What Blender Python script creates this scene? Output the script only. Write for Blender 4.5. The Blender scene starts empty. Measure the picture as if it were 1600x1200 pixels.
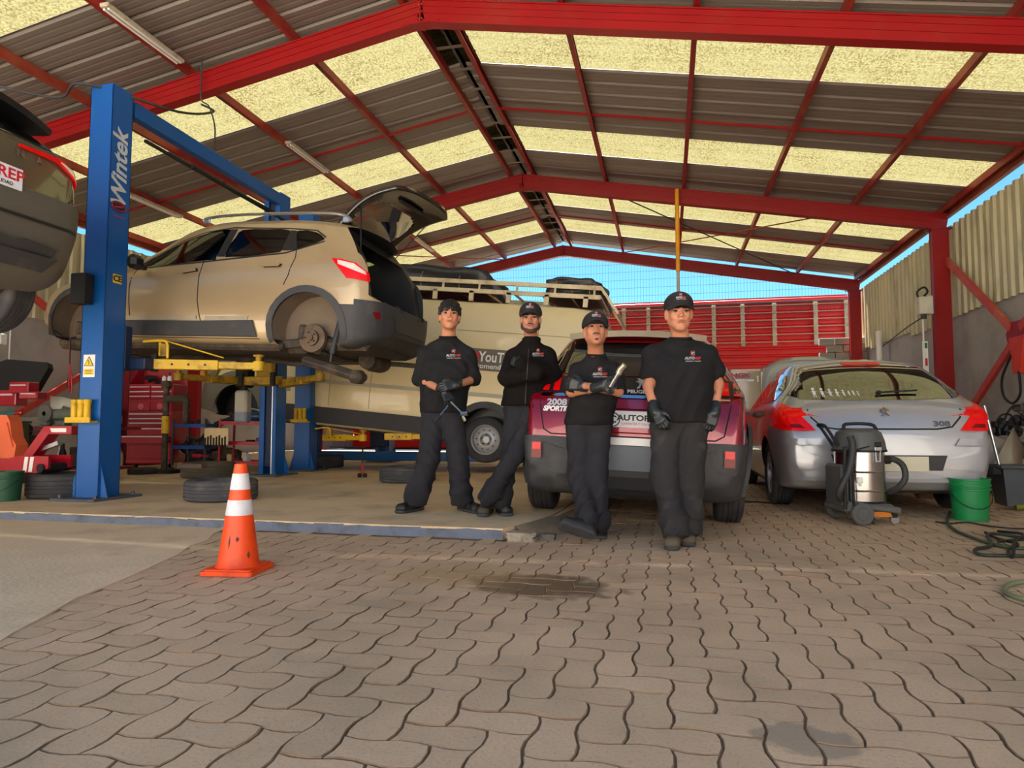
import bpy, bmesh, math, random
import numpy as np
from mathutils import Vector, Matrix
from mathutils.bvhtree import BVHTree

random.seed(7)
SC = bpy.context.scene
COL = SC.collection
PI = math.pi

# ------------------------------------------------------------------ camera
FPX = 1050.0
TH = math.atan(66 / FPX)
PS = math.atan(.2305 * math.cos(TH))
CAM = Vector((0, 0, .78))
CR = Vector((math.cos(PS), math.sin(PS), 0))
CF = Vector((-math.sin(PS) * math.cos(TH), math.cos(PS) * math.cos(TH), math.sin(TH)))
CU = CR.cross(CF)
cam_data = bpy.data.cameras.new('camera')
cam_data.sensor_width = 36
cam_data.lens = FPX / 1600 * 36
cam_data.clip_end = 300
cam = bpy.data.objects.new('camera', cam_data)
COL.objects.link(cam)
cam.matrix_world = Matrix.Translation(CAM) @ Matrix((CR, CU, -CF)).transposed().to_4x4()
SC.camera = cam

# ------------------------------------------------------------------ world, sun, exposure
world = bpy.data.worlds.new('world')
SC.world = world
world.use_nodes = True
wn = world.node_tree.nodes
wl = world.node_tree.links
wn.clear()
w_out = wn.new('ShaderNodeOutputWorld')
w_bg = wn.new('ShaderNodeBackground')
w_sky = wn.new('ShaderNodeTexSky')
w_sky.sky_type = 'NISHITA'
w_sky.sun_disc = False
w_sky.sun_elevation = math.radians(62)
w_sky.sun_rotation = math.radians(-13)
w_sky.altitude = 100
w_sky.air_density = 1.0
w_sky.dust_density = 0.6
w_sky.ozone_density = 1.5
w_hs = wn.new('ShaderNodeHueSaturation')
w_hs.inputs['Saturation'].default_value = 1.05
w_bg.inputs['Strength'].default_value = 0.108
wl.new(w_sky.outputs[0], w_hs.inputs['Color'])
w_tint = wn.new('ShaderNodeMix')
w_tint.data_type = 'RGBA'
w_tint.blend_type = 'MULTIPLY'
w_tint.inputs['Factor'].default_value = 1
w_tint.inputs['B'].default_value = (.50, .96, 1.10, 1)
wl.new(w_hs.outputs[0], w_tint.inputs['A'])
wl.new(w_tint.outputs['Result'], w_bg.inputs[0])
wl.new(w_bg.outputs[0], w_out.inputs[0])

sun_data = bpy.data.lights.new('sun', 'SUN')
sun_data.energy = 24.0
sun_data.angle = math.radians(1.0)
sun_data.color = (1.0, .96, .90)
sun = bpy.data.objects.new('sun', sun_data)
COL.objects.link(sun)
sun.rotation_euler = Vector((-.08, .36, .93)).to_track_quat('Z', 'Y').to_euler()

SC.view_settings.view_transform = 'Standard'
SC.view_settings.look = 'None'
SC.view_settings.gamma = 1
SC.view_settings.use_curve_mapping = False
SC.view_settings.exposure = 0.80
SC.cycles.use_denoising = True
SC.cycles.max_bounces = 10
SC.cycles.diffuse_bounces = 6
SC.cycles.glossy_bounces = 4
SC.cycles.transmission_bounces = 6
SC.cycles.transparent_max_bounces = 8
SC.cycles.sample_clamp_indirect = 8
SC.cycles.caustics_reflective = False
SC.cycles.caustics_refractive = False


# ------------------------------------------------------------------ point helpers
def ray(px, py):
    return CF + CR * ((px - 800) / FPX) + CU * ((600 - py) / FPX)


def P(px, py, cz):
    """world point seen at pixel (px, py) at depth cz metres"""
    return CAM + ray(px, py) * cz


def on(px, py, X=None, Y=None, Z=None):
    d = ray(px, py)
    if X is not None:
        t = (X - CAM.x) / d.x
    elif Y is not None:
        t = (Y - CAM.y) / d.y
    else:
        t = (Z - CAM.z) / d.z
    return CAM + d * t


# ------------------------------------------------------------------ materials
MATS = {}


def mat(name, col, rough=.6, metal=0.0, var=.12, scale=6.0, bump=0.0, bscale=60.0, dirt=None, dscale=2.5,
        damt=.5, coat=0.0, spec=.5, sheen=0.0, stretch=None, emit=0.0, alpha=1.0, trans=0.0, world=False):
    if name in MATS:
        return MATS[name]
    m = bpy.data.materials.new(name)
    MATS[name] = m
    m.use_nodes = True
    nt = m.node_tree
    N, L = nt.nodes, nt.links
    b = N['Principled BSDF']
    b.inputs['Roughness'].default_value = rough
    b.inputs['Metallic'].default_value = metal
    b.inputs['Specular IOR Level'].default_value = spec
    b.inputs['Coat Weight'].default_value = coat
    b.inputs['Coat Roughness'].default_value = .04
    b.inputs['Sheen Weight'].default_value = sheen
    b.inputs['Transmission Weight'].default_value = trans
    b.inputs['Alpha'].default_value = alpha
    if world:
        tc = N.new('ShaderNodeNewGeometry')
        src = tc.outputs['Position']
    else:
        tc = N.new('ShaderNodeTexCoord')
        src = tc.outputs['Object']
    if stretch:
        mp = N.new('ShaderNodeMapping')
        mp.inputs['Scale'].default_value = stretch
        L.new(src, mp.inputs['Vector'])
        src = mp.outputs[0]
    nz = N.new('ShaderNodeTexNoise')
    nz.inputs['Scale'].default_value = scale
    nz.inputs['Detail'].default_value = 6
    L.new(src, nz.inputs['Vector'])
    mx = N.new('ShaderNodeMix')
    mx.data_type = 'RGBA'
    mx.inputs['A'].default_value = (*[max(0, c * (1 - var * 1.6)) for c in col], 1)
    mx.inputs['B'].default_value = (*[min(1, c * (1 + var * 1.6)) for c in col], 1)
    L.new(nz.outputs['Fac'], mx.inputs['Factor'])
    out = mx.outputs['Result']
    if dirt:
        n2 = N.new('ShaderNodeTexNoise')
        n2.inputs['Scale'].default_value = dscale
        n2.inputs['Detail'].default_value = 8
        n2.inputs['Roughness'].default_value = .65
        L.new(src, n2.inputs['Vector'])
        mr = N.new('ShaderNodeMapRange')
        mr.inputs['From Min'].default_value = .62 - damt * .3
        mr.inputs['From Max'].default_value = .80 - damt * .2
        mr.inputs['To Max'].default_value = min(1, .35 + damt)
        L.new(n2.outputs['Fac'], mr.inputs['Value'])
        m2 = N.new('ShaderNodeMix')
        m2.data_type = 'RGBA'
        L.new(mr.outputs[0], m2.inputs['Factor'])
        L.new(out, m2.inputs['A'])
        m2.inputs['B'].default_value = (*dirt, 1)
        out = m2.outputs['Result']
    L.new(out, b.inputs['Base Color'])
    if emit:
        L.new(out, b.inputs['Emission Color'])
        b.inputs['Emission Strength'].default_value = emit
    if bump:
        n3 = N.new('ShaderNodeTexNoise')
        n3.inputs['Scale'].default_value = bscale
        n3.inputs['Detail'].default_value = 5
        L.new(src, n3.inputs['Vector'])
        bp = N.new('ShaderNodeBump')
        bp.inputs['Strength'].default_value = bump
        bp.inputs['Distance'].default_value = .01
        L.new(n3.outputs['Fac'], bp.inputs['Height'])
        L.new(bp.outputs[0], b.inputs['Normal'])
    return m


def sr(r, g, b):
    """sRGB 0-255 to linear"""
    f = lambda c: (c / 255) / 12.92 if c / 255 <= .04045 else ((c / 255 + .055) / 1.055) ** 2.4
    return (f(r), f(g), f(b))


# ------------------------------------------------------------------ mesh builder
class MB:
    def __init__(s):
        s.v = []
        s.f = []
        s.M = Matrix.Identity(4)

    def add(s, vs, fs):
        o = len(s.v)
        M = s.M
        s.v += [tuple(M @ Vector(p)) for p in vs]
        s.f += [tuple(i + o for i in f) for f in fs]
        return s

    def box(s, c, size, rz=0.0, bev=0.0, R=None):
        hx, hy, hz = [q / 2 for q in size]
        T = Matrix.Translation(Vector(c)) @ (R.to_4x4() if R is not None else Matrix.Rotation(rz, 4, 'Z'))
        if bev <= 0:
            vs = [T @ Vector((x, y, z)) for x in (-hx, hx) for y in (-hy, hy) for z in (-hz, hz)]
            return s.add(vs, [(0, 1, 3, 2), (4, 6, 7, 5), (0, 4, 5, 1), (2, 3, 7, 6), (0, 2, 6, 4), (1, 5, 7, 3)])
        b = min(bev, hx * .95, hy * .95, hz * .95)
        vs, idx = [], {}
        for x in (-1, 1):
            for y in (-1, 1):
                for z in (-1, 1):
                    for a in range(3):
                        p = [x * (hx - (b if a != 0 else 0)), y * (hy - (b if a != 1 else 0)), z * (hz - (b if a != 2 else 0))]
                        idx[(x, y, z, a)] = len(vs)
                        vs.append(T @ Vector(p))
        fs = []
        for a in range(3):
            for sg in (-1, 1):
                q = []
                for u, w in ((-1, -1), (-1, 1), (1, 1), (1, -1)):
                    k = [0, 0, 0]
                    k[a] = sg
                    k[(a + 1) % 3] = u
                    k[(a + 2) % 3] = w
                    q.append(idx[(*k, a)])
                fs.append(tuple(q))
        for a in range(3):
            b1, c1 = (a + 1) % 3, (a + 2) % 3
            for u in (-1, 1):
                for w in (-1, 1):
                    k0 = [0, 0, 0]
                    k0[b1] = u
                    k0[c1] = w
                    ka, kb = list(k0), list(k0)
                    ka[a] = -1
                    kb[a] = 1
                    fs.append((idx[(*ka, b1)], idx[(*kb, b1)], idx[(*kb, c1)], idx[(*ka, c1)]))
        for x in (-1, 1):
            for y in (-1, 1):
                for z in (-1, 1):
                    fs.append((idx[(x, y, z, 0)], idx[(x, y, z, 1)], idx[(x, y, z, 2)]))
        return s.add(vs, fs)

    def bar(s, p0, p1, w, h, up=(0, 0, 1), bev=0.0):
        """rectangular bar from p0 to p1, width w sideways, height h along up"""
        p0, p1 = Vector(p0), Vector(p1)
        d = p1 - p0
        L = d.length
        d.normalize()
        side = d.cross(Vector(up))
        if side.length < 1e-4:
            side = d.cross(Vector((1, 0, 0)))
        side.normalize()
        u = side.cross(d)
        R = Matrix((d, side, u)).transposed()
        return s.box((p0 + p1) / 2, (L, w, h), R=R, bev=bev)

    def cyl(s, p0, p1, r0, r1=None, n=16, caps=True):
        r1 = r0 if r1 is None else r1
        return s.tube([p0, p1], [r0, r1], n, caps)

    def tube(s, pts, r, n=8, caps=True, closed=False):
        pts = [Vector(p) for p in pts]
        m = len(pts)
        rs = r if isinstance(r, (list, tuple)) else [r] * m
        vs, fs = [], []
        prev = None
        for i, p in enumerate(pts):
            if closed:
                t = pts[(i + 1) % m] - pts[i - 1]
            else:
                t = pts[min(i + 1, m - 1)] - pts[max(i - 1, 0)]
            if t.length < 1e-9:
                t = Vector((0, 0, 1))
            t.normalize()
            if prev is None:
                a = Vector((0, 0, 1)) if abs(t.z) < .9 else Vector((1, 0, 0))
                u = t.cross(a).normalized()
            else:
                u = prev - t * prev.dot(t)
                u = u.normalized() if u.length > 1e-6 else t.orthogonal().normalized()
            prev = u
            w = t.cross(u)
            for k in range(n):
                a = 2 * PI * k / n
                vs.append(p + (u * math.cos(a) + w * math.sin(a)) * rs[i])
        for i in range(m if closed else m - 1):
            j = (i + 1) % m
            for k in range(n):
                k2 = (k + 1) % n
                fs.append((i * n + k, i * n + k2, j * n + k2, j * n + k))
        if caps and not closed:
            fs.append(tuple(range(n))[::-1])
            fs.append(tuple((m - 1) * n + k for k in range(n)))
        return s.add(vs, fs)

    def lathe(s, prof, c=(0, 0, 0), n=24, R=None, sx=1.0, sy=1.0):
        """prof: list of (r, z); closed where r==0"""
        T = Matrix.Translation(Vector(c)) @ (R.to_4x4() if R is not None else Matrix.Identity(4))
        vs, fs, ring = [], [], []
        for r, z in prof:
            if r < 1e-6:
                ring.append([len(vs)])
                vs.append(T @ Vector((0, 0, z)))
            else:
                ring.append(list(range(len(vs), len(vs) + n)))
                for k in range(n):
                    a = 2 * PI * k / n
                    vs.append(T @ Vector((r * math.cos(a) * sx, r * math.sin(a) * sy, z)))
        for i in range(len(ring) - 1):
            a, b = ring[i], ring[i + 1]
            for k in range(n):
                k2 = (k + 1) % n
                if len(a) == 1 and len(b) == 1:
                    continue
                if len(a) == 1:
                    fs.append((a[0], b[k2], b[k]))
                elif len(b) == 1:
                    fs.append((a[k], a[k2], b[0]))
                else:
                    fs.append((a[k], a[k2], b[k2], b[k]))
        return s.add(vs, fs)

    def prism(s, poly, z0, z1, T=None):
        """poly: list of (x,y), extruded z0..z1, placed by matrix T"""
        T = T or Matrix.Identity(4)
        n = len(poly)
        vs = [T @ Vector((x, y, z0)) for x, y in poly] + [T @ Vector((x, y, z1)) for x, y in poly]
        fs = [tuple(range(n))[::-1], tuple(range(n, 2 * n))]
        fs += [(i, (i + 1) % n, (i + 1) % n + n, i + n) for i in range(n)]
        return s.add(vs, fs)

    def ball(s, c, r, n=12, sc=(1, 1, 1), R=None):
        m = max(4, n // 2)
        prof = [(math.sin(PI * i / m), -math.cos(PI * i / m)) for i in range(m + 1)]
        prof = [(0 if i in (0, m) else q[0], q[1]) for i, q in enumerate(prof)]
        S = Matrix.Diagonal((r * sc[0], r * sc[1], r * sc[2]))
        RR = (R.to_3x3() if R is not None else Matrix.Identity(3)) @ S
        return s.lathe(prof, c, n, R=RR)

    def build(s, name, m, parent=None, smooth=35, off=None, recalc=True, solid=0):
        me = bpy.data.meshes.new(name)
        if off is not None:
            o_ = Vector(off)
            s.v = [tuple(Vector(p) - o_) for p in s.v]
        me.from_pydata(s.v, [], s.f)
        if recalc:
            bm = bmesh.new()
            bm.from_mesh(me)
            bmesh.ops.recalc_face_normals(bm, faces=bm.faces)
            bm.to_mesh(me)
            bm.free()
        if smooth:
            me.shade_smooth()
            me.set_sharp_from_angle(angle=math.radians(smooth))
        if m is not None:
            me.materials.append(m)
        return link(name, me, parent)


def link(name, me, parent=None):
    o = bpy.data.objects.new(name, me)
    COL.objects.link(o)
    if parent is not None:
        o.parent = parent
    return o


def tag(o, label=None, cat=None, group=None, kind=None):
    if label:
        o['label'] = label
    if cat:
        o['category'] = cat
    if group:
        o['group'] = group
    if kind:
        o['kind'] = kind
    return o


def thing(name, label, cat, loc=(0, 0, 0), rz=0.0, group=None, rot=None):
    o = bpy.data.objects.new(name, None)
    COL.objects.link(o)
    o.empty_display_size = .1
    o.location = loc
    o.rotation_euler = rot if rot is not None else (0, 0, rz)
    return tag(o, label, cat, group)


def struct(name, loc=(0, 0, 0), label=None):
    o = bpy.data.objects.new(name, None)
    COL.objects.link(o)
    o.location = loc
    return tag(o, label, kind='structure')


def copy_tree(o, parent=None):
    c = o.copy()
    COL.objects.link(c)
    if parent is not None:
        c.parent = parent
    for ch in o.children:
        copy_tree(ch, c)
    return c


def xf(loc=(0, 0, 0), rot=(0, 0, 0)):
    from mathutils import Euler
    return Matrix.Translation(Vector(loc)) @ Euler(rot).to_matrix().to_4x4()


def smooth_closed(poly, k=4):
    n = len(poly)
    out = []
    for i in range(n):
        p0, p1, p2, p3 = [Vector(poly[(i + q) % n]) for q in (-1, 0, 1, 2)]
        for j in range(k):
            t = j / k
            out.append(.5 * ((2 * p1) + (p2 - p0) * t + (2 * p0 - 5 * p1 + 4 * p2 - p3) * t * t + (3 * p1 - p0 - 3 * p2 + p3) * t ** 3))
    return [tuple(p) for p in out]


def smooth_open(pts, k=4):
    pts = [Vector(p) for p in pts]
    n = len(pts)
    out = []
    for i in range(n - 1):
        p0, p1, p2, p3 = pts[max(i - 1, 0)], pts[i], pts[i + 1], pts[min(i + 2, n - 1)]
        for j in range(k):
            t = j / k
            out.append(.5 * ((2 * p1) + (p2 - p0) * t + (2 * p0 - 5 * p1 + 4 * p2 - p3) * t * t + (3 * p1 - p0 - 3 * p2 + p3) * t ** 3))
    out.append(pts[-1])
    return [tuple(p) for p in out]


def text_mesh(txt, size=1.0, shear=0.0, bold=0.0, extr=0.0, align='CENTER', sx=1.0):
    cu = bpy.data.curves.new('lettering', 'FONT')
    cu.body = txt
    cu.size = size
    cu.shear = shear
    cu.offset = bold
    cu.extrude = extr
    cu.align_x = align
    cu.align_y = 'CENTER'
    cu.resolution_u = 3
    ob = bpy.data.objects.new('lettering', cu)
    COL.objects.link(ob)
    dg = bpy.context.evaluated_depsgraph_get()
    dg.update()
    me = bpy.data.meshes.new_from_object(ob.evaluated_get(dg))
    COL.objects.unlink(ob)
    bpy.data.objects.remove(ob)
    if sx != 1.0:
        for v in me.vertices:
            v.co.x *= sx
    return me


def lettering(txt, T, size, m, parent=None, shear=0.0, bold=0.0, extr=.001, bvh=None, ndir=None, off=.003, name='lettering', sx=1.0):
    """text in the xy plane of matrix T; with bvh it is draped along ndir"""
    me = text_mesh(txt, size, shear, bold, 0 if bvh else extr, sx=sx)
    me.transform(T)
    if bvh:
        drape(me, bvh, ndir, off)
    me.materials.clear()
    me.materials.append(m)
    return link(name, me, parent)


def drape(me, bvh, d, off):
    d = Vector(d).normalized()
    for v in me.vertices:
        o = v.co - d * 1.5
        h = bvh.ray_cast(o, d, 4)
        if h[0] is not None:
            v.co = h[0] - d * off
        else:
            h = bvh.find_nearest(v.co)
            if h[0] is not None:
                v.co = h[0] + h[1] * off


def patch(bvh, poly, T, m, name, parent, off=.004, thick=.006, step=.05, smooth=60):
    """conformal plate: poly (u,v) in the xy plane of T, projected along T's -z onto bvh (T's z points away from surface)"""
    bm = bmesh.new()
    vs = [bm.verts.new((p[0], p[1], 0)) for p in poly]
    bm.faces.new(vs)
    us = [p[0] for p in poly]
    ws = [p[1] for p in poly]
    for a, (lo, hi) in enumerate(((min(us), max(us)), (min(ws), max(ws)))):
        n = max(1, int((hi - lo) / step))
        for i in range(1, n):
            c = [0, 0, 0]
            c[a] = lo + (hi - lo) * i / n
            nn = [0, 0, 0]
            nn[a] = 1
            bmesh.ops.bisect_plane(bm, geom=bm.verts[:] + bm.edges[:] + bm.faces[:], plane_co=c, plane_no=nn)
    T3 = T.to_3x3()
    d = -(T3 @ Vector((0, 0, 1))).normalized()
    hits = []
    for v in bm.verts:
        w = T @ v.co
        h = bvh.ray_cast(w - d * 1.5, d, 4)
        if h[0] is None:
            q = bvh.find_nearest(w)
            w2 = q[0] + q[1] * off
        else:
            w2 = h[0] - d * off
        v.co = w2
    bmesh.ops.recalc_face_normals(bm, faces=bm.faces)
    bm.normal_update()
    s = sum((f.normal.dot(d) * f.calc_area() for f in bm.faces))
    if s > 0:
        bmesh.ops.reverse_faces(bm, faces=bm.faces)
    r = bmesh.ops.extrude_face_region(bm, geom=bm.faces[:])
    nv = [g for g in r['geom'] if isinstance(g, bmesh.types.BMVert)]
    for v in nv:
        v.co -= d * thick
    me = bpy.data.meshes.new(name)
    bmesh.ops.recalc_face_normals(bm, faces=bm.faces)
    bm.to_mesh(me)
    bm.free()
    me.shade_smooth()
    me.set_sharp_from_angle(angle=math.radians(smooth))
    me.materials.append(m)
    return link(name, me, parent)


def bvh_of(me_or_mb):
    if isinstance(me_or_mb, MB):
        return BVHTree.FromPolygons(me_or_mb.v, me_or_mb.f)
    me = me_or_mb
    return BVHTree.FromPolygons([v.co.copy() for v in me.vertices], [tuple(p.vertices) for p in me.polygons])


def bool_cut(o, cutters):
    """subtracts the cutters one by one; a cut that collapses the body is retried slightly shifted"""
    n0 = len(o.data.polygons)
    for c in cutters:
        old = o.data
        for k, sh in enumerate((0, .0013, -.0021, .0037)):
            c.location = (sh, 0, sh * .7)
            md = o.modifiers.new('cut', 'BOOLEAN')
            md.operation = 'DIFFERENCE'
            md.solver = 'EXACT'
            md.object = c
            md.use_self = k in (1, 3)
            md.use_hole_tolerant = k > 1
            dg = bpy.context.evaluated_depsgraph_get()
            dg.update()
            me = bpy.data.meshes.new_from_object(o.evaluated_get(dg))
            o.modifiers.clear()
            if len(me.polygons) > n0 * .5:
                o.data = me
                break
        bpy.data.objects.remove(c)
    return o.data
# ================================================================== STRUCTURE
XR, XL, XE, XW = -2.95, -11.05, 5.15, 5.28      # ridge, left eave, right eave, right wall
ZRB = 6.16                                       # top of rafters at ridge
SL = .179
FY = [7.75, 7.75, 13.8, 19.62]


def zroof(x):
    return ZRB - SL * abs(x - XR)


M_red = mat('red_paint', sr(146, 16, 19), .42, var=.10, scale=1.3, dirt=sr(140, 50, 32), dscale=1.6, damt=.3, spec=.4)
M_red2 = mat('red_paint_purlin', sr(142, 32, 28), .5, var=.15, scale=1.5, dirt=sr(170, 92, 60), dscale=1.2, damt=.5)
M_metal_sheet = mat('galvanised_roof_sheet', sr(130, 121, 112), .55, .25, var=.12, scale=2.2, stretch=(.3, 2, 1), dirt=sr(120, 102, 90), dscale=1.4, damt=.3)
M_wall_sheet = mat('weathered_wall_sheet', sr(196, 188, 152), .5, .1, var=.14, scale=2, stretch=(1, 3, .4), dirt=sr(120, 108, 84), dscale=1.8, damt=.4)
M_plaster = mat('grey_rendered_wall', sr(172, 168, 166), .85, var=.08, scale=1.2, bump=.15, bscale=30, dirt=sr(134, 126, 116), dscale=.9, damt=.35)
M_conc = mat('slab_concrete', sr(226, 200, 160), .8, var=.10, scale=2.2, bump=.25, bscale=45, dirt=sr(160, 134, 100), dscale=1.3, damt=.35, world=True)
M_apron = mat('apron_concrete', sr(232, 206, 170), .85, var=.10, scale=2.0, bump=.3, bscale=40, dirt=sr(178, 154, 124), dscale=1.6, damt=.3, world=True)
M_kerb = mat('grey_blue_painted_kerb', sr(112, 120, 136), .8, var=.15, scale=14, bump=.5, bscale=50, dirt=sr(66, 60, 54), dscale=7, damt=.42, world=True)
M_fillmortar = mat('mortar_ramp', sr(160, 140, 112), .9, var=.12, scale=8, bump=.5, bscale=35, dirt=sr(110, 92, 74), dscale=4, damt=.4, world=True)


def paver_material():
    m = bpy.data.materials.new('paver_concrete')
    m.use_nodes = True
    N, L = m.node_tree.nodes, m.node_tree.links
    b = N['Principled BSDF']
    b.inputs['Roughness'].default_value = .8
    g = N.new('ShaderNodeNewGeometry')
    oi = N.new('ShaderNodeObjectInfo')
    pos = g.outputs['Position']

    def noise(sc, det=6, rough=.55):
        n = N.new('ShaderNodeTexNoise')
        n.inputs['Scale'].default_value = sc
        n.inputs['Detail'].default_value = det
        n.inputs['Roughness'].default_value = rough
        L.new(pos, n.inputs['Vector'])
        return n.outputs['Fac']

    def mix(f, a, c, amt=None):
        x = N.new('ShaderNodeMix')
        x.data_type = 'RGBA'
        if isinstance(f, float):
            x.inputs['Factor'].default_value = f
        else:
            L.new(f, x.inputs['Factor'])
        for k, q in (('A', a), ('B', c)):
            if isinstance(q, tuple):
                x.inputs[k].default_value = (*q, 1)
            else:
                L.new(q, x.inputs[k])
        return x.outputs['Result']

    def ramp(v, lo, hi, a=0.0, c=1.0):
        r = N.new('ShaderNodeMapRange')
        r.inputs['From Min'].default_value = lo
        r.inputs['From Max'].default_value = hi
        r.inputs['To Min'].default_value = a
        r.inputs['To Max'].default_value = c
        L.new(v, r.inputs['Value'])
        return r.outputs[0]

    def blob(x, y, rx, ry, edge):
        """stain of its own shape around a world point"""
        mp = N.new('ShaderNodeMapping')
        mp.vector_type = 'POINT'
        mp.inputs['Location'].default_value = (-x / rx, -y / ry, 0)
        mp.inputs['Scale'].default_value = (1 / rx, 1 / ry, 0)
        L.new(pos, mp.inputs['Vector'])
        ln = N.new('ShaderNodeVectorMath')
        ln.operation = 'LENGTH'
        L.new(mp.outputs[0], ln.inputs[0])
        ad = N.new('ShaderNodeMath')
        ad.operation = 'ADD'
        L.new(ln.outputs['Value'], ad.inputs[0])
        n = noise(9, 5)
        ml = N.new('ShaderNodeMath')
        ml.operation = 'MULTIPLY_ADD'
        ml.inputs[1].default_value = 1.3
        ml.inputs[2].default_value = -.65
        L.new(n, ml.inputs[0])
        L.new(ml.outputs[0], ad.inputs[1])
        return ramp(ad.outputs[0], 1.0, 1.0 - edge)

    c = mix(noise(3.2, 8), sr(206, 174, 140), sr(236, 202, 164))
    c = mix(ramp(oi.outputs['Random'], 0, 1, 0, .30), c, sr(176, 154, 124))
    vr = N.new('ShaderNodeVertexColor')
    vr.layer_name = 'tone'
    c = mix(ramp(noise(1.3, 6), .48, .66, 0, .6), c, sr(170, 150, 122))
    c = mix(ramp(noise(1.7, 6, .7), .56, .74, 0, .5), c, sr(218, 182, 144))
    c = mix(ramp(noise(90, 6, .75), .52, .70, 0, .45), c, sr(124, 102, 80))
    wet = blob(-.62, 3.3, .42, .28, .35)
    c = mix(ramp(wet, 0, 1, 0, .8), c, sr(88, 66, 46))
    c = mix(ramp(blob(-1.08, 3.45, .5, .35, .8), 0, 1, 0, .75), c, sr(186, 152, 98))
    grey = blob(.33, 1.85, .14, .10, .2)
    c = mix(ramp(grey, 0, 1, 0, .6), c, sr(132, 124, 110))
    L.new(c, b.inputs['Base Color'])
    L.new(ramp(wet, 0, 1, .8, .45), b.inputs['Roughness'])
    bp = N.new('ShaderNodeBump')
    bp.inputs['Strength'].default_value = .5
    bp.inputs['Distance'].default_value = .004
    L.new(noise(70, 8, .7), bp.inputs['Height'])
    L.new(bp.outputs[0], b.inputs['Normal'])
    return m


M_paver = paver_material()
M_sand = mat('joint_sand', sr(128, 100, 74), .95, var=.2, scale=20, bump=.5, bscale=120, dirt=sr(72, 54, 38), dscale=2, damt=.45, world=True)
M_outside = mat('outside_paving', sr(196, 186, 174), .9, var=.1, scale=1.2, bump=.2, bscale=20, world=True)

# ---- floor: sand bed, then the paving stones as its parts
W = .115
APB = [(-3.30, 4.58), (-2.42, 2.10), (-1.9, .6)]


def left_of_apron(x, y):
    for (x0, y0), (x1, y1) in zip(APB[:-1], APB[1:]):
        if y1 <= y <= y0:
            t = (y - y1) / (y0 - y1)
            return x < x1 + (x0 - x1) * t - .05
    return x < -3.35 if y > 4.5 else x < -1.9


mb = MB()
mb.box((1.0, 10.5, -.0555), (8.6, 25.2, .1))
floor = mb.build('floor', M_sand, smooth=0)
tag(floor, 'sand bed under the interlocking concrete paving of the workshop floor', kind='structure')


def paver_outline(kind, a=.0085):
    """kind 0: lies along x from (0,0) to (2,1); kind 1: lies along y. Returns the outline in cell units, wiggles shared with the neighbours"""
    def edge(i, j, ax, rev):
        s = 1 if (i + j + kind) % 2 == 0 else -1
        pts = []
        for t in (0, .3, .7):
            t2 = 1 - t if rev else t
            d = a / W * s * (1 if 0 < t < 1 else 0)
            pts.append((i + t2, j + d) if ax == 0 else (i + d, j + t2))
        return pts
    if kind == 0:
        path = edge(0, 0, 0, 0) + edge(1, 0, 0, 0) + edge(2, 0, 1, 0) + edge(1, 1, 0, 1) + edge(0, 1, 0, 1) + edge(0, 0, 1, 1)
    else:
        path = edge(0, 0, 0, 0) + edge(1, 0, 1, 0) + edge(1, 1, 1, 0) + edge(0, 2, 0, 1) + edge(0, 1, 1, 1) + edge(0, 0, 1, 1)
    return path


def paver_geo(kind, parity, gap=.0025):
    path = paver_outline(kind)
    if parity:                                         # odd cells wiggle the other way
        path = [(x, y) for x, y in path]
    cx, cy = (1, .5) if kind == 0 else (.5, 1)
    vs = []
    n = len(path)
    hx, hy = (1 - .0 if kind == 0 else .5), (.5 if kind == 0 else 1)
    for inset, z in ((gap + .0025, 0), (gap, -.0025), (gap, -.022)):
        for x, y in path:
            dx, dy = (x - cx) * W, (y - cy) * W
            sx = 1 - inset / (hx * W)
            sy = 1 - inset / (hy * W)
            vs.append((dx * sx, dy * sy, z))
    fs = [tuple(range(n))]
    for r in range(2):
        for i in range(n):
            j = (i + 1) % n
            fs.append((r * n + i, (r + 1) * n + i, (r + 1) * n + j, r * n + j))
    return vs, fs


PG = {k: paver_geo(k, 0) for k in (0, 1)}
pm = {}
M_pedge = mat('dark_paver_edge', sr(152, 124, 96), .95, var=.25, scale=9, dirt=sr(92, 72, 54), dscale=1.4, damt=.5, world=True)  # paver edges set darker than the paver tops
for k in (0, 1):
    me = bpy.data.meshes.new('paver')
    me.from_pydata(PG[k][0], [], PG[k][1])
    me.materials.append(M_paver)
    me.materials.append(M_pedge)
    for p in me.polygons:
        p.material_index = 0 if len(p.vertices) > 4 else 1
    pm[k] = me
cells = []
for i in range(-34, 46):
    for j in range(2, 92):
        k = (i - j) % 4
        if k == 0:
            kind, cx, cy = 0, (i + 1) * W, (j + .5) * W
        elif k == 3:
            kind, cx, cy = 1, (i + .5) * W, (j + 1) * W
        else:
            continue
        if left_of_apron(cx, cy):
            continue
        if cy > 4.5 and cx < -1.02 - .0 * cy and cy > 4.5:
            continue
        d = Vector((cx, cy, 0)) - CAM
        z = d.dot(CF)
        if z < .5:
            continue
        px = 800 + FPX * d.dot(CR) / z
        py = 600 - FPX * d.dot(CU) / z
        vis = -40 < px < 1640 and py < 1225
        cells.append((z if vis else 99 + z, kind, cx, cy))
cells.sort()
big_v, big_f = [], []
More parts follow.
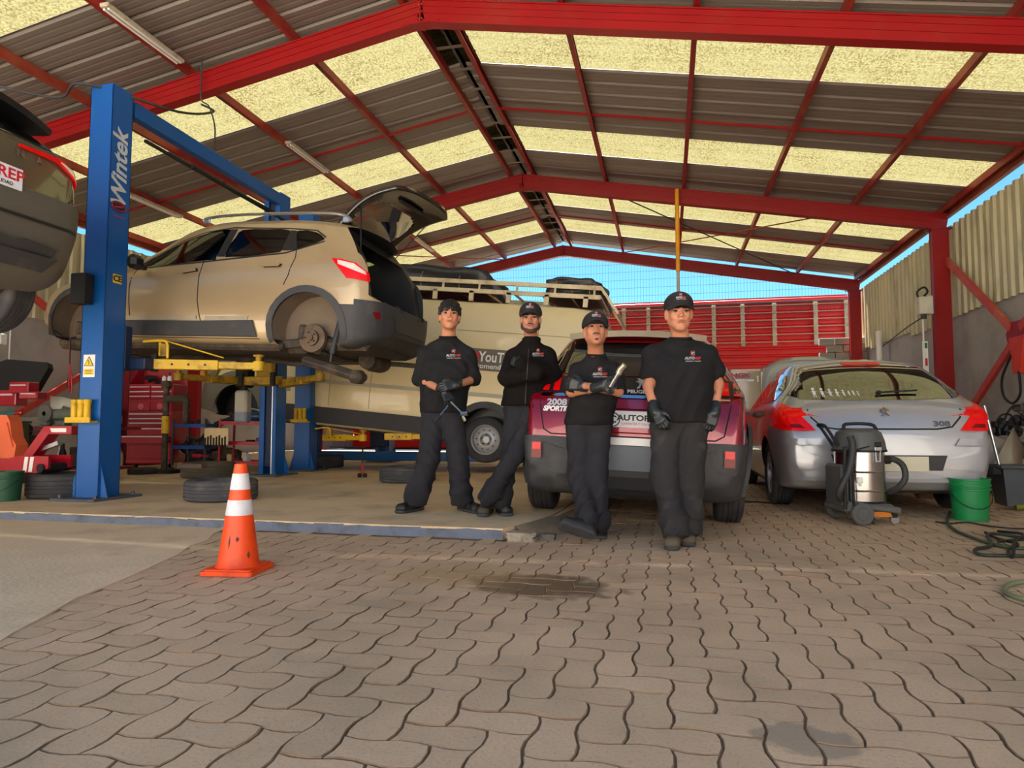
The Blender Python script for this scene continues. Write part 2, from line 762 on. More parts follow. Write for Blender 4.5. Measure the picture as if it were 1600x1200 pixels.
for n_, (z, kind, cx, cy) in enumerate(cells):
    dz = random.uniform(-.0025, .0015)
    tx, ty, tz = random.gauss(0, .008), random.gauss(0, .008), random.gauss(0, .006)
    if n_ < 296 and z < 90:
        o = bpy.data.objects.new('paver', pm[kind])
        COL.objects.link(o)
        o.parent = floor
        o.location = (cx, cy, dz)
        o.rotation_euler = (tx, ty, tz)
    else:
        off = len(big_v)
        for (x, y, zz) in PG[kind][0]:
            big_v.append((cx + x - y * tz, cy + y + x * tz, dz + zz + x * ty * -1 + y * tx))
        big_f += [tuple(q + off for q in f) for f in PG[kind][1]]
me = bpy.data.meshes.new('pavers')
me.from_pydata(big_v, [], big_f)
me.materials.append(M_paver)
me.materials.append(M_pedge)
me.polygons.foreach_set('material_index', [0 if len(f) > 4 else 1 for f in big_f])
o = link('pavers', me, floor)
o['kind'] = 'stuff'
# distant paving whose joints are too fine to pick apart
mb = MB()
mb.box((1.9, 14.3, -.03), (7.0, 7.8, .06))
mfar = bpy.data.materials.new('far_paving')
mfar.use_nodes = True
N, L = mfar.node_tree.nodes, mfar.node_tree.links
g_ = N.new('ShaderNodeNewGeometry')
br = N.new('ShaderNodeTexBrick')
br.inputs['Scale'].default_value = 1
br.inputs['Brick Width'].default_value = .23
br.inputs['Row Height'].default_value = .115
br.inputs['Mortar Size'].default_value = .006
br.inputs['Color1'].default_value = (*sr(170, 148, 118), 1)
br.inputs['Color2'].default_value = (*sr(150, 130, 104), 1)
br.inputs['Mortar'].default_value = (*sr(100, 78, 56), 1)
L.new(g_.outputs['Position'], br.inputs['Vector'])
L.new(br.outputs[0], N['Principled BSDF'].inputs['Base Color'])
N['Principled BSDF'].inputs['Roughness'].default_value = .85
o = mb.build('far_paving', mfar, floor, smooth=0)
o['kind'] = 'stuff'

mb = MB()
mb.box((-3, 20.6, -.02), (16.6, 4.8, .08))  # added near-black strip, its colour stands in for shade on the sunlit band
tag(mb.build('floor_shade_strip', mat('painted_shade_black', (.012, .012, .012), .95, spec=.1), smooth=0), 'near-black ground strip behind the workshop, shade put into its colour', kind='structure')

# ---- outside ground in front and around
mb = MB()
mb.box((0, -12, -.20), (80, 24, .3))
mb.box((0, 45, -.20), (80, 40, .3))
tag(mb.build('outside_ground', M_outside, smooth=0), 'sunlit paved yard outside the open front', kind='structure')

# unseen pale wall behind the camera, added to bounce sunlight into the hall
mb = MB()
mb.box((-2, -11, 3.2), (34, .4, 6.6))
tag(mb.build('wall_bounce', mat('pale_bounce_wall', sr(206, 202, 196), .9, var=.05), smooth=0), 'unseen pale wall behind the camera, added to bounce light', kind='structure')

# ---- concrete apron at the front left
bm = MB()
poly = [(-11.2, .0), (-1.75, .0), (-1.9, .6)]
edge = []
for (x0, y0), (x1, y1) in zip(APB[::-1][:-1], APB[::-1][1:]):
    for t in range(0, 10):
        f = t / 10
        edge.append((x0 + (x1 - x0) * f + random.uniform(-.05, .05), y0 + (y1 - y0) * f))
poly = [(-11.2, .0), (-1.75, .0)] + edge + [(-3.30, 4.6), (-11.2, 4.6)]
bm.prism(poly, -.12, .004)
tag(bm.build('floor_apron', M_apron, smooth=0), 'smooth concrete apron left of the paving', kind='structure')
# ---- raised slab with broken kerb edge
mb = MB()
front = []
random.seed(3)
x = -11.2
while x < -1.1:
    front.append((x, 4.585 + random.uniform(-.006, .006)))
    x += .12
poly = front + [(-1.12, 4.60), (-1.07, 4.72), (-1.02, 4.9), (-.86, 5.4), (-.80, 6.0), (-.80, 18.2), (-11.2, 18.2)]
mb.prism(poly, -.1, .07)
slab = mb.build('floor_slab', M_conc, smooth=0)
tag(slab, 'raised concrete slab the lifts stand on', kind='structure')
mb = MB()
n = len(front)
for i in range(n - 1):
    (x0, y0), (x1, y1) = front[i], front[i + 1]
    h0, h1 = .058 + random.uniform(-.006, .006), .058 + random.uniform(-.006, .006)
    mb.add([(x0, y0 - .014, -.02), (x1, y1 - .014, -.02), (x1, y1 - .010, h1), (x0, y0 - .010, h0), (x0, y0 + .03, h0 + .008), (x1, y1 + .03, h1 + .008)],
           [(0, 1, 2, 3), (3, 2, 5, 4)])
kerb = mb.build('trim_kerb', M_kerb, smooth=0)
tag(kerb, 'grey-blue painted kerb face along the slab edge', kind='structure')
# mortar ramp beside the slab end
mb = MB()
vs, fs = [], []
for iy, y in enumerate([4.66, 4.8, 5.0, 5.3, 5.7, 6.2, 7.0, 9.0]):
    xs = -1.05 + .17 * min(1, (y - 4.66) / .8)
    wd = .35 if y > 5 else .12 + .6 * (y - 4.66)
    for ix in range(6):
        f = ix / 5
        vs.append((xs + wd * f + random.uniform(-.01, .01), y, .069 * (1 - f) ** 1.3 + .004 + random.uniform(0, .004) * (ix < 5)))
for iy in range(7):
    for ix in range(5):
        a = iy * 6 + ix
        fs.append((a, a + 1, a + 7, a + 6))
mb.add(vs, fs)
tag(mb.build('trim_mortar_ramp', M_fillmortar, smooth=60), 'rough mortar ramp beside the end of the slab', kind='structure')
# broken lumps at the kerb end
M_rub = mat('broken_concrete', sr(170, 158, 138), .9, var=.2, scale=20, bump=.6, bscale=60, dirt=sr(90, 78, 64), dscale=12, damt=.5)


def lump(x, y, z, sx, sy, sz, seed, m, rz=0):
    rr = random.Random(seed)
    b = bmesh.new()
    bmesh.ops.create_cube(b, size=1)
    bmesh.ops.subdivide_edges(b, edges=b.edges[:], cuts=3, use_grid_fill=True)
    for v in b.verts:
        v.co += Vector([rr.uniform(-.07, .07) for _ in range(3)])
        v.co = Vector((v.co.x * sx, v.co.y * sy, (v.co.z + .5) * sz))
    me = bpy.data.meshes.new('rubble_lump')
    b.to_mesh(me)
    b.free()
    me.materials.append(m)
    o = link('rubble_lump', me)
    o.location = (x, y, z)
    o.rotation_euler.z = rz
    return o


tag(lump(-.985, 4.56, -.005, .19, .12, .06, 2, M_rub, .1), 'pale broken concrete lump lying at the end of the kerb', 'rubble', 'rubble at the kerb end')
tag(lump(-.81, 4.63, -.005, .10, .09, .045, 5, mat('dark_broken_concrete', sr(104, 96, 84), .9, var=.3, scale=25, bump=.6, bscale=60)), 'small dark concrete lump right of the pale lump', 'rubble', 'rubble at the kerb end')

# ---- rafters and columns
def ibeam(mb, p0, p1, h=.30, w=.13, plumb=None):
    """deep section: web, two flanges and a weld line; h measured down from the line p0-p1"""
    p0, p1 = Vector(p0), Vector(p1)
    d = (p1 - p0).normalized()
    side = Vector((0, 1, 0)) if abs(d.y) < .5 else Vector((1, 0, 0))
    n = side.cross(d)
    if n.z < 0:
        n = -n
    def seg(a, b, ww):
        mb.bar(p0 - n * ((a + b) / 2), p1 - n * ((a + b) / 2), ww, b - a, up=n)
    seg(0, .018, w)
    seg(.018, .085, w - .035)
    seg(.085, .093, w - .055)
    seg(.093, .175, w - .035)
    seg(.175, .183, w - .055)
    seg(.183, h - .018, w - .035)
    seg(h - .018, h, w + .012)


for fi, y in enumerate(FY[1:]):
    st = struct('trim_portal_frame', (0, 0, 0), 'red steel portal frame of rafters and columns')
    for sgn, xe in ((1, XE), (-1, XL)):
        mb = MB()
        ibeam(mb, (XR, y, ZRB), (xe, y, zroof(xe)), .30, .15)
        mb.build('rafter', M_red, st, smooth=0)
    mb = MB()
    mb.box((XR, y, ZRB - .16), (.02, .19, .34))
    mb.box((XR, y, ZRB - .315), (.5, .17, .022))
    for sgn in (1, -1):
        for k in range(3):
            mb.cyl((XR + sgn * .012, y - .075, ZRB - .08 - k * .09), (XR + sgn * .03, y - .075, ZRB - .08 - k * .09), .012, n=6)
    mb.build('ridge_plate', M_red, st, smooth=0)
    for xe, sg in ((XE, 1), (XL, -1)):
        mb = MB()
        zt = zroof(xe) - .28
        xc = xe - sg * .16
        for (dx, dy, sx, sy) in ((0, -.065, .28, .02), (0, .065, .28, .02), (-.125, 0, .02, .13), (.125, 0, .02, .13)):
            mb.box((xc + dx, y + dy, zt / 2), (sx, sy, zt))
        mb.box((xc, y, zt + .01), (.40, .2, .02))
        mb.box((xc, y, .02), (.40, .34, .04))
        mb.build('column', M_red, st, smooth=0)

# ---- roof: sheets, purlins, sag rods
roof = struct('ceiling', (0, 0, 0), 'pitched roof of ribbed sheets with yellowed translucent strips')
M_trans = bpy.data.materials.new('yellowed_translucent_sheet')
M_trans.use_nodes = True
N, L = M_trans.node_tree.nodes, M_trans.node_tree.links
N.clear()
out = N.new('ShaderNodeOutputMaterial')
tr = N.new('ShaderNodeBsdfTranslucent')
df = N.new('ShaderNodeBsdfDiffuse')
ms = N.new('ShaderNodeMixShader')
ms.inputs[0].default_value = .25
tc = N.new('ShaderNodeNewGeometry')
n1 = N.new('ShaderNodeTexNoise')
n1.inputs['Scale'].default_value = 38
n1.inputs['Detail'].default_value = 5
n1.inputs['Roughness'].default_value = .7
mp = N.new('ShaderNodeMapping')
mp.inputs['Scale'].default_value = (1, .8, 1)
L.new(tc.outputs['Position'], mp.inputs[0])
L.new(mp.outputs[0], n1.inputs['Vector'])
r1 = N.new('ShaderNodeMapRange')
r1.inputs['From Min'].default_value = .47
r1.inputs['From Max'].default_value = .56
L.new(n1.outputs['Fac'], r1.inputs['Value'])
n2 = N.new('ShaderNodeTexNoise')
n2.inputs['Scale'].default_value = 1.5
L.new(tc.outputs['Position'], n2.inputs['Vector'])
mu = N.new('ShaderNodeMath')
mu.operation = 'MULTIPLY'
L.new(r1.outputs[0], mu.inputs[0])
r2 = N.new('ShaderNodeMapRange')
r2.inputs['From Min'].default_value = .3
r2.inputs['From Max'].default_value = .7
r2.inputs['To Min'].default_value = .45
L.new(n2.outputs['Fac'], r2.inputs['Value'])
L.new(r2.outputs[0], mu.inputs[1])
mx = N.new('ShaderNodeMix')
mx.data_type = 'RGBA'
mx.inputs['A'].default_value = (.105, .096, .046, 1)
mx.inputs['B'].default_value = (.050, .036, .012, 1)
L.new(mu.outputs[0], mx.inputs['Factor'])
L.new(mx.outputs['Result'], tr.inputs[0])
L.new(mx.outputs['Result'], df.inputs[0])
L.new(tr.outputs[0], ms.inputs[1])
L.new(df.outputs[0], ms.inputs[2])
L.new(ms.outputs[0], out.inputs[0])

PURL_H = .12
ZS = PURL_H + .01          # sheets lie on the purlins, above the rafter top


def sheet_profile(y0, y1, kind):
    """(y, dz) samples across one sheet"""
    pts = []
    n = 3
    p = (y1 - y0) / n
    for i in range(n):
        a = y0 + i * p
        for f, dz in ((0, .0), (.06, .030), (.16, .030), (.22, 0), (.42, 0), (.45, .003), (.50, .003), (.53, 0), (.72, 0), (.75, .003), (.80, .003), (.83, 0)):
            pts.append((a + f * p, dz))
    pts.append((y1, 0))
    return pts


edges = [3.1, 4.2, 5.2, 6.2, 7.28, 8.35, 9.43, 10.5, 11.6, 12.68, 13.85, 14.98, 16.10, 17.2, 18.28, 19.75]
TRANS = {(2.0, 3.1), (5.2, 6.2), (8.35, 9.43), (11.6, 12.68), (14.98, 16.10), (17.2, 18.28)}
for y0, y1 in zip(edges[:-1], edges[1:]):
    isT = (y0, y1) in TRANS
    prof = sheet_profile(y0, y1 + .0, isT)
    for xe, sg in ((XE + .12, 1), (XL - .12, -1)):
        mb = MB()
        vs, fs = [], []
        for (y, dz) in prof:
            for x in (XR + sg * .05, xe):
                vs.append((x, y, zroof(x) + ZS - dz * 0 + dz + (.003 if isT else 0)))
        for i in range(len(prof) - 1):
            fs.append((2 * i, 2 * i + 1, 2 * i + 3, 2 * i + 2))
        mb.add(vs, fs)
        mb.build('translucent_sheet' if isT else 'roof_sheet', M_trans if isT else M_metal_sheet, roof, smooth=0, recalc=False)
mb = MB()
for sg in (1, -1):
    mb.bar((XR, 3.1, ZRB + ZS + .05), (XR, 19.75, ZRB + ZS + .05), .06, .02)
    mb.add([(XR, 3.1, ZRB + ZS + .05), (XR, 19.75, ZRB + ZS + .05), (XR + sg * .3, 19.75, ZRB + ZS - .01), (XR + sg * .3, 3.1, ZRB + ZS - .01)], [(0, 1, 2, 3)])
mb.build('ridge_cap', M_metal_sheet, roof, smooth=0)
PX = [.22, 1.75, 3.32, 4.90, 6.50, 7.98]


def cpurlin(mb, x, y0, y1, sg, h=PURL_H, w=.05, zoff=0.0):
    z = zroof(x) + h / 2 + .005 + zoff
    mb.bar((x, y0, z), (x, y1, z), .005, h)
    for s in (-1, 1):
        mb.bar((x + sg * w / 2, y0, z + s * (h / 2 - .0025)), (x + sg * w / 2, y1, z + s * (h / 2 - .0025)), w, .005)
        mb.bar((x + sg * w, y0, z + s * (h / 2 - .012)), (x + sg * w, y1, z + s * (h / 2 - .012)), .004, .024)


spans = [(3.2, FY[1] - .0)] + [(FY[1], FY[2]), (FY[2], FY[3] + .1)]
for bi, (y0, y1) in enumerate(spans):
    for sg in (1, -1):
        for k, dx in enumerate(PX):
            mb = MB()
            cpurlin(mb, XR + sg * dx, y0, y1, sg, h=PURL_H, w=.06)
            o = mb.build('purlin', M_red if (sg > 0 and k < 3) else M_red2, roof, smooth=0)
    # sag rods in the middle of each bay
    ym = 10.75 if bi == 1 else (16.7 if bi == 2 else 5.6)
    for sg, xe in ((1, XE), (-1, XL)):
        mb = MB()
        mb.bar((XR + sg * .22, ym, zroof(XR + .22) + .05), (xe, ym, zroof(xe) + .05), .035, .035)
        mb.build('sag_rod', M_red, roof, smooth=0)
# wind bracing of the far bay
M_cable = mat('dark_cable', sr(40, 34, 32), .6)
for sg in (1, -1):
    for k in range(2):
        mb = MB()
        xa, xb = (XR + sg * 1.7, XR + sg * 6.4)
        ya, yb = (FY[2] + .2, FY[3] - .15)
        if k:
            ya, yb = yb, ya
        mb.cyl((xa, ya, zroof(xa) - .06), (xb, yb, zroof(xb) - .06), .014, n=6)
        mb.build('wind_brace', M_red2 if k else M_cable, roof, smooth=0)
# light ridge tie strips seen between the two ridge purlins
for (y0, y1) in spans:
    y = y0 + .5
    while y < y1 - .2:
        mb = MB()
        mb.bar((XR - .2, y, ZRB + .04), (XR + .2, y, ZRB + .04), .07, .006)
        mb.build('ridge_tie', M_metal_sheet, roof, smooth=0)
        y += .62


# ---- side walls
def wall_side(sgn, xw, name, zlow, ztop):
    st = struct(name, (0, 0, 0))
    mb = MB()
    mb.box((xw + sgn * .14, 10.3, (zlow + .35) / 2), (.16, 25.0, zlow + .35))
    mb.build('rendered_wall', M_plaster, st, smooth=0)
    # corrugated sheets, one part each, tops left open under the eave beam
    y = -1.2
    k = 0
    rr = random.Random(9)
    while y < 19.6:
        w = .98
        mb = MB()
        vs, fs = [], []
        prof = []
        n = 4
        for i in range(n):
            for f, dx in ((0, 0), (.10, .042), (.42, .042), (.52, 0), (.62, 0)):
                prof.append((y + (i + f) * w / n, dx))
        prof.append((y + w, 0))
        zb = zlow + rr.uniform(-.05, .06) + (.05 if k % 3 == 0 else 0)
        for yy, dx in prof:
            x = xw + sgn * (.045 - dx)
            vs.append((x, yy, zb))
            vs.append((x, yy, ztop))
        for i in range(len(prof) - 1):
            fs.append((2 * i, 2 * i + 1, 2 * i + 3, 2 * i + 2))
        mb.add(vs, fs)
        mb.build('corrugated_sheet', M_wall_sheet, st, smooth=0, recalc=False)
        y += w
        k += 1
    # eave purlin
    mb = MB()
    xe = xw - sgn * .10
    mb.bar((xe, -1.2, ztop + .17), (xe, 19.7, ztop + .17), .02, .20)
    mb.bar((xe + sgn * .03, -1.2, ztop + .27), (xe + sgn * .03, 19.7, ztop + .27), .08, .012)
    mb.bar((xe - sgn * .03, -1.2, ztop + .075), (xe - sgn * .03, 19.7, ztop + .075), .08, .012)
    mb.build('eave_beam', mat('rusty_red_beam', sr(128, 50, 30), .6, var=.2, scale=2, dirt=sr(176, 96, 52), dscale=1.5, damt=.5), st, smooth=0)
    return st


wr = wall_side(1, 5.25, 'wall_right', 2.80, 4.56)
wl_ = wall_side(-1, -11.15, 'wall_left', 2.75, 4.56)
# X bracing against the walls (flat red bars)
M_brace = mat('faded_red_brace', sr(196, 62, 52), .5, var=.12, scale=2, dirt=sr(190, 120, 84), dscale=2, damt=.45)
for xb, st, nm in ((5.08, wr, 1), (-10.93, wl_, -1)):
    for (ya, za, yb, zb) in ((13.75, 3.85, 11.5, 2.26), (11.2, 2.05, 7.85, -.02 + .1), (13.7, .62, 11.5, 2.0), (11.2, 2.22, 7.85, 4.0)):
        mb = MB()
        mb.bar((xb, ya, za), (xb, yb, zb), .06, .12)
        mb.build('brace', M_brace, st, smooth=0)
    mb = MB()
    mb.prism([(-.24, -.14), (.24, -.14), (.30, .05), (.18, .22), (-.2, .22), (-.3, .05)], -.008, .008, xf((xb, 11.35, 2.12), (PI / 2, 0, PI / 2)))
    mb.build('gusset', M_red, st, smooth=0)

# ---- far wall: red siding boards, cage of pale rails, glazed door
wf = struct('wall_far', (0, 0, 0))
M_siding = mat('red_siding', sr(214, 22, 14), .4, var=.08, scale=1.0, dirt=sr(150, 26, 20), dscale=.6, damt=.3, spec=.4)
z = .0
YB = 22.8
k = 0
while z < 4.7:
    segs = ((-11.2, 1.97), (3.9, 5.6)) if z < 2.55 else ((-11.2, 5.6),)
    for (x0, x1) in segs:
        mb = MB()
        prof = [(0, 0), (.03, .035), (.10, .045), (.17, .035), (.2, 0), (.235, 0)]
        vs, fs = [], []
        for dz, dy in prof:
            for x in (x0, x1):
                vs.append((x, YB - dy, z + dz))
        for i in range(len(prof) - 1):
            fs.append((2 * i, 2 * i + 1, 2 * i + 3, 2 * i + 2))
        mb.add(vs, fs)
        mb.build('siding_board', M_siding, wf, smooth=30, recalc=False)
    z += .235
mb = MB()
mb.box((-2.8, YB + .08, 2.35), (16.8, .1, 4.7))
mb.box((-4.6, YB - .03, .13), (13.2, .12, .26))
mb.build('backing_panel', M_siding, wf, smooth=0)
M_post = mat('pale_post', sr(204, 186, 150), .6, dirt=sr(150, 120, 84), dscale=4)
M_rail = mat('pale_rail', sr(196, 160, 122), .6)
for x in [-7.6, -6.2, -4.9, -3.6, -2.4, -1.35, -.55, .38, 1.53, 2.42, 3.38, 4.6, 5.5]:
    mb = MB()
    mb.box((x, YB - .25, 4.02), (.12, .06, 1.36))
    for q in range(6):
        mb.box((x, YB - .30, 3.45 + q * .235), (.16, .05, .05))
    mb.build('cage_post', M_post, wf, smooth=0)
for q in range(6):
    mb = MB()
    mb.cyl((-11, YB - .27, 3.45 + q * .235), (5.6, YB - .27, 3.45 + q * .235), .018, n=6)
    mb.build('cage_rail', M_rail, wf, smooth=0)
mb = MB()
mb.bar((-11, YB - .1, 4.74), (5.6, YB - .1, 4.74), .3, .04)
mb.build('coping', mat('dull_coping', sr(128, 118, 110), .6), wf, smooth=0)
# glazed double door
dr = struct('door_1', (0, 0, 0), 'glazed double door in a pale frame in the red far wall')
M_doorframe = mat('pale_aluminium_frame', sr(206, 196, 176), .4, .2)
M_doorglass = mat('dim_door_glass', sr(150, 132, 96), .12, var=.12, scale=1.0, coat=.5)
M_sign_r = mat('sign_red_print', sr(196, 40, 54), .5)
M_white = mat('white_paint_print', sr(236, 234, 230), .5, var=.03)
mb = MB()
for x in (2.02, 2.98, 3.88):
    mb.box((x, YB - .09, 1.3), (.055, .06, 2.6))
mb.box((2.95, YB - .09, 2.58), (1.9, .06, .06))
mb.box((2.95, YB - .09, .28), (1.9, .06, .07))
mb.build('door_frame', M_doorframe, dr, smooth=0)
for x in (2.5, 3.43):
    mb = MB()
    mb.box((x, YB - .07, 1.42), (.9, .02, 2.3))
    mb.build('glass_pane', M_doorglass, dr, smooth=0)
mb = MB()
mb.box((2.95, YB - .08, .13), (1.86, .05, .24))
mb.build('kick_panel', M_siding, dr, smooth=0)
mb = MB()
mb.box((2.42, YB - .09, 2.36), (.52, .006, .22))
mb.build('sign_plate', mat('grey_sign', sr(150, 140, 128), .5), dr, smooth=0)
lettering('NGK', xf((2.33, YB - .10, 2.41), (PI / 2, 0, 0)), .22, M_sign_r, dr, bold=.004, sx=1.25)
mb = MB()
mb.box((2.3, YB - .098, 2.27), (.38, .004, .05))
mb.box((2.62, YB - .098, 2.25), (.24, .004, .07))
for q in range(3):
    mb.box((2.86, YB - .098, 2.23 + q * .07), (.05, .004, .05))
mb.build('sign_band', M_white, dr, smooth=0)
# concrete block stub in the far right corner
wc = struct('wall_corner', (0, 0, 0))
M_block = mat('grey_blockwork', sr(150, 146, 138), .9, var=.1, scale=4, bump=.2)
for r in range(16):
    for c in range(3):
        mb = MB()
        x0 = 4.32 + c * .4 - (.2 if r % 2 else 0)
        mb.box((x0 + .2, 19.9, .1 + r * .2), (.385, .16, .185), bev=.006)
        mb.build('block', M_block, wc, smooth=0)
# gable mesh: thin bars over the opening under the far rafters
M_wire = mat('mesh_wire', sr(96, 112, 124), .5, .3)
mb = MB()
ym = FY[3] + .25
x = -10.9
while x < 5.1:
    zt = zroof(x) - .2
    mb.add([(x - .0028, ym, 4.0), (x + .0028, ym, 4.0), (x + .0028, ym, zt), (x - .0028, ym, zt)], [(0, 1, 2, 3)])
    x += .085
z = 4.12
while z < 6.0:
    dx = (ZRB - .2 - z) / SL
    x0, x1 = max(-10.9, XR - dx), min(5.1, XR + dx)
    mb.add([(x0, ym - .004, z - .0035), (x1, ym - .004, z - .0035), (x1, ym - .004, z + .0035), (x0, ym - .004, z + .0035)], [(0, 1, 2, 3)])
    z += .24
o = mb.build('mesh_screen', M_wire, smooth=0, recalc=False)
tag(o, 'fine wire mesh screen closing the gable against the sky', 'mesh screen', kind='structure')
# ================================================================== VEHICLES
def pchip(ctrl, x):
    xs = [c[0] for c in ctrl]
    ys = [c[1] for c in ctrl]
    n = len(xs)
    if x <= xs[0]:
        return ys[0]
    if x >= xs[-1]:
        return ys[-1]
    h = [xs[i + 1] - xs[i] for i in range(n - 1)]
    d = [(ys[i + 1] - ys[i]) / h[i] for i in range(n - 1)]
    m = [d[0]] + [0 if d[i - 1] * d[i] <= 0 else 2 * d[i - 1] * d[i] / (d[i - 1] + d[i]) for i in range(1, n - 1)] + [d[-1]]
    i = max(k for k in range(n - 1) if xs[k] <= x)
    t = (x - xs[i]) / h[i]
    return ((2 * t ** 3 - 3 * t ** 2 + 1) * ys[i] + (t ** 3 - 2 * t ** 2 + t) * h[i] * m[i] + (-2 * t ** 3 + 3 * t ** 2) * ys[i + 1] + (t ** 3 - t ** 2) * h[i] * m[i + 1])


def car_shell(L, zb, zt, ww, ws, zbelt, wr, stations=None, crown=.03):
    """lofted closed body; x from the rear (0) to the nose (L), y to the left, z up"""
    if stations is None:
        stations = [0, .012, .03, .055, .09, .13, .18, .24, .31, .4, .5, .6, .72, .85]
        x = 1.0
        while x < L - .55:
            stations.append(x)
            x += .14
        stations += [L - .5, L - .4, L - .3, L - .22, L - .15, L - .09, L - .05, L - .02, L]
    mb = MB()
    rings = []
    for x in stations:
        b, t = pchip(zb, x), pchip(zt, x)
        w, s = pchip(ww, x), pchip(ws, x)
        be = min(pchip(zbelt, x), t - .07)
        r = min(pchip(wr, x), w * .93)
        h = be - b
        g = max(0.0, t - .06 - be)
        lo = w * .965
        half = [(0, b), (s * .6, b), (s - .05, b + .005), (s - .008, b + .035), (s, b + .09), (w * .992, b + h * .35), (w, b + h * .58), (w * .994, b + h * .8), (w * .978, be - .012), (lo - .006, be + .012),
                (lo + (r - lo) * .33 + .012, be + g * .33 + .008), (lo + (r - lo) * .66 + .014, be + g * .66), (r + .004, t - .055), (r * .93, t - .022), (r * .75, t - .006), (r * .4, t + crown * .6), (0, t + crown)]
        ring = [(x, y, z) for y, z in half] + [(x, -y, z) for y, z in half[-2:0:-1]]
        rings.append(ring)
    n = len(rings[0])
    vs = [p for r_ in rings for p in r_]
    fs = []
    for i in range(len(rings) - 1):
        for k in range(n):
            k2 = (k + 1) % n
            fs.append((i * n + k, i * n + k2, (i + 1) * n + k2, (i + 1) * n + k))
    fs.append(tuple(range(n)))
    fs.append(tuple((len(rings) - 1) * n + k for k in range(n))[::-1])
    mb.add(vs, fs)
    return mb


def subsurf_obj(o, lv=1):
    md = o.modifiers.new('s', 'SUBSURF')
    md.levels = md.render_levels = lv
    dg = bpy.context.evaluated_depsgraph_get()
    dg.update()
    me = bpy.data.meshes.new_from_object(o.evaluated_get(dg))
    o.modifiers.clear()
    o.data = me
    return me


def cutter(mb, slots):
    o = mb.build('cutter', None, smooth=0)
    for m in slots:
        o.data.materials.append(m)
    for p in o.data.polygons:
        p.material_index = len(slots) - 1
    return o


M_tyre = mat('tyre_rubber', sr(48, 48, 52), .75, var=.2, scale=8, bump=.15, bscale=60, dirt=sr(84, 80, 76), dscale=4, damt=.35)
M_tyre_old = mat('dusty_tyre_rubber', sr(72, 72, 76), .85, var=.15, scale=8, dirt=sr(118, 112, 100), dscale=5, damt=.4)
M_blackpl = mat('black_plastic', sr(26, 26, 28), .45, var=.15)
M_greypl = mat('grey_plastic_cladding', sr(54, 55, 58), .6, var=.12, scale=5, dirt=sr(96, 92, 84), dscale=3, damt=.3)
M_under = mat('grimy_underbody', sr(58, 50, 42), .8, var=.3, scale=14, bump=.4, bscale=40, dirt=sr(104, 88, 70), dscale=6, damt=.5)
M_rust = mat('rusty_hub_steel', sr(104, 88, 72), .6, .5, var=.3, scale=20, dirt=sr(86, 58, 36), dscale=8, damt=.5)
M_glass = mat('dark_car_glass', sr(16, 18, 18), .03, var=.05, spec=.8, coat=1.0)
M_chrome = mat('chrome', sr(214, 214, 214), .12, 1.0, var=.03)
M_steel = mat('brushed_steel', sr(176, 176, 178), .28, .9, var=.08, scale=20)
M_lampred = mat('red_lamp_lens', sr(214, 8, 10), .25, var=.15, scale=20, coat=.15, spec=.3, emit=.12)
M_lampdark = mat('dark_red_lens', sr(120, 10, 14), .3, var=.2, scale=18, coat=.1, spec=.3)
M_lampwhite = mat('clear_lamp_lens', sr(226, 214, 204), .1, var=.1, scale=30, coat=1.0)
M_plate = mat('plate_white', sr(226, 230, 240), .35, var=.03)
M_ink = mat('black_ink', sr(20, 20, 24), .5)
M_redink = mat('red_ink', sr(196, 30, 40), .5)
M_seam = mat('shadow_gap_rubber', sr(18, 18, 18), .8)


def tyre_prof(r, w, ri):
    h = w / 2
    half = [(ri, h * .78), (ri + .012, h * .92), ((r + ri) / 2, h), (r - .03, h * .97), (r - .010, h * .86), (r - .001, h * .74)]
    g = [(r, h * .56), (r - .009, h * .54), (r - .009, h * .47), (r, h * .45), (r + .001, h * .18), (r - .009, h * .16), (r - .009, h * .09), (r + .001, h * .07)]
    top = half + g
    full = top + [(a, -b) for a, b in top[::-1]]
    return full + [(ri - .012, -h * .6), (ri - .012, h * .6), full[0]]


RY = Matrix.Rotation(PI / 2, 3, 'X')


M_rimp = mat('silver_painted_rim', sr(176, 176, 178), .42, .35, var=.06)
M_satin = mat('satin_badge_silver', sr(190, 190, 190), .45, .3)


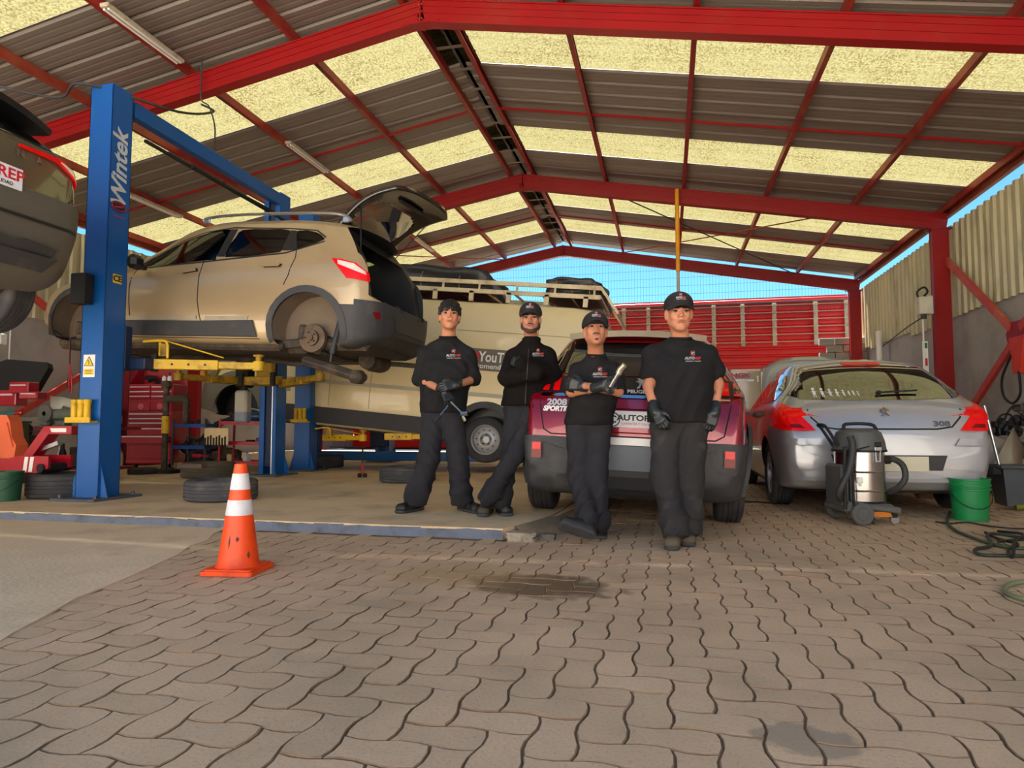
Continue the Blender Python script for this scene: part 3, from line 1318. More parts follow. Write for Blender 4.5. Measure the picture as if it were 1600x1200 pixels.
def wheel(parent, x, y, z, r=.32, w=.21, ri=.205, side=1, style='steel', mrim=None, mt=None, steer=0.0):
    o = bpy.data.objects.new('wheel', None)
    COL.objects.link(o)
    o.parent = parent
    o.location = (x, y, z)
    o.rotation_euler = (0, 0, steer + (0 if side > 0 else PI))
    mb = MB()
    mb.lathe(tyre_prof(r, w, ri), n=48, R=RY)
    mb.build('tyre', mt or M_tyre, o, smooth=40)
    # outboard face towards +y of this empty
    mb = MB()
    rim = mrim or M_rimp
    h = w / 2
    R = Matrix.Rotation(-PI / 2, 3, 'X')
    prof = [(ri + .010, h * .80), (ri + .004, h * .86), (ri - .012, h * .78), (ri - .020, h * .3), (ri - .024, -h * .8)]
    mb.lathe(prof, n=40, R=R)
    if style == 'steel':
        mb.lathe([(0, h * .42), (.052, h * .42), (.056, h * .30), (.10, h * .62), (.125, h * .60), (ri - .022, h * .25), (ri - .022, h * .15), (.0, h * .10)], n=40, R=R)
        mb.build('rim', rim, o, smooth=40)
        hb = MB()
        for k in range(10):
            a = 2 * PI * k / 10
            hb.cyl((math.cos(a) * .148, h * .44, math.sin(a) * .148), (math.cos(a) * .148, h * .53, math.sin(a) * .148), .013, n=10)
        for k in range(5):
            a = 2 * PI * k / 5 + .3
            hb.cyl((math.cos(a) * .072, h * .40, math.sin(a) * .072), (math.cos(a) * .072, h * .62, math.sin(a) * .072), .014, n=8)
        hb.build('rim_holes', M_blackpl, o, smooth=0)
    else:
        for k in range(5):
            a = 2 * PI * k / 5 + .3
            for da in (-.13, .13):
                p1 = Vector((math.cos(a + da * .3) * .05, h * .5, math.sin(a + da * .3) * .05))
                p2 = Vector((math.cos(a + da) * (ri - .015), h * .55, math.sin(a + da) * (ri - .015)))
                mb.bar(p1, p2, .03, .03, up=(0, 1, 0), bev=.006)
        mb.lathe([(0, h * .66), (.06, h * .62), (.07, h * .3), (0, h * .3)], n=20, R=R)
        mb.build('rim', rim, o, smooth=40)
        d = MB()
        d.lathe([(0, h * .1), (.14, h * .1), (.14, -.01), (0, -.01)], n=24, R=R)
        d.build('brake_disc', M_rust, o, smooth=30)
    return o


def arch_cut(centres, r, ww, depth, dark):
    out = []
    for x, z in centres:
        for sg in (1, -1):
            mb = MB()
            mb.cyl((x, sg * (ww - depth), z), (x, sg * (ww + .3), z), r, n=40)
            out.append(mb)
    return out


def seam(bvh, pts, T, parent, w=.007, name='panel_gap', m=None, off=.0015):
    """thin dark line along pts (u, v) draped on the body"""
    pts = [Vector((p[0], p[1])) for p in pts]
    # resample
    dense = []
    for a, b in zip(pts[:-1], pts[1:]):
        n = max(1, int((b - a).length / .05))
        for i in range(n):
            dense.append(a + (b - a) * (i / n))
    dense.append(pts[-1])
    d3 = -(T.to_3x3() @ Vector((0, 0, 1))).normalized()
    vs, fs = [], []
    for i, p in enumerate(dense):
        t = dense[min(i + 1, len(dense) - 1)] - dense[max(i - 1, 0)]
        t.normalize()
        nrm = Vector((-t.y, t.x)) * w / 2
        for q in (p + nrm, p - nrm):
            wq = T @ Vector((q.x, q.y, 0))
            h = bvh.ray_cast(wq - d3 * 1.5, d3, 4)
            if h[0] is None:
                f = bvh.find_nearest(wq)
                vs.append(f[0] + f[1] * off)
            else:
                vs.append(h[0] - d3 * off)
    for i in range(len(dense) - 1):
        fs.append((2 * i, 2 * i + 1, 2 * i + 3, 2 * i + 2))
    mb = MB()
    mb.add(vs, fs)
    return mb.build(name, m or M_seam, parent, smooth=0)


# local frames for side (u = x, v = z) and rear (u = -y i.e. to the right, v = z) projections
T_LEFT = Matrix(((1, 0, 0, 0), (0, 0, 1, 1.2), (0, 1, 0, 0), (0, 0, 0, 1)))      # z axis -> +y
T_RIGHT = Matrix(((1, 0, 0, 0), (0, 0, -1, -1.2), (0, 1, 0, 0), (0, 0, 0, 1)))
T_REAR = Matrix(((0, 0, -1, -.6), (-1, 0, 0, 0), (0, 1, 0, 0), (0, 0, 0, 1)))    # z axis -> -x


def solidify(o, t, offset=0):
    md = o.modifiers.new('s', 'SOLIDIFY')
    md.thickness = t
    md.offset = offset
    dg = bpy.context.evaluated_depsgraph_get()
    dg.update()
    me = bpy.data.meshes.new_from_object(o.evaluated_get(dg))
    o.modifiers.clear()
    o.data = me


class Car:
    def __init__(s, name, label, loc, rot, cat='car', group=None):
        s.root = thing(name, label, cat, loc, rot=rot, group=group)
        s.W = xf(loc, rot)
        s.Wi = s.W.inverted()

    def side(s, pts, Y):
        """pixels on the world plane Y -> local (x, z)"""
        out = []
        for p in pts:
            q = s.Wi @ on(p[0], p[1], Y=Y)
            out.append((q.x, q.z))
        return out

    def rear(s, pts, Y):
        """pixels on the world plane Y -> local (-y, z) for cars that face away"""
        out = []
        for p in pts:
            q = s.Wi @ on(p[0], p[1], Y=Y)
            out.append((-q.y, q.z))
        return out

    def shell(s, paint, **k):
        mb = car_shell(**k)
        o = mb.build('body', None, s.root, smooth=0)
        s.subd = subsurf_obj(o, 1)
        s.body = o
        s.bvh = bvh_of(o.data)
        s.paint = paint
        return o

    def finish_shell(s, dark, cutters):
        o = s.body
        o.data.materials.clear()
        o.data.materials.append(s.paint)
        o.data.materials.append(dark)
        o.parent = None
        cs = [cutter(m, [s.paint, dark]) for m in cutters]
        if cs:
            bool_cut(o, cs)
        o.parent = s.root
        me = o.data
        me.shade_smooth()
        me.set_sharp_from_angle(angle=math.radians(32))
        return o

    def split(s, planes, test, m, name, push=.012):
        """cuts the body along planes and lifts the faces that pass the test off as a part of their own"""
        bm = bmesh.new()
        bm.from_mesh(s.body.data)
        for co, no in planes:
            bmesh.ops.bisect_plane(bm, geom=bm.verts[:] + bm.edges[:] + bm.faces[:], plane_co=co, plane_no=no, dist=1e-4)
        bm.normal_update()
        sel = [f for f in bm.faces if f.material_index == 0 and test(f.calc_center_median())]
        vi, vs, fs = {}, [], []
        for f in sel:
            row = []
            for v in f.verts:
                if v not in vi:
                    vi[v] = len(vs)
                    vs.append(v.co + v.normal * push)
                row.append(vi[v])
            fs.append(row)
        bm.free()
        me = bpy.data.meshes.new(name)
        me.from_pydata([tuple(v) for v in vs], [], fs)
        me.materials.append(m)
        o = link(name, me, None)
        solidify(o, push * 1.6, -1)
        o.data.shade_smooth()
        o.data.set_sharp_from_angle(angle=math.radians(35))
        o.parent = s.root
        return o

    def patch(s, poly, T, m, name, off=.004, thick=.006, step=.05, sm=0, parent=None):
        if sm:
            poly = smooth_closed(poly, sm)
        return patch(s.bvh, poly, T, m, name, parent or s.root, off, thick, step)


def mirror_poly(p):
    return [(-a, b) for a, b in p][::-1]


def badge_ring(parent, c, R, m, r=.03, t=.006, name='badge'):
    mb = MB()
    pts = [Vector(c) + R @ Vector((math.cos(a) * r, math.sin(a) * r, 0)) for a in [2 * PI * k / 20 for k in range(20)]]
    mb.tube(pts, t, n=6, closed=True)
    return mb.build(name, m, parent)


# ------------------------------------------------------------------ gold SUV on the blue lift
PITCH = math.radians(2.5)
gold = Car('suv', 'metallic gold SUV raised on the blue lift with its tailgate open and wheels off', (-2.78, 6.94, 1.36), (0, -PITCH, PI))
M_gold = mat('gold_metallic_paint', sr(172, 150, 114), .34, .22, var=.04, scale=2, coat=.7, dirt=sr(150, 126, 90), dscale=1.5, damt=.2)
g = gold
SHF = lambda c: [(x if x < .2 else x - .12, v) for x, v in c]
g.shell(M_gold, L=4.30,
        zb=SHF([(0, .36), (.15, .26), (.5, .2), (3.8, .2), (4.2, .26), (4.42, .36)]),
        zt=SHF([(0, .70), (.03, .84), (.08, .98), (.16, 1.12), (.30, 1.34), (.46, 1.48), (.78, 1.56), (1.3, 1.60), (2.0, 1.60), (2.45, 1.53), (2.85, 1.33), (3.22, 1.09), (3.5, 1.02), (4.0, .92), (4.25, .80), (4.37, .66), (4.42, .58)]),
        ww=SHF([(0, .42), (.04, .62), (.11, .75), (.19, .81), (.36, .86), (.6, .88), (1.0, .89), (3.4, .89), (3.9, .86), (4.15, .80), (4.3, .70), (4.42, .50)]),
        ws=SHF([(0, .38), (.05, .60), (.19, .76), (.5, .83), (3.7, .83), (4.1, .78), (4.42, .46)]),
        zbelt=SHF([(0, .88), (.4, 1.06), (1.1, 1.01), (2.4, .93), (3.2, .90), (4.0, .80), (4.42, .5)]),
        wr=SHF([(0, .50), (.12, .58), (.5, .60), (1.0, .62), (2.1, .62), (2.8, .60), (3.3, .72), (4.0, .70), (4.42, .4)]))
YS = 6.06
win_f = g.side([(208, 414), (224, 396), (262, 372), (300, 357), (340, 349), (330, 398), (318, 404)], YS)
win_r = g.side([(344, 399), (352, 364), (360, 350), (400, 349), (436, 351), (438, 372), (432, 388), (420, 392)], YS)
win_q = g.side([(449, 352), (478, 354), (493, 364), (492, 370), (456, 387), (450, 376)], YS)
RH, FH = .77, 3.55
M_liner = mat('dusty_wheel_well_liner', sr(118, 104, 88), .9, var=.15, scale=6, bump=.2, bscale=30)
arches = arch_cut([(RH, .36), (FH, .36)], .385, .89, .30, M_under)
cabin = MB()
cabin.M = Matrix(((1, 0, 0, 0), (0, 0, 1, 0), (0, 1, 0, 0), (0, 0, 0, 1)))
cabin.prism([(-.3, .72), (.35, .62), (2.9, .62), (2.9, .95), (2.65, 1.22), (2.2, 1.46), (.7, 1.50), (.20, 1.22), (-.3, 1.22)], -.62, .62)
hatch = MB()
hatch.M = Matrix(((1, 0, 0, 0), (0, 0, 1, 0), (0, 1, 0, 0), (0, 0, 0, 1)))
hatch.prism(g.side([(535, 350), (552, 376), (566, 402), (571, 437), (575, 460), (598, 474), (690, 500), (690, 330)], 6.22), -.775, .775)
cuts = arches + [cabin, hatch]
for wpoly in (win_f, win_r, win_q):
    c_ = MB()
    c_.M = Matrix(((1, 0, 0, 0), (0, 0, 1, 0), (0, 1, 0, 0), (0, 0, 0, 1)))
    c_.prism(smooth_closed(wpoly, 2), -1.1, 1.1)
    cuts.append(c_)
# windscreen opening
c_ = MB()
c_.M = Matrix(((1, 0, 0, 0), (0, 0, 1, 0), (0, 1, 0, 0), (0, 0, 0, 1)))
c_.prism([(2.35, 1.48), (2.7, 1.7), (3.4, 1.15), (2.85, 1.08)], -.56, .56)
cuts.append(c_)
g.finish_shell(M_blackpl, cuts)
for (hx) in (RH, FH):
    for sg in (1, -1):
        mb = MB()
        n_ = 24
        vs_, fs_ = [(hx, sg * .592, .36)], []
        for k in range(n_ + 1):
            a = PI * (-.08 + 1.16 * k / n_)
            vs_.append((hx + .383 * math.cos(a), sg * .592, .36 + .383 * math.sin(a)))
            vs_.append((hx + .383 * math.cos(a), sg * .86, .36 + .383 * math.sin(a)))
        for k in range(n_):
            fs_.append((0, 1 + 2 * k, 3 + 2 * k))
            fs_.append((1 + 2 * k, 2 + 2 * k, 4 + 2 * k, 3 + 2 * k))
        mb.add(vs_, fs_)
        mb.build('wheel_well_liner', M_liner, g.root, smooth=40)
M_tint = bpy.data.materials.new('tinted_window_glass')
M_tint.use_nodes = True
N, L = M_tint.node_tree.nodes, M_tint.node_tree.links
N.clear()
o_ = N.new('ShaderNodeOutputMaterial')
t_ = N.new('ShaderNodeBsdfTransparent')
t_.inputs[0].default_value = (.62, .66, .60, 1)
gl = N.new('ShaderNodeBsdfGlossy')
gl.inputs['Roughness'].default_value = .02
fr = N.new('ShaderNodeFresnel')
fr.inputs[0].default_value = 1.7
m_ = N.new('ShaderNodeMixShader')
L.new(fr.outputs[0], m_.inputs[0])
L.new(t_.outputs[0], m_.inputs[1])
L.new(gl.outputs[0], m_.inputs[2])
L.new(m_.outputs[0], o_.inputs[0])
for T in (T_LEFT, T_RIGHT):
    for nm, wpoly in (('front_door_window', win_f), ('rear_door_window', win_r), ('quarter_window', win_q)):
        g.patch(wpoly, T, M_tint, nm, off=-.010, thick=.004, sm=2)
# black window surrounds, seams, cladding on the near side
def grow(poly, d):
    cx = sum(p[0] for p in poly) / len(poly)
    cy = sum(p[1] for p in poly) / len(poly)
    return [(cx + (x - cx) * (1 + d / max(.2, math.hypot(x - cx, y - cy))), cy + (y - cy) * (1 + d / max(.2, math.hypot(x - cx, y - cy)))) for x, y in poly]


for T in (T_LEFT, T_RIGHT):
    pass
M_mould = mat('pale_door_moulding', sr(160, 150, 130), .45, .2)
T = T_LEFT
seam(g.bvh, g.side([(312, 404), (310, 430), (309, 470), (312, 500), (318, 524)], YS), T, g.root, .012)
seam(g.bvh, g.side([(440, 352), (455, 376), (457, 400), (450, 430), (443, 445)], YS), T, g.root, .012)
seam(g.bvh, g.side([(206, 418), (202, 450), (203, 500)], YS), T, g.root, .012)
seam(g.bvh, g.side([(205, 417), (310, 407), (440, 392), (497, 371)], YS), T, g.root, .018, 'window_trim', M_blackpl)
seam(g.bvh, g.side([(208, 412), (224, 393), (262, 369), (300, 354), (345, 346), (440, 348), (480, 351), (497, 364)], YS), T, g.root, .016, 'window_trim', M_blackpl)
pil = [g.side([(331, 398), (341, 349), (352, 349), (343, 398)], YS), g.side([(433, 388), (438, 351), (448, 352), (456, 387)], YS)]
for p_ in pil:
    g.patch(p_, T, M_blackpl, 'door_pillar', off=.002, thick=.003, step=.08)
# bright moulding on doors and dark sill cladding
g.patch(g.side([(201, 493), (307, 493), (307, 499), (201, 500)], YS), T, M_mould, 'door_moulding', off=.006, thick=.006, step=.1)
g.patch(g.side([(320, 494), (388, 494), (386, 499), (320, 500)], YS), T, M_mould, 'door_moulding', off=.006, thick=.006, step=.1)
g.patch(g.side([(160, 500), (308, 501), (394, 500), (400, 545), (300, 545), (165, 545)], YS), T, M_greypl, 'sill_cladding', off=.008, thick=.012, step=.08)


def arch_ring(car, cx, cz, r0, r1, a0, a1, T, m, name='wheel_arch_trim', off=.008, thick=.012):
    n = 18
    poly = [(cx + r1 * math.cos(math.radians(a0 + (a1 - a0) * i / n)), cz + r1 * math.sin(math.radians(a0 + (a1 - a0) * i / n))) for i in range(n + 1)]
    poly += [(cx + r0 * math.cos(math.radians(a1 + (a0 - a1) * i / n)), cz + r0 * math.sin(math.radians(a1 + (a0 - a1) * i / n))) for i in range(n + 1)]
    return car.patch(poly, T, m, name, off=off, thick=thick, step=.05)


for T in (T_LEFT, T_RIGHT):
    for cx in (RH, FH):
        arch_ring(g, cx, .36, .375, .445, -18, 198, T, M_greypl)
T = T_LEFT
# rear bumper cladding, side and rear projections
g.split([((0, 0, .615), (0, 0, 1)), ((RH, 0, 0), (1, 0, 0)), ((.26, 0, 0), (1, 0, 0)), ((0, 0, .67), (0, 0, 1))], lambda c: (c.z < .615 and c.x < RH) or (c.x < .26 and c.z < .67), M_greypl, 'rear_bumper', .014)
g.patch([(-.40, .40), (.40, .40), (.44, .54), (-.44, .54)], T_REAR, M_blackpl, 'bumper_inset', off=.02, thick=.008, step=.06)
g.patch(g.side([(516, 402), (530, 403), (555, 410), (570, 424), (571, 437), (541, 434), (530, 420)], YS), T, M_lampred, 'tail_lamp', off=.006, thick=.012, step=.03)
g.patch(g.side([(526, 405), (552, 411), (566, 422), (567, 427), (548, 420), (528, 412)], YS), T, M_lampwhite, 'tail_lamp_lens', off=.012, thick=.010, step=.03)
g.patch(g.side([(574, 484), (584, 483), (586, 492), (577, 495)], YS), T, M_lampdark, 'reflector', off=.03, thick=.008, step=.03)
# door handles
for pts in ([(404, 410), (412, 412), (430, 412), (438, 411), (436, 416), (412, 417)], [(277, 422), (285, 419), (304, 418), (306, 423), (286, 427)]):
    g.patch(g.side(pts, YS), T, M_gold, 'door_handle', off=.03, thick=.012, step=.05)
    q = g.side(pts, YS)
    g.patch(grow(q, .012), T, M_blackpl, 'handle_recess', off=.001, thick=.002, step=.05)
# roof rails
for sg in (1, -1):
    mb = MB()
    pts = [(.46, sg * .60, 1.54), (.54, sg * .61, 1.595), (.8, sg * .62, 1.625), (1.7, sg * .62, 1.635), (2.15, sg * .62, 1.61), (2.22, sg * .62, 1.57)]
    mb.tube(smooth_open(pts, 4), .017, n=8)
    mb.box((.52, sg * .605, 1.555), (.08, .03, .06), bev=.01)
    mb.box((2.18, sg * .62, 1.57), (.08, .03, .05), bev=.01)
    mb.build('roof_rail', M_steel, g.root)
# seats seen through the glass
M_seat = mat('dark_seat_fabric', sr(36, 34, 34), .9)
for (x, y) in ((2.15, .36), (2.15, -.36), (1.15, .36), (1.15, -.36)):
    mb = MB()
    mb.box((x, y, .98), (.16, .46, .62), R=Matrix.Rotation(math.radians(-14), 3, 'Y'), bev=.05)
    mb.box((x - .12, y, 1.37), (.10, .26, .17), R=Matrix.Rotation(math.radians(-14), 3, 'Y'), bev=.04)
    mb.build('seat', M_seat, g.root)
mb = MB()
mb.lathe([(.17, -.012), (.19, 0), (.17, .012), (.155, 0), (.17, -.012)], (2.52, .36, 1.05), 24, R=Matrix.Rotation(math.radians(65), 3, 'Y'))
mb.build('steering_wheel', M_blackpl, g.root)
# mirror peeking past the post
mb = MB()
mb.box((2.74, .98, 1.04), (.12, .18, .15), bev=.04)
mb.bar((2.74, .84, 1.0), (2.74, .94, 1.02), .05, .04)
mb.build('door_mirror', M_blackpl, g.root)
# wheel hubs without wheels
for x, zz in ((RH, .29), (FH, .30)):
    for sg in (1, -1):
        mb = MB()
        R = Matrix.Rotation(-sg * PI / 2, 3, 'X')
        mb.lathe([(0, .0), (.135, .0), (.145, .01), (.145, .022), (.082, .024), (.08, .055), (.034, .058), (.033, .075), (0, .075)], (x, sg * .70, zz), 32, R=R)
        for k in range(5):
            a = 2 * PI * k / 5
            p = Vector((x + math.cos(a) * .056, sg * .755, zz + math.sin(a) * .056))
            mb.cyl(p, p + Vector((0, sg * .03, 0)), .007, n=6)
        mb.build('brake_disc', M_rust, g.root)
        mb = MB()
        mb.lathe([(0, -.06), (.13, -.06), (.15, -.01), (.15, 0), (0, 0)], (x, sg * .69, zz), 24, R=R)
        mb.box((x + .12, sg * .69, zz + .06), (.08, .09, .16), bev=.02)
        mb.build('brake_backplate', M_under, g.root)
# underbody: subframes, arms, springs, exhaust
ub = MB()
ub.box((2.4, 0, .20), (2.6, 1.5, .10), bev=.03)
ub.box((1.0, 0, .20), (.28, 1.25, .12), bev=.04)
ub.box((3.85, 0, .22), (.5, 1.2, .16), bev=.05)
ub.box((.55, .05, .24), (.75, 1.2, .12), bev=.05)
ub.build('floor_pan', M_under, g.root)
for sg in (1, -1):
    for pa, pb, wa, ha in (((RH + .75, sg * .62, .20), (RH + .06, sg * .66, .25), .07, .09), ((RH - .05, sg * .15, .12), (RH - .02, sg * .66, .16), .09, .05),
                           ((RH + .22, sg * .15, .18), (RH + .05, sg * .66, .22), .05, .05), ((FH + .25, sg * .3, .14), (FH, sg * .68, .20), .09, .05), ((FH - .30, sg * .3, .14), (FH, sg * .68, .20), .07, .05)):
        mb = MB()
        mb.bar(pa, pb, wa, ha, bev=.015)
        mb.build('control_arm', M_under, g.root)
    mb = MB()
    pts = [(RH - .04 + .055 * math.cos(a), sg * .52 + .055 * math.sin(a), .18 + .028 * a / PI * 1.4) for a in [k * PI / 6 for k in range(60)]]
    mb.tube(pts, .008, n=6)
    mb.build('coil_spring', M_rust, g.root)
    mb = MB()
    mb.cyl((RH - .20, sg * .66, .14), (RH - .26, sg * .62, .50), .03, n=12)
    mb.cyl((RH - .19, sg * .66, .05), (RH - .20, sg * .66, .18), .014, n=8)
    mb.build('shock_absorber', M_greypl, g.root)
mb = MB()
mb.tube(smooth_open([(2.9, .1, .12), (1.7, .12, .10), (1.25, .2, .06), (.9, .1, .09), (.6, -.1, .12)], 5), .028, n=8)
mb.lathe([(0, -.26), (.10, -.24), (.12, -.1), (.12, .12), (.10, .22), (0, .24)], (.50, -.25, .14), 20, R=Matrix.Rotation(PI / 2, 3, 'X'), sx=1.0)
mb.tube([(.45, -.45, .14), (.3, -.55, .14), (.12, -.56, .13)], .03, n=10)
mb.build('exhaust', M_under, g.root)
mb = MB()
mb.bar((.95, .55, .08), (.25, .62, -.10), .16, .10, bev=.04)
mb.box((.30, .60, -.09), (.16, .22, .14), bev=.05)
mb.build('hanging_splash_guard', M_under, g.root)
# raised tailgate
h0, h1, h2, h3 = [g.Wi @ p for p in (on(527, 350, Y=6.40), on(608, 396, Y=7.50), on(716, 342, Y=7.50), on(626, 288, Y=6.40))]
# local plane: u from near to far side, v from hinge to tip
def tg(u, v, w=0.0):
    a = h0.lerp(h1, u)
    b = h3.lerp(h2, u)
    p = a.lerp(b, v)
    nrm = (h1 - h0).cross(h3 - h0).normalized()
    bul = (.10 * math.sin(PI * min(1, v)) + .05 * math.sin(PI * u))
    return p + nrm * (w + bul * TGS)


TGS = -1 if ((h1 - h0).cross(h3 - h0)).z > 0 else 1
TGS = 1 if ((h1 - h0).cross(h3 - h0)).z > 0 else -1


def tg_sheet(w, hole):
    mb = MB()
    nu, nv = 44, 44
    idx = {}
    vs, fs = [], []
    for i in range(nu + 1):
        for j in range(nv + 1):
            u, v = i / nu, j / nv
            uu = .5 + (u - .5) * (1 - .10 * v ** 2 - .05 * (1 - v))
            vv = v * (1 - .10 * (2 * u - 1) ** 4)
            idx[(i, j)] = len(vs)
            vs.append(tg(uu, vv, w))
    def inh(i, j):
        u, v = (i + .5) / nu, (j + .5) / nv
        return hole and ((abs(u - .5) / .40) ** 4 + (abs(v - .33) / .26) ** 4 < 1)
    for i in range(nu):
        for j in range(nv):
            if not inh(i, j):
                fs.append((idx[(i, j)], idx[(i + 1, j)], idx[(i + 1, j + 1)], idx[(i, j + 1)]))
    mb.add(vs, fs)
    return mb


M_darkinner = mat('glossy_dark_inner_panel', sr(34, 26, 22), .2, var=.3, scale=4, coat=.8)
tgo = tg_sheet(0, True).build('tailgate', M_darkinner, g.root, smooth=60)
solidify(tgo, .05)
tgo['label'] = 'raised tailgate with dark glossy inner panel'
mb = MB()
for (a, b) in (((.3, .74), (.7, .74)),):
    mb.bar(tg(*a, -.045 * TGS), tg(*b, -.045 * TGS), .05, .03, bev=.008)
mb.build('inner_trim', M_blackpl, tgo)
gs_ = MB()
gs_.add([tg(.12, .08), tg(.88, .08), tg(.88, .58), tg(.12, .58)], [(0, 1, 2, 3)])
M_tint2 = M_tint.copy()
M_tint2.node_tree.nodes['Transparent BSDF'].inputs[0].default_value = (.90, .91, .88, 1)
M_tint2.node_tree.nodes['Fresnel'].inputs[0].default_value = 1.25
gs_.build('tailgate_window', M_tint2, tgo, smooth=0)
for u in (.08,):
    mb = MB()
    mb.tube([tg(u, .34, -.03 * TGS), Vector((.34, .60, 1.20))], .010, n=8)
    mb.build('gas_strut', M_blackpl, g.root)
sp = MB()
sp.bar(tg(.08, .0, .03), tg(.92, .0, .03), .14, .03, bev=.012)
sp.build('spoiler', M_blackpl, g.root)
# ------------------------------------------------------------------ grey-green SUV at the left edge
grey = Car('suv', 'olive grey SUV lifted high at the left edge, seen from its rear corner', (-4.36, 3.42, 1.60), (0, 0, PI))
M_olive = mat('olive_grey_paint', sr(112, 108, 84), .2, .5, var=.04, scale=2, coat=1.0)
g = grey
g.shell(M_olive, L=4.35,
        zb=[(0, .50), (.10, .36), (.4, .24), (3.9, .22), (4.2, .26), (4.35, .4)],
        zt=[(0, .78), (.025, .92), (.05, 1.08), (.09, 1.22), (.17, 1.30), (.36, 1.42), (.55, 1.50), (1.0, 1.54), (1.8, 1.57), (2.4, 1.50), (2.9, 1.24), (3.2, 1.06), (3.9, .96), (4.2, .82), (4.35, .6)],
        ww=[(0, .66), (.05, .76), (.13, .83), (.3, .88), (.7, .92), (1.1, .92), (3.5, .92), (4.0, .86), (4.25, .74), (4.35, .55)],
        ws=[(0, .58), (.08, .72), (.3, .82), (.7, .86), (3.6, .86), (4.1, .78), (4.35, .5)],
        zbelt=[(0, 1.12), (.5, 1.12), (2.6, .98), (3.2, .92), (4.2, .76), (4.35, .5)],
        wr=[(0, .56), (.10, .70), (.4, .69), (.8, .66), (1.2, .64), (2.2, .62), (3.2, .72), (4.0, .66), (4.35, .4)])
g.finish_shell(M_under, arch_cut([(.86, .36), (3.40, .36)], .39, .92, .30, M_under))
g.split([((0, 0, .84), (0, 0, 1)), ((.86, 0, 0), (1, 0, 0))], lambda c: c.z < .84 and c.x < .86, mat('warm_grey_bumper', sr(88, 85, 76), .5, var=.08), 'rear_bumper', .03)
g.patch([(-.88, .62), (.88, .62), (.87, .64), (-.87, .64)], T_REAR, M_blackpl, 'bumper_seam', off=.045, thick=.004, step=.06)
g.patch([(-.55, .22), (.55, .22), (.60, .40), (-.60, .40)], T_REAR, M_greypl, 'skid_plate', off=.05, thick=.02, step=.08)
for sg in (1, -1):
    base = [(a, b + .18) for a, b in [(.30, .985), (.52, 1.005), (.70, 1.01), (.84, .96), (.885, .86), (.87, .81), (.80, .84), (.72, .91), (.60, .965), (.30, .965)]]
    poly = [(sg * a, b) for a, b in base]
    if sg < 0:
        poly = poly[::-1]
    g.patch(poly, T_REAR, M_lampred, 'tail_lamp', off=.010, thick=.014, step=.04)
    inner = [(sg * a, b) for a, b in [(.64, 1.165), (.78, 1.14), (.845, 1.06), (.84, 1.03), (.79, 1.045), (.74, 1.10)]]
    g.patch(inner if sg > 0 else inner[::-1], T_REAR, M_lampwhite, 'tail_lamp_lens', off=.022, thick=.008, step=.04)
for T in (T_LEFT, T_RIGHT):
    for cx in (.86, 3.40):
        arch_ring(g, cx, .36, .38, .44, -10, 190, T, M_greypl)
    g.patch([(1.25, .20), (3.0, .20), (3.0, .36), (1.25, .36)], T, M_greypl, 'sill_cladding', off=.008, thick=.012, step=.1)
    g.patch(smooth_closed([(.50, 1.10), (1.0, 1.38), (2.2, 1.42), (2.75, 1.16), (2.7, 1.04), (1.5, 1.06)], 2), T, M_glass, 'side_window', off=.003, thick=.004, step=.1)
    g.patch([(.0, 1.0), (.16, 1.04), (.24, 1.12), (.2, 1.14), (.02, 1.12)], T, M_lampred, 'tail_lamp', off=.008, thick=.010, step=.04)
g.patch(smooth_closed([(-.60, 1.24), (.60, 1.24), (.56, 1.38), (.3, 1.44), (-.3, 1.44), (-.56, 1.38)], 3), T_REAR, M_glass, 'rear_window', off=.004, thick=.004, step=.06)
mb = MB()
pts = []
for k in range(13):
    y = -.70 + 1.4 * k / 12
    pts.append((.10 + .12 * (abs(y) / .7) ** 2, y, 1.50 - .05 * (y / .7) ** 2))
for i in range(12):
    a, b = Vector(pts[i]), Vector(pts[i + 1])
    mb.add([a, b, b + Vector((.42, 0, .05)), a + Vector((.42, 0, .05)), a + Vector((.02, 0, -.04)), b + Vector((.02, 0, -.04)), b + Vector((.42, 0, -.0)), a + Vector((.42, 0, 0))],
           [(0, 1, 2, 3), (4, 7, 6, 5), (0, 4, 5, 1)])
mb.build('spoiler', M_blackpl, g.root, smooth=50)
pl = g.patch([(-.26, .80), (.26, .80), (.26, .955), (-.26, .955)], T_REAR, M_blackpl, 'plate_recess', off=.004, thick=.006, step=.3)
mb = MB()
mb.box((-.035, 0, .875), (.012, .52, .15), bev=.004)
pl = mb.build('number_plate', M_plate, g.root, smooth=0)
TT = Matrix(((0, 0, -1, -.043), (-1, 0, 0, 0), (0, 1, 0, .89), (0, 0, 0, 1)))
lettering('AUTOREP', TT, .105, M_redink, pl, bold=.002, sx=1.15)
lettering('GARANTIA Y CALIDAD', Matrix.Translation((0, 0, -.065)) @ TT, .036, M_ink, pl)
for ch, yy in (('N', -.31), ('A', -.46)):
    lettering(ch, Matrix(((0, 0, -1, .02), (-1, 0, 0, yy), (0, 1, 0, 1.10), (0, 0, 0, 1))), .085, M_chrome, g.root, bvh=g.bvh, ndir=(1, 0, 0), off=.008, name='badge_letter', bold=.003)
seam(g.bvh, [(-.78, .93), (-.6, .80), (.6, .80), (.78, .93)], T_REAR, g.root, .010)
seam(g.bvh, [(.74, .66), (.80, .64), (.86, .66)], T_REAR, g.root, .006)
for (x, y, s_) in ((.86, .80, 1), (.86, -.80, -1), (3.40, .80, 1), (3.40, -.80, -1)):
    wheel(g.root, x, y, .27, .345, .225, .22, s_, 'alloy')
mb = MB()
mb.box((2.2, 0, .24), (3.2, 1.5, .08), bev=.03)
mb.box((.86, 0, .28), (.2, 1.3, .12), bev=.04)
mb.cyl((.5, -.5, .30), (.5, .1, .30), .11, n=14)
mb.build('underbody', M_under, g.root)
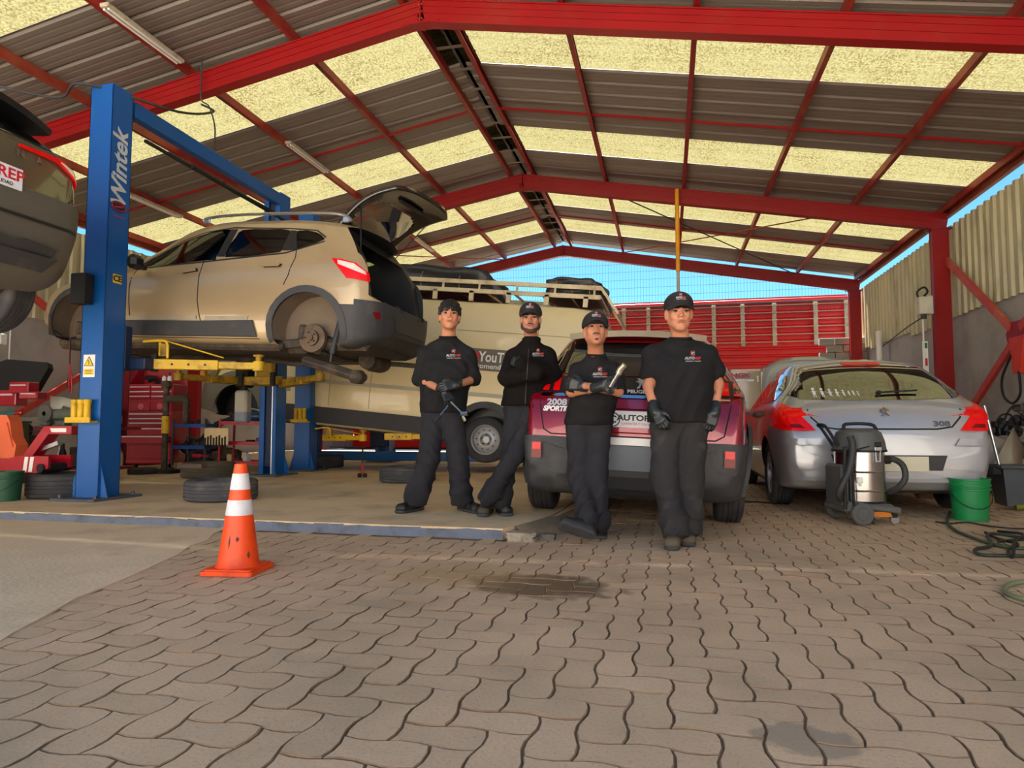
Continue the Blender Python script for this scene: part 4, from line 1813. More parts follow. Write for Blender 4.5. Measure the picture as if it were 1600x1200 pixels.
for i_ in range(5):
    mb = MB()
    mb.bar((.06, -.66, .52 + i_ * .022), (.30, -.87, .52 + i_ * .022), .02, .008)
    mb.build('bumper_vent_slat', M_blackpl, g.root)

# ------------------------------------------------------------------ red crossover seen from behind
RA = .045
red = Car('crossover_car', 'dark red crossover parked behind the four men, its rear facing us', (-.29, 5.04, .035), (RA, 0, PI / 2))
M_crim = mat('crimson_metallic_paint', sr(138, 14, 34), .22, .35, var=.05, scale=2, coat=1.0, dirt=sr(120, 40, 44), dscale=2, damt=.15)
g = red
g.shell(M_crim, L=4.16,
        zb=[(0, .34), (.10, .24), (.5, .2), (3.8, .2), (4.05, .26), (4.16, .36)],
        zt=[(0, .62), (.02, .74), (.05, .90), (.10, 1.02), (.16, 1.08), (.30, 1.24), (.44, 1.40), (.56, 1.49), (.9, 1.535), (1.6, 1.545), (2.3, 1.50), (2.8, 1.25), (3.1, 1.06), (3.7, .96), (4.0, .84), (4.16, .6)],
        ww=[(0, .74), (.04, .78), (.12, .81), (.3, .845), (.7, .87), (3.4, .87), (3.9, .80), (4.1, .68), (4.16, .5)],
        ws=[(0, .68), (.1, .77), (.4, .81), (3.6, .81), (4.0, .74), (4.16, .5)],
        zbelt=[(0, .98), (.5, 1.04), (2.6, .98), (3.1, .93), (4.0, .78), (4.16, .5)],
        wr=[(0, .60), (.1, .64), (.5, .565), (1.0, .60), (2.2, .60), (3.1, .70), (3.9, .66), (4.16, .4)])
g.finish_shell(M_blackpl, arch_cut([(.76, .36), (3.30, .36)], .37, .87, .26, M_under))
YR = 5.10
for (x, y, s_) in ((.78, .76, 1), (.78, -.76, -1), (3.30, .76, 1), (3.30, -.76, -1)):
    wheel(g.root, x, y, .33, .33, .215, .215, s_, 'alloy')
for T in (T_LEFT, T_RIGHT):
    for cx in (.76, 3.30):
        arch_ring(g, cx, .36, .365, .455, -14, 194, T, M_greypl, off=.02, thick=.03)
    g.patch([(1.2, .18), (2.9, .18), (2.9, .34), (1.2, .34)], T, M_greypl, 'sill_cladding', off=.01, thick=.012, step=.1)
    g.patch(smooth_closed([(.62, 1.12), (.95, 1.36), (1.9, 1.42), (2.65, 1.16), (2.6, 1.06), (1.3, 1.08)], 2), T, M_glass, 'side_window', off=.003, thick=.004, step=.1)
g.split([((0, 0, .645), (0, 0, 1)), ((.76, 0, 0), (1, 0, 0))], lambda c: c.z < .645 and c.x < .76, M_greypl, 'rear_bumper', .02)
g.patch([(-.46, .42), (.46, .42), (.44, .555), (.40, .60), (-.40, .60), (-.44, .555)], T_REAR, mat('slate_bumper_insert', sr(84, 92, 104), .45, var=.05), 'bumper_insert', off=.040, thick=.014, step=.08)
g.patch([(-.46, .605), (.46, .605), (.44, .66), (-.44, .66)], T_REAR, mat('dull_chrome_strip', sr(150, 150, 152), .4, .8), 'chrome_strip', off=.050, thick=.012, step=.1)
g.patch([(-.50, .28), (.50, .28), (.54, .37), (-.54, .37)], T_REAR, M_greypl, 'skid_plate', off=.045, thick=.012, step=.08)
for sg in (1, -1):
    q = [(sg * a, b) for a, b in [(.66, .48), (.735, .48), (.735, .60), (.66, .60)]]
    g.patch(q if sg > 0 else q[::-1], T_REAR, M_lampdark, 'fog_lamp', off=.036, thick=.012, step=.08)
    q = [(sg * a, b) for a, b in [(.665, .545), (.73, .545), (.73, .595), (.665, .595)]]
    g.patch(q if sg > 0 else q[::-1], T_REAR, M_lampred, 'fog_lens', off=.048, thick=.006, step=.08)
    q = [(sg * a, b) for a, b in [(.52, .985), (.80, .985), (.84, 1.06), (.80, 1.12), (.52, 1.12)]]
    q = q if sg > 0 else q[::-1]
    g.patch(q, T_REAR, M_blackpl, 'tail_lamp_housing', off=.004, thick=.010, step=.05)
    for k in range(3):
        x0 = .56 + k * .085
        q = [(sg * a, b) for a, b in [(x0, 1.0), (x0 + .05, 1.0), (x0 + .05, 1.105), (x0, 1.105)]]
        g.patch(q if sg > 0 else q[::-1], T_REAR, M_lampred, 'tail_lamp', off=.014, thick=.008, step=.06)
g.patch([(-.52, .985), (.52, .985), (.52, 1.12), (-.52, 1.12)], T_REAR, M_blackpl, 'gloss_black_band', off=.003, thick=.010, step=.08)
g.patch([(-.70, .955), (.70, .955), (.70, .978), (-.70, .978)], T_REAR, M_chrome, 'chrome_trim', off=.010, thick=.008, step=.08)
g.patch(smooth_closed([(-.66, 1.15), (.66, 1.15), (.56, 1.36), (.44, 1.44), (-.44, 1.44), (-.56, 1.36)], 3), T_REAR, M_glass, 'rear_window', off=.004, thick=.004, step=.05)
mb = MB()
for i in range(12):
    y0, y1 = -.54 + .09 * i, -.54 + .09 * (i + 1)
    f = lambda y: Vector((.30 + .10 * (y / .54) ** 2, y, 1.50 - .02 * (y / .54) ** 2))
    a, b = f(y0), f(y1)
    up, dn = Vector((.40, 0, .045)), Vector((.03, 0, -.045))
    mb.add([a, b, b + up, a + up, a + dn, b + dn], [(0, 1, 2, 3), (0, 4, 5, 1)])
mb.build('spoiler', mat('spoiler_painted_reflection', sr(196, 184, 160), .2, .3, coat=1.0), g.root, smooth=50)  # cream roof reflection put into the colour of the maroon spoiler
g.patch([(-.26, 1.415), (.26, 1.415), (.26, 1.44), (-.26, 1.44)], T_REAR, M_lampdark, 'high_brake_lamp', off=.014, thick=.01, step=.08)
mb = MB()
mb.box((-.012, 0, .79), (.014, .40, .135), bev=.004)
pl = mb.build('number_plate', M_plate, g.root, smooth=0)
TT = Matrix(((0, 0, -1, -.0215), (-1, 0, 0, -.05), (0, 1, 0, .805), (0, 0, 0, 1)))
lettering('AUTOREP', TT, .058, M_ink, pl, bold=.002, sx=1.2)
lettering('GARANTIA Y CALIDAD', Matrix.Translation((0, 0, -.042)) @ TT, .024, M_redink, pl)
badge_ring(pl, (-.022, .135, .79), Matrix(((0, 0, 1), (1, 0, 0), (0, 1, 0))), M_ink, .05, .004, 'plate_ring')
lettering('C', Matrix(((0, 0, -1, -.022), (-1, 0, 0, .135), (0, 1, 0, .79), (0, 0, 0, 1))), .075, M_ink, pl, bold=.002)
g.patch([(-.30, .70), (.30, .70), (.30, .735), (-.30, .735)], T_REAR, M_crim, 'plate_ledge', off=.03, thick=.02, step=.1)
g.patch([(-.32, .875), (.32, .875), (.30, .945), (-.30, .945)], T_REAR, mat('pinkish_gloss_trim', sr(176, 60, 92), .2, .4, coat=1.0), 'tailgate_handle_strip', off=.016, thick=.014, step=.1)
seam(g.bvh, [(-.72, .98), (-.66, .70), (-.6, .665), (.6, .665), (.66, .70), (.72, .98)], T_REAR, g.root, .010)
lettering('2008', Matrix(((0, 0, -1, -.4), (-1, 0, 0, .57), (0, 1, 0, .905), (0, 0, 0, 1))), .065, M_satin, g.root, bvh=g.bvh, ndir=(1, 0, 0), off=.006, name='badge_lettering', bold=.003, sx=1.2)
lettering('SPORTIUM', Matrix(((0, 0, -1, -.4), (-1, 0, 0, .55), (0, 1, 0, .855), (0, 0, 0, 1))), .052, M_white, g.root, bvh=g.bvh, ndir=(1, 0, 0), off=.006, name='dealer_lettering', bold=.003, shear=.2)
# standing lion emblem (plain raised outline) and word under it on the black band
mb = MB()
lion = [(-.035, -.045), (-.018, -.02), (-.02, .0), (-.045, .01), (-.02, .02), (-.04, .035), (-.01, .035), (0, .055), (.022, .045), (.03, .03), (.05, .02), (.02, .015), (.018, -.005), (.045, -.045), (.02, -.035), (.002, -.012), (-.012, -.045)]
mb.prism(lion, -.003, .003, Matrix(((0, 0, -1, .066), (-1, 0, 0, -.06), (0, 1, 0, 1.075), (0, 0, 0, 1))))
em = mb.build('emblem', M_satin, g.root, smooth=0)
drape(em.data, g.bvh, (1, 0, 0), .02)
lettering('PEUGEOT', Matrix(((0, 0, -1, -.4), (-1, 0, 0, -.06), (0, 1, 0, 1.005), (0, 0, 0, 1))), .036, M_white, g.root, bvh=g.bvh, ndir=(1, 0, 0), off=.018, name='maker_lettering', bold=.001, sx=1.3)
mb = MB()
mb.box((.9, 0, .22), (.25, 1.4, .12), bev=.04)
mb.box((2.2, 0, .2), (2.8, 1.4, .06), bev=.02)
mb.cyl((.35, -.35, .27), (.35, .3, .27), .10, n=14)
mb.build('underbody', M_under, g.root)
mb = MB()
mb.box((.2, -.56, .665), (.02, .09, .05))
mb.build('parts_sticker', mat('yellow_sticker', sr(196, 170, 50), .5), g.root)
for sg in (1, -1):
    mb = MB()
    mb.box((2.62, sg * .98, 1.02), (.12, .20, .15), bev=.04)
    mb.bar((2.62, sg * .84, .98), (2.62, sg * .94, 1.0), .05, .04)
    mb.build('door_mirror', M_blackpl, g.root)

# ------------------------------------------------------------------ silver hatchback
silver = Car('hatchback_car', 'silver hatchback at the right with its bonnet raised, seen from behind', (1.87, 6.45, 0), (0, 0, PI / 2))
M_silver = mat('silver_metallic_paint', sr(168, 170, 174), .30, .30, var=.03, scale=2, coat=1.0)
g = silver
g.shell(M_silver, L=4.28,
        zb=[(0, .30), (.10, .22), (.5, .18), (3.8, .18), (4.1, .22), (4.28, .34)],
        zt=[(0, .56), (.02, .72), (.06, .84), (.12, .945), (.20, 1.01), (.30, 1.07), (.48, 1.20), (.68, 1.33), (.84, 1.40), (1.2, 1.455), (1.8, 1.47), (2.3, 1.42), (2.8, 1.16), (3.1, .98), (3.8, .88), (4.1, .76), (4.28, .55)],
        ww=[(0, .74), (.04, .79), (.12, .83), (.3, .87), (.7, .905), (3.4, .90), (3.95, .82), (4.2, .68), (4.28, .5)],
        ws=[(0, .68), (.1, .78), (.4, .84), (3.6, .84), (4.1, .74), (4.28, .5)],
        zbelt=[(0, .90), (.5, .97), (2.6, .92), (3.1, .88), (4.0, .72), (4.28, .5)],
        wr=[(0, .62), (.12, .70), (.3, .70), (.8, .585), (1.2, .60), (2.2, .60), (3.1, .70), (3.9, .66), (4.28, .4)])
g.finish_shell(M_blackpl, arch_cut([(.80, .34), (3.41, .34)], .345, .905, .26, M_under))
for (x, y, s_) in ((.80, .775, 1), (.80, -.775, -1), (3.41, .775, 1), (3.41, -.775, -1)):
    wheel(g.root, x, y, .318, .318, .205, .205, s_, 'alloy')
g.patch(smooth_closed([(-.655, 1.035), (.655, 1.035), (.60, 1.20), (.51, 1.355), (-.51, 1.355), (-.60, 1.20)], 3), T_REAR, M_glass, 'rear_window', off=.004, thick=.004, step=.05)
for sg in (1, -1):
    base = [(.575, .745), (.70, .74), (.84, .745), (.885, .775), (.885, .88), (.865, .965), (.82, 1.015), (.76, .965), (.68, .87)]
    q = [(sg * a, b) for a, b in base]
    g.patch(q if sg > 0 else q[::-1], T_REAR, M_lampred, 'tail_lamp', off=.008, thick=.012, step=.03)
    q = [(sg * a, b) for a, b in [(.66, .765), (.82, .77), (.83, .80), (.70, .80)]]
    g.patch(q if sg > 0 else q[::-1], T_REAR, M_lampdark, 'tail_lamp_lens', off=.018, thick=.006, step=.05)
    q = [(sg * a, b) for a, b in [(.52, .615), (.85, .615), (.86, .67), (.56, .675)]]
    g.patch(q if sg > 0 else q[::-1], T_REAR, M_silver, 'bumper_rubbing_strip', off=.018, thick=.014, step=.06)
    q = [(sg * a, b) for a, b in [(.05, 0), (.05, 0)]]
for T in (T_LEFT, T_RIGHT):
    g.patch(smooth_closed([(.60, 1.04), (.95, 1.30), (1.9, 1.345), (2.62, 1.08), (2.5, 1.0), (1.3, 1.02)], 2), T, M_glass, 'side_window', off=.003, thick=.004, step=.1)
    seam(g.bvh, [(1.5, .22), (1.45, .8), (1.5, 1.36)], T, g.root)
    seam(g.bvh, [(2.62, .22), (2.6, .9)], T, g.root)
    g.patch([(.04, .83), (.22, .84), (.36, .92), (.34, .97), (.16, .95)], T, M_lampred, 'tail_lamp', off=.008, thick=.010, step=.04)
seam(g.bvh, [(-.64, 1.0), (-.60, .86), (-.52, .775), (-.40, .755), (.40, .755), (.52, .775), (.60, .86), (.64, 1.0)], T_REAR, g.root, .014)
g.patch([(-.42, .40), (.42, .40), (.46, .53), (-.46, .53)], T_REAR, M_blackpl, 'plate_recess', off=.004, thick=.004, step=.1)
mb = MB()
mb.box((-.02, 0, .455), (.012, .62, .13), bev=.004)
mb.build('number_plate', mat('cream_plate', sr(214, 208, 180), .4), g.root, smooth=0)
g.patch([(-.78, .30), (.78, .30), (.80, .33), (-.80, .33)], T_REAR, M_silver, 'bumper_lip', off=.02, thick=.02, step=.08)
g.patch([(-.17, 1.385), (.17, 1.385), (.17, 1.42), (-.17, 1.42)], T_REAR, M_lampred, 'high_brake_lamp', off=.012, thick=.016, step=.06)
wp = MB()
wp.bar((.235, .02, 1.085), (.28, -.34, 1.105), .02, .016, bev=.006)
wp.cyl((.16, .02, 1.05), (.13, .02, 1.09), .02, n=10)
wp.build('rear_wiper', M_blackpl, g.root)
lettering('308', Matrix(((0, 0, -1, -.4), (-1, 0, 0, -.44), (0, 1, 0, .80), (0, 0, 0, 1))), .060, mat('dark_badge_grey', sr(90, 92, 98), .4), g.root, bvh=g.bvh, ndir=(1, 0, 0), off=.008, name='badge_lettering', bold=.003, sx=1.5)
mb = MB()
mb.prism([(a * 1.0 - .0, b * .8) for a, b in lion], -.004, .004, Matrix(((0, 0, -1, 0), (-1, 0, 0, 0), (0, 1, 0, .905), (0, 0, 0, 1))))
em = mb.build('emblem', M_chrome, g.root, smooth=0)
drape(em.data, g.bvh, (1, 0, 0), .012)
# family of stick-figure decals on the rear glass
fam = MB()
sizes = [.085, .08, .07, .065, .055, .045, .045, .04]
u = -.52
for k, s_ in enumerate(sizes):
    Tm = Matrix(((0, 0, -1, -.3), (-1, 0, 0, -u), (0, 1, 0, 1.065), (0, 0, 0, 1)))
    fam.prism([(.16 * s_ * math.cos(a), s_ * .8 + .16 * s_ * math.sin(a)) for a in [2 * PI * q / 8 for q in range(8)]], 0, .002, Tm)
    fam.prism([(-.16 * s_, .1 * s_), (.16 * s_, .1 * s_), (.12 * s_, .62 * s_), (-.12 * s_, .62 * s_)], 0, .002, Tm)
    fam.prism([(-.3 * s_, .42 * s_), (.3 * s_, .42 * s_), (.3 * s_, .5 * s_), (-.3 * s_, .5 * s_)], 0, .002, Tm)
    fam.prism([(-.14 * s_, -.2 * s_), (-.05 * s_, -.2 * s_), (-.03 * s_, .12 * s_), (-.12 * s_, .12 * s_)], 0, .002, Tm)
    fam.prism([(.05 * s_, -.2 * s_), (.14 * s_, -.2 * s_), (.12 * s_, .12 * s_), (.03 * s_, .12 * s_)], 0, .002, Tm)
    u += s_ * .82
fo = fam.build('family_decals', M_white, g.root, smooth=0)
drape(fo.data, g.bvh, (1, 0, 0), .011)
for sg in (1, -1):
    mb = MB()
    mb.box((2.55, sg * 1.0, .99), (.13, .20, .14), bev=.05)
    mb.bar((2.55, sg * .86, .94), (2.55, sg * .96, .96), .05, .04)
    mb.build('door_mirror', M_blackpl, g.root)
mb = MB()
mb.tube([(.08, .40, .22), (.2, .40, .22)], .035, n=10)
mb.box((.5, 0, .22), (.5, 1.2, .08), bev=.03)
mb.box((2.2, 0, .17), (2.8, 1.5, .06), bev=.02)
mb.build('underbody', M_under, g.root)
# raised bonnet: curved sheet hinged at the scuttle
mb = MB()
vs, fs = [], []
for i in range(13):
    for j in range(9):
        u, v = i / 12 * 2 - 1, j / 8
        y = u * (.66 - .08 * v ** 2) - .03
        x0, z0 = 3.02, .98
        ang = math.radians(52)
        s_ = v * 1.02 * (1 - .12 * u ** 4)
        b_ = .05 * math.sin(PI * v) - .05 * u ** 2
        vs.append((x0 + s_ * math.cos(ang) * 0.55 - b_ * math.sin(ang), y, z0 + s_ * math.sin(ang) * .92 + b_))
for i in range(12):
    for j in range(8):
        a = i * 9 + j
        fs.append((a, a + 9, a + 10, a + 1))
mb.add(vs, fs)
bo = mb.build('bonnet', M_silver, g.root, smooth=60)
solidify(bo, .03)
mb = MB()
mb.cyl((3.7, -.5, .8), (3.35, -.5, 1.5), .008, n=6)
mb.build('bonnet_stay', M_steel, g.root)

# ------------------------------------------------------------------ red hatchback further back, nose towards us
red2 = Car('hatchback_car', 'small red car further back, mostly hidden behind the silver hatchback', (3.02, 17.6, 0), (0, 0, -PI / 2))
M_tomato = mat('tomato_red_paint', sr(196, 40, 34), .25, .2, var=.04, coat=1.0)
g = red2
g.shell(M_tomato, L=3.9,
        zb=[(0, .30), (.3, .2), (3.6, .2), (3.9, .34)],
        zt=[(0, .7), (.06, .95), (.3, 1.2), (.6, 1.42), (1.2, 1.48), (1.9, 1.46), (2.5, 1.16), (2.9, .98), (3.5, .86), (3.8, .70), (3.9, .55)],
        ww=[(0, .6), (.1, .76), (.4, .83), (3.2, .84), (3.65, .76), (3.85, .6), (3.9, .45)],
        ws=[(0, .55), (.2, .74), (3.4, .78), (3.9, .42)],
        zbelt=[(0, .9), (.5, .97), (2.5, .92), (3.6, .70), (3.9, .5)],
        wr=[(0, .5), (.4, .56), (1.2, .58), (2.0, .57), (2.9, .66), (3.7, .55), (3.9, .35)])
g.finish_shell(M_blackpl, arch_cut([(.7, .32), (3.15, .32)], .34, .84, .26, M_under))
for (x, y, s_) in ((.7, .72, 1), (.7, -.72, -1), (3.15, .72, 1), (3.15, -.72, -1)):
    wheel(g.root, x, y, .30, .30, .19, .19, s_, 'alloy')
for T in (T_LEFT, T_RIGHT):
    g.patch(smooth_closed([(.55, 1.04), (.9, 1.32), (1.8, 1.35), (2.4, 1.1), (2.3, 1.0)], 2), T, M_glass, 'side_window', off=.003, thick=.004, step=.1)
T_FRONT = Matrix(((0, 0, 1, 4.5), (1, 0, 0, 0), (0, 1, 0, 0), (0, 0, 0, 1)))
g.patch(smooth_closed([(-.58, 1.0), (.58, 1.0), (.5, 1.38), (-.5, 1.38)], 2), T_FRONT, M_glass, 'windscreen', off=.004, thick=.004, step=.08)
for sg in (1, -1):
    q = [(sg * a, b) for a, b in [(.42, .62), (.72, .68), (.74, .78), (.46, .74)]]
    g.patch(q if sg > 0 else q[::-1], T_FRONT, M_lampwhite, 'headlamp', off=.008, thick=.01, step=.05)
    mb = MB()
    mb.box((2.3, sg * .95, 1.0), (.12, .18, .14), bev=.04)
    mb.build('door_mirror', M_tomato, g.root)
g.patch([(-.4, .40), (.4, .40), (.44, .56), (-.44, .56)], T_FRONT, M_blackpl, 'grille', off=.004, thick=.004, step=.1)

# ------------------------------------------------------------------ cream panel van with a roof rack, nose jacked up
VP = math.radians(5.6)
van = Car('panel_van', 'long cream panel van with a loaded roof rack parked across the back', (-1.08, 10.86, .045), (0, -VP, PI), cat='van')
M_cream = mat('cream_van_paint', sr(226, 208, 160), .35, .05, var=.03, scale=1.0, coat=.4, dirt=sr(196, 176, 130), dscale=.8, damt=.25)
M_cladd = mat('dark_van_cladding', sr(56, 56, 60), .6, var=.1)
M_fender = mat('grey_moulded_fender', sr(112, 106, 92), .6, var=.1, scale=6)
g = van
g.shell(M_cream, L=6.9, crown=.02,
        zb=[(0, .40), (.3, .34), (6.4, .30), (6.8, .34), (6.9, .45)],
        zt=[(0, 2.30), (.05, 2.40), (.2, 2.48), (.5, 2.52), (4.9, 2.52), (5.3, 2.44), (5.7, 2.10), (6.0, 1.62), (6.2, 1.34), (6.5, 1.20), (6.75, 1.02), (6.9, .7)],
        ww=[(0, .90), (.03, .96), (.1, 1.0), (.3, 1.02), (5.8, 1.02), (6.4, .98), (6.7, .88), (6.9, .6)],
        ws=[(0, .88), (.1, .96), (.5, .98), (6.2, .98), (6.7, .86), (6.9, .6)],
        zbelt=[(0, 1.5), (5.3, 1.42), (6.1, 1.2), (6.6, 1.0), (6.9, .6)],
        wr=[(0, .78), (.2, .86), (5.1, .86), (5.7, .82), (6.2, .80), (6.9, .5)],
        stations=[0, .02, .05, .1, .18, .3, .5, .8, 1.2, 1.6, 2.0, 2.5, 3.0, 3.5, 4.0, 4.5, 5.0, 5.25, 5.45, 5.65, 5.8, 5.95, 6.1, 6.25, 6.4, 6.52, 6.63, 6.73, 6.81, 6.86, 6.9])
RVX, FVX = 1.66, 6.50
g.finish_shell(M_blackpl, arch_cut([(RVX, .42), (FVX - .55, .42)], .44, 1.02, .34, M_under))
FVX = 5.95
wheel(g.root, RVX, .86, .37, .355, .225, .225, 1, 'steel')
wheel(g.root, RVX, -.86, .37, .355, .225, .225, -1, 'steel')
T = T_LEFT
for cx in (RVX,):
    arch_ring(g, cx, .42, .43, .53, -10, 190, T, M_cladd, off=.02, thick=.03)
arch_ring(g, FVX, .42, .43, .66, 0, 200, T, M_fender, off=.02, thick=.035)
g.patch([(6.3, .34), (6.85, .40), (6.86, .95), (6.6, 1.12), (6.35, 1.10), (6.48, .8)], T, M_fender, 'front_bumper', off=.015, thick=.03, step=.1)
g.patch([(2.20, .36), (5.40, .36), (5.40, .62), (2.20, .62)], T, M_cladd, 'sill_cladding', off=.02, thick=.03, step=.2)
g.patch([(.05, .42), (1.12, .42), (1.12, .62), (.05, .62)], T, M_cladd, 'sill_cladding', off=.02, thick=.03, step=.2)
g.patch([(.1, 1.02), (5.3, 1.0), (5.3, 1.06), (.1, 1.08)], T, mat('grey_side_moulding', sr(178, 172, 150), .5), 'side_moulding', off=.008, thick=.012, step=.2)
for pts in ([(.12, 1.60), (2.6, 1.60), (4.2, 1.55)], [(.12, 1.72), (2.6, 1.72), (4.2, 1.70)], [(.5, 2.02), (2.3, 2.02)], [(2.4, .66), (2.4, 2.35)], [(4.3, .66), (4.3, 1.5), (4.35, 2.2)], [(1.0, 2.3), (1.0, 1.65)], [(3.6, .66), (3.6, 2.3)]):
    seam(g.bvh, pts, T, g.root, .010, m=mat('tan_panel_gap', sr(150, 128, 84), .8))
# grey sticker with lettering
stk = g.side([(738, 548), (800, 552), (800, 580), (738, 577)], 9.85)
x1, z1 = stk[0]
x0, z0 = stk[2]
zc = (z0 + z1) / 2
g.patch([(x0 - .55, zc - .16), (x1 + .35, zc - .16), (x1 + .35, zc + .18), (x0 - .55, zc + .18)], T, mat('olive_grey_sticker', sr(104, 98, 82), .5), 'side_sticker', off=.004, thick=.002, step=.06)
TS = Matrix(((-1, 0, 0, x0 + .22), (0, 0, 1, 1.2), (0, 1, 0, zc + .05), (0, 0, 0, 1)))
lettering('YouTube', TS, .22, M_white, g.root, bvh=g.bvh, ndir=(0, -1, 0), off=.014, name='sticker_lettering', bold=.004, sx=.8)
lettering('@romendoarmo', Matrix.Translation((.05, 0, -.14)) @ TS, .11, M_white, g.root, bvh=g.bvh, ndir=(0, -1, 0), off=.014, name='sticker_lettering', bold=.001, sx=1.1)
mb = MB()
xl = x0 + .22 + .42
mb.M = Matrix(((-1, 0, 0, xl), (0, 0, 1, 1.026), (0, 1, 0, zc + .05), (0, 0, 0, 1)))
mb.prism(smooth_closed([(-.09, -.06), (.09, -.06), (.09, .06), (-.09, .06)], 3), 0, .006)
mb.build('play_button', M_redink, g.root, smooth=0)
g.patch([(5.35, 1.46), (6.05, 1.46), (5.75, 1.9), (5.4, 2.02)], T, M_glass, 'cab_window', off=.003, thick=.004, step=.1)
mb = MB()
mb.box((6.78, .84, 1.0), (.10, .10, .18), bev=.02)
mb.build('side_marker', mat('amber_lens', sr(206, 132, 40), .3), g.root)
mb = MB()
mb.box((3.5, 0, .34), (5.6, 1.5, .1), bev=.03)
mb.cyl((1.66, -.8, .37), (1.66, .8, .37), .07, n=10)
mb.build('underbody', M_under, g.root)
# roof rack: two rails each side, uprights, sloped rear end
M_rack = mat('cream_roof_rack', sr(216, 198, 156), .5, dirt=sr(160, 136, 96), dscale=5)
rk = thing('roof_rack', 'long cream steel roof rack bolted on top of the cream van', 'roof rack', van.root.location, rot=van.root.rotation_euler)
for sg in (1, -1):
    for zz, h in ((2.66, .045), (2.80, .045)):
        mb = MB()
        mb.bar((.12, sg * .84, zz), (5.0, sg * .84, zz), .04, h + .02)
        mb.build('side_rail', M_rack, rk, smooth=0)
    x = .22
    while x < 5.0:
        mb = MB()
        mb.box((x, sg * .84, 2.735), (.03, .03, .13))
        mb.build('upright', M_rack, rk, smooth=0)
        mb = MB()
        mb.box((x + .12, sg * .84, 2.58), (.07, .04, .16))
        mb.build('rack_foot', M_rack, rk, smooth=0)
        x += .60
for x in [.12 + .45 * k for k in range(10)]:
    mb = MB()
    mb.bar((x, -.84, 2.66), (x, .84, 2.66), .03, .03)
    mb.build('cross_bar', M_rack, rk, smooth=0)
mb = MB()
for sg in (1, -1):
    mb.bar((.12, sg * .84, 2.80), (-.15, sg * .84, 2.45), .03, .04)
mb.bar((-.15, -.84, 2.45), (-.15, .84, 2.45), .03, .04)
mb.bar((.12, -.84, 2.80), (.12, .84, 2.80), .03, .04)
mb.build('rear_frame', M_rack, rk, smooth=0)
# tarped loads on the rack
M_tarp = mat('black_tarpaulin', sr(44, 42, 40), .45, var=.3, scale=8, bump=.6, bscale=12)
M_rope = mat('tan_rope', sr(136, 122, 90), .8)


def bundle(name, label, x0, x1, z0, h, seed, grp='tarped bundles on the roof rack'):
    t = thing(name, label, 'bundle', van.root.location, rot=van.root.rotation_euler, group=grp)
    rr = random.Random(seed)
    b = bmesh.new()
    bmesh.ops.create_cube(b, size=1)
    bmesh.ops.subdivide_edges(b, edges=b.edges[:], cuts=9, use_grid_fill=True)
    import mathutils.noise as mn
    for v in b.verts:
        p = v.co.copy()
        p.y = math.copysign(abs(p.y * 2) ** .9 / 2, p.y)
        f = 1 - .28 * max(0, abs(p.x * 2) - .6) / .4 * (p.z + .5)
        p.z = p.z * f
        e = mn.noise(Vector((p.x * 5 + seed, p.y * 3, p.z * 3))) * .14
        p *= 1 + e
        v.co = Vector((x0 + (x1 - x0) * (p.x + .5), p.y * 1.42, z0 + h * (p.z + .5)))
    me = bpy.data.meshes.new('tarp')
    b.to_mesh(me)
    b.free()
    me.shade_smooth()
    me.materials.append(M_tarp)
    link('tarp', me, t)
    for q in range(3):
        xx = x0 + (x1 - x0) * (.2 + .3 * q)
        mb = MB()
        mb.tube([(xx, .74, z0), (xx + .02, .76, z0 + h * .5), (xx, .66, z0 + h * 1.02), (xx, -.66, z0 + h * 1.02), (xx, -.76, z0)], .008, n=5)
        mb.build('rope', M_rope, t)
    return t


bundle('tarped_bundle', 'long black tarped bundle tied on the left half of the van roof rack', 1.95, 4.1, 2.64, .42, 3)
bundle('tarped_bundle', 'short dark tarped bundle at the right end of the van roof rack', .12, 1.0, 2.66, .30, 8)
# ================================================================== LIFTS
M_blue = mat('blue_lift_paint', sr(6, 88, 164), .38, .05, var=.06, scale=1.5, dirt=sr(60, 96, 130), dscale=2.5, damt=.2)
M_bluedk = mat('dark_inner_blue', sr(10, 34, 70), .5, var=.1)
M_yel = mat('yellow_lift_paint', sr(218, 176, 26), .5, var=.10, scale=5, dirt=sr(110, 84, 30), dscale=6, damt=.4)
M_yeldirty = mat('grimy_yellow_steel', sr(176, 140, 30), .6, var=.2, scale=8, dirt=sr(60, 48, 28), dscale=7, damt=.55)
M_rubber = mat('black_rubber', sr(24, 24, 24), .7)
M_silverrod = mat('silver_rod', sr(190, 194, 200), .3, .8)


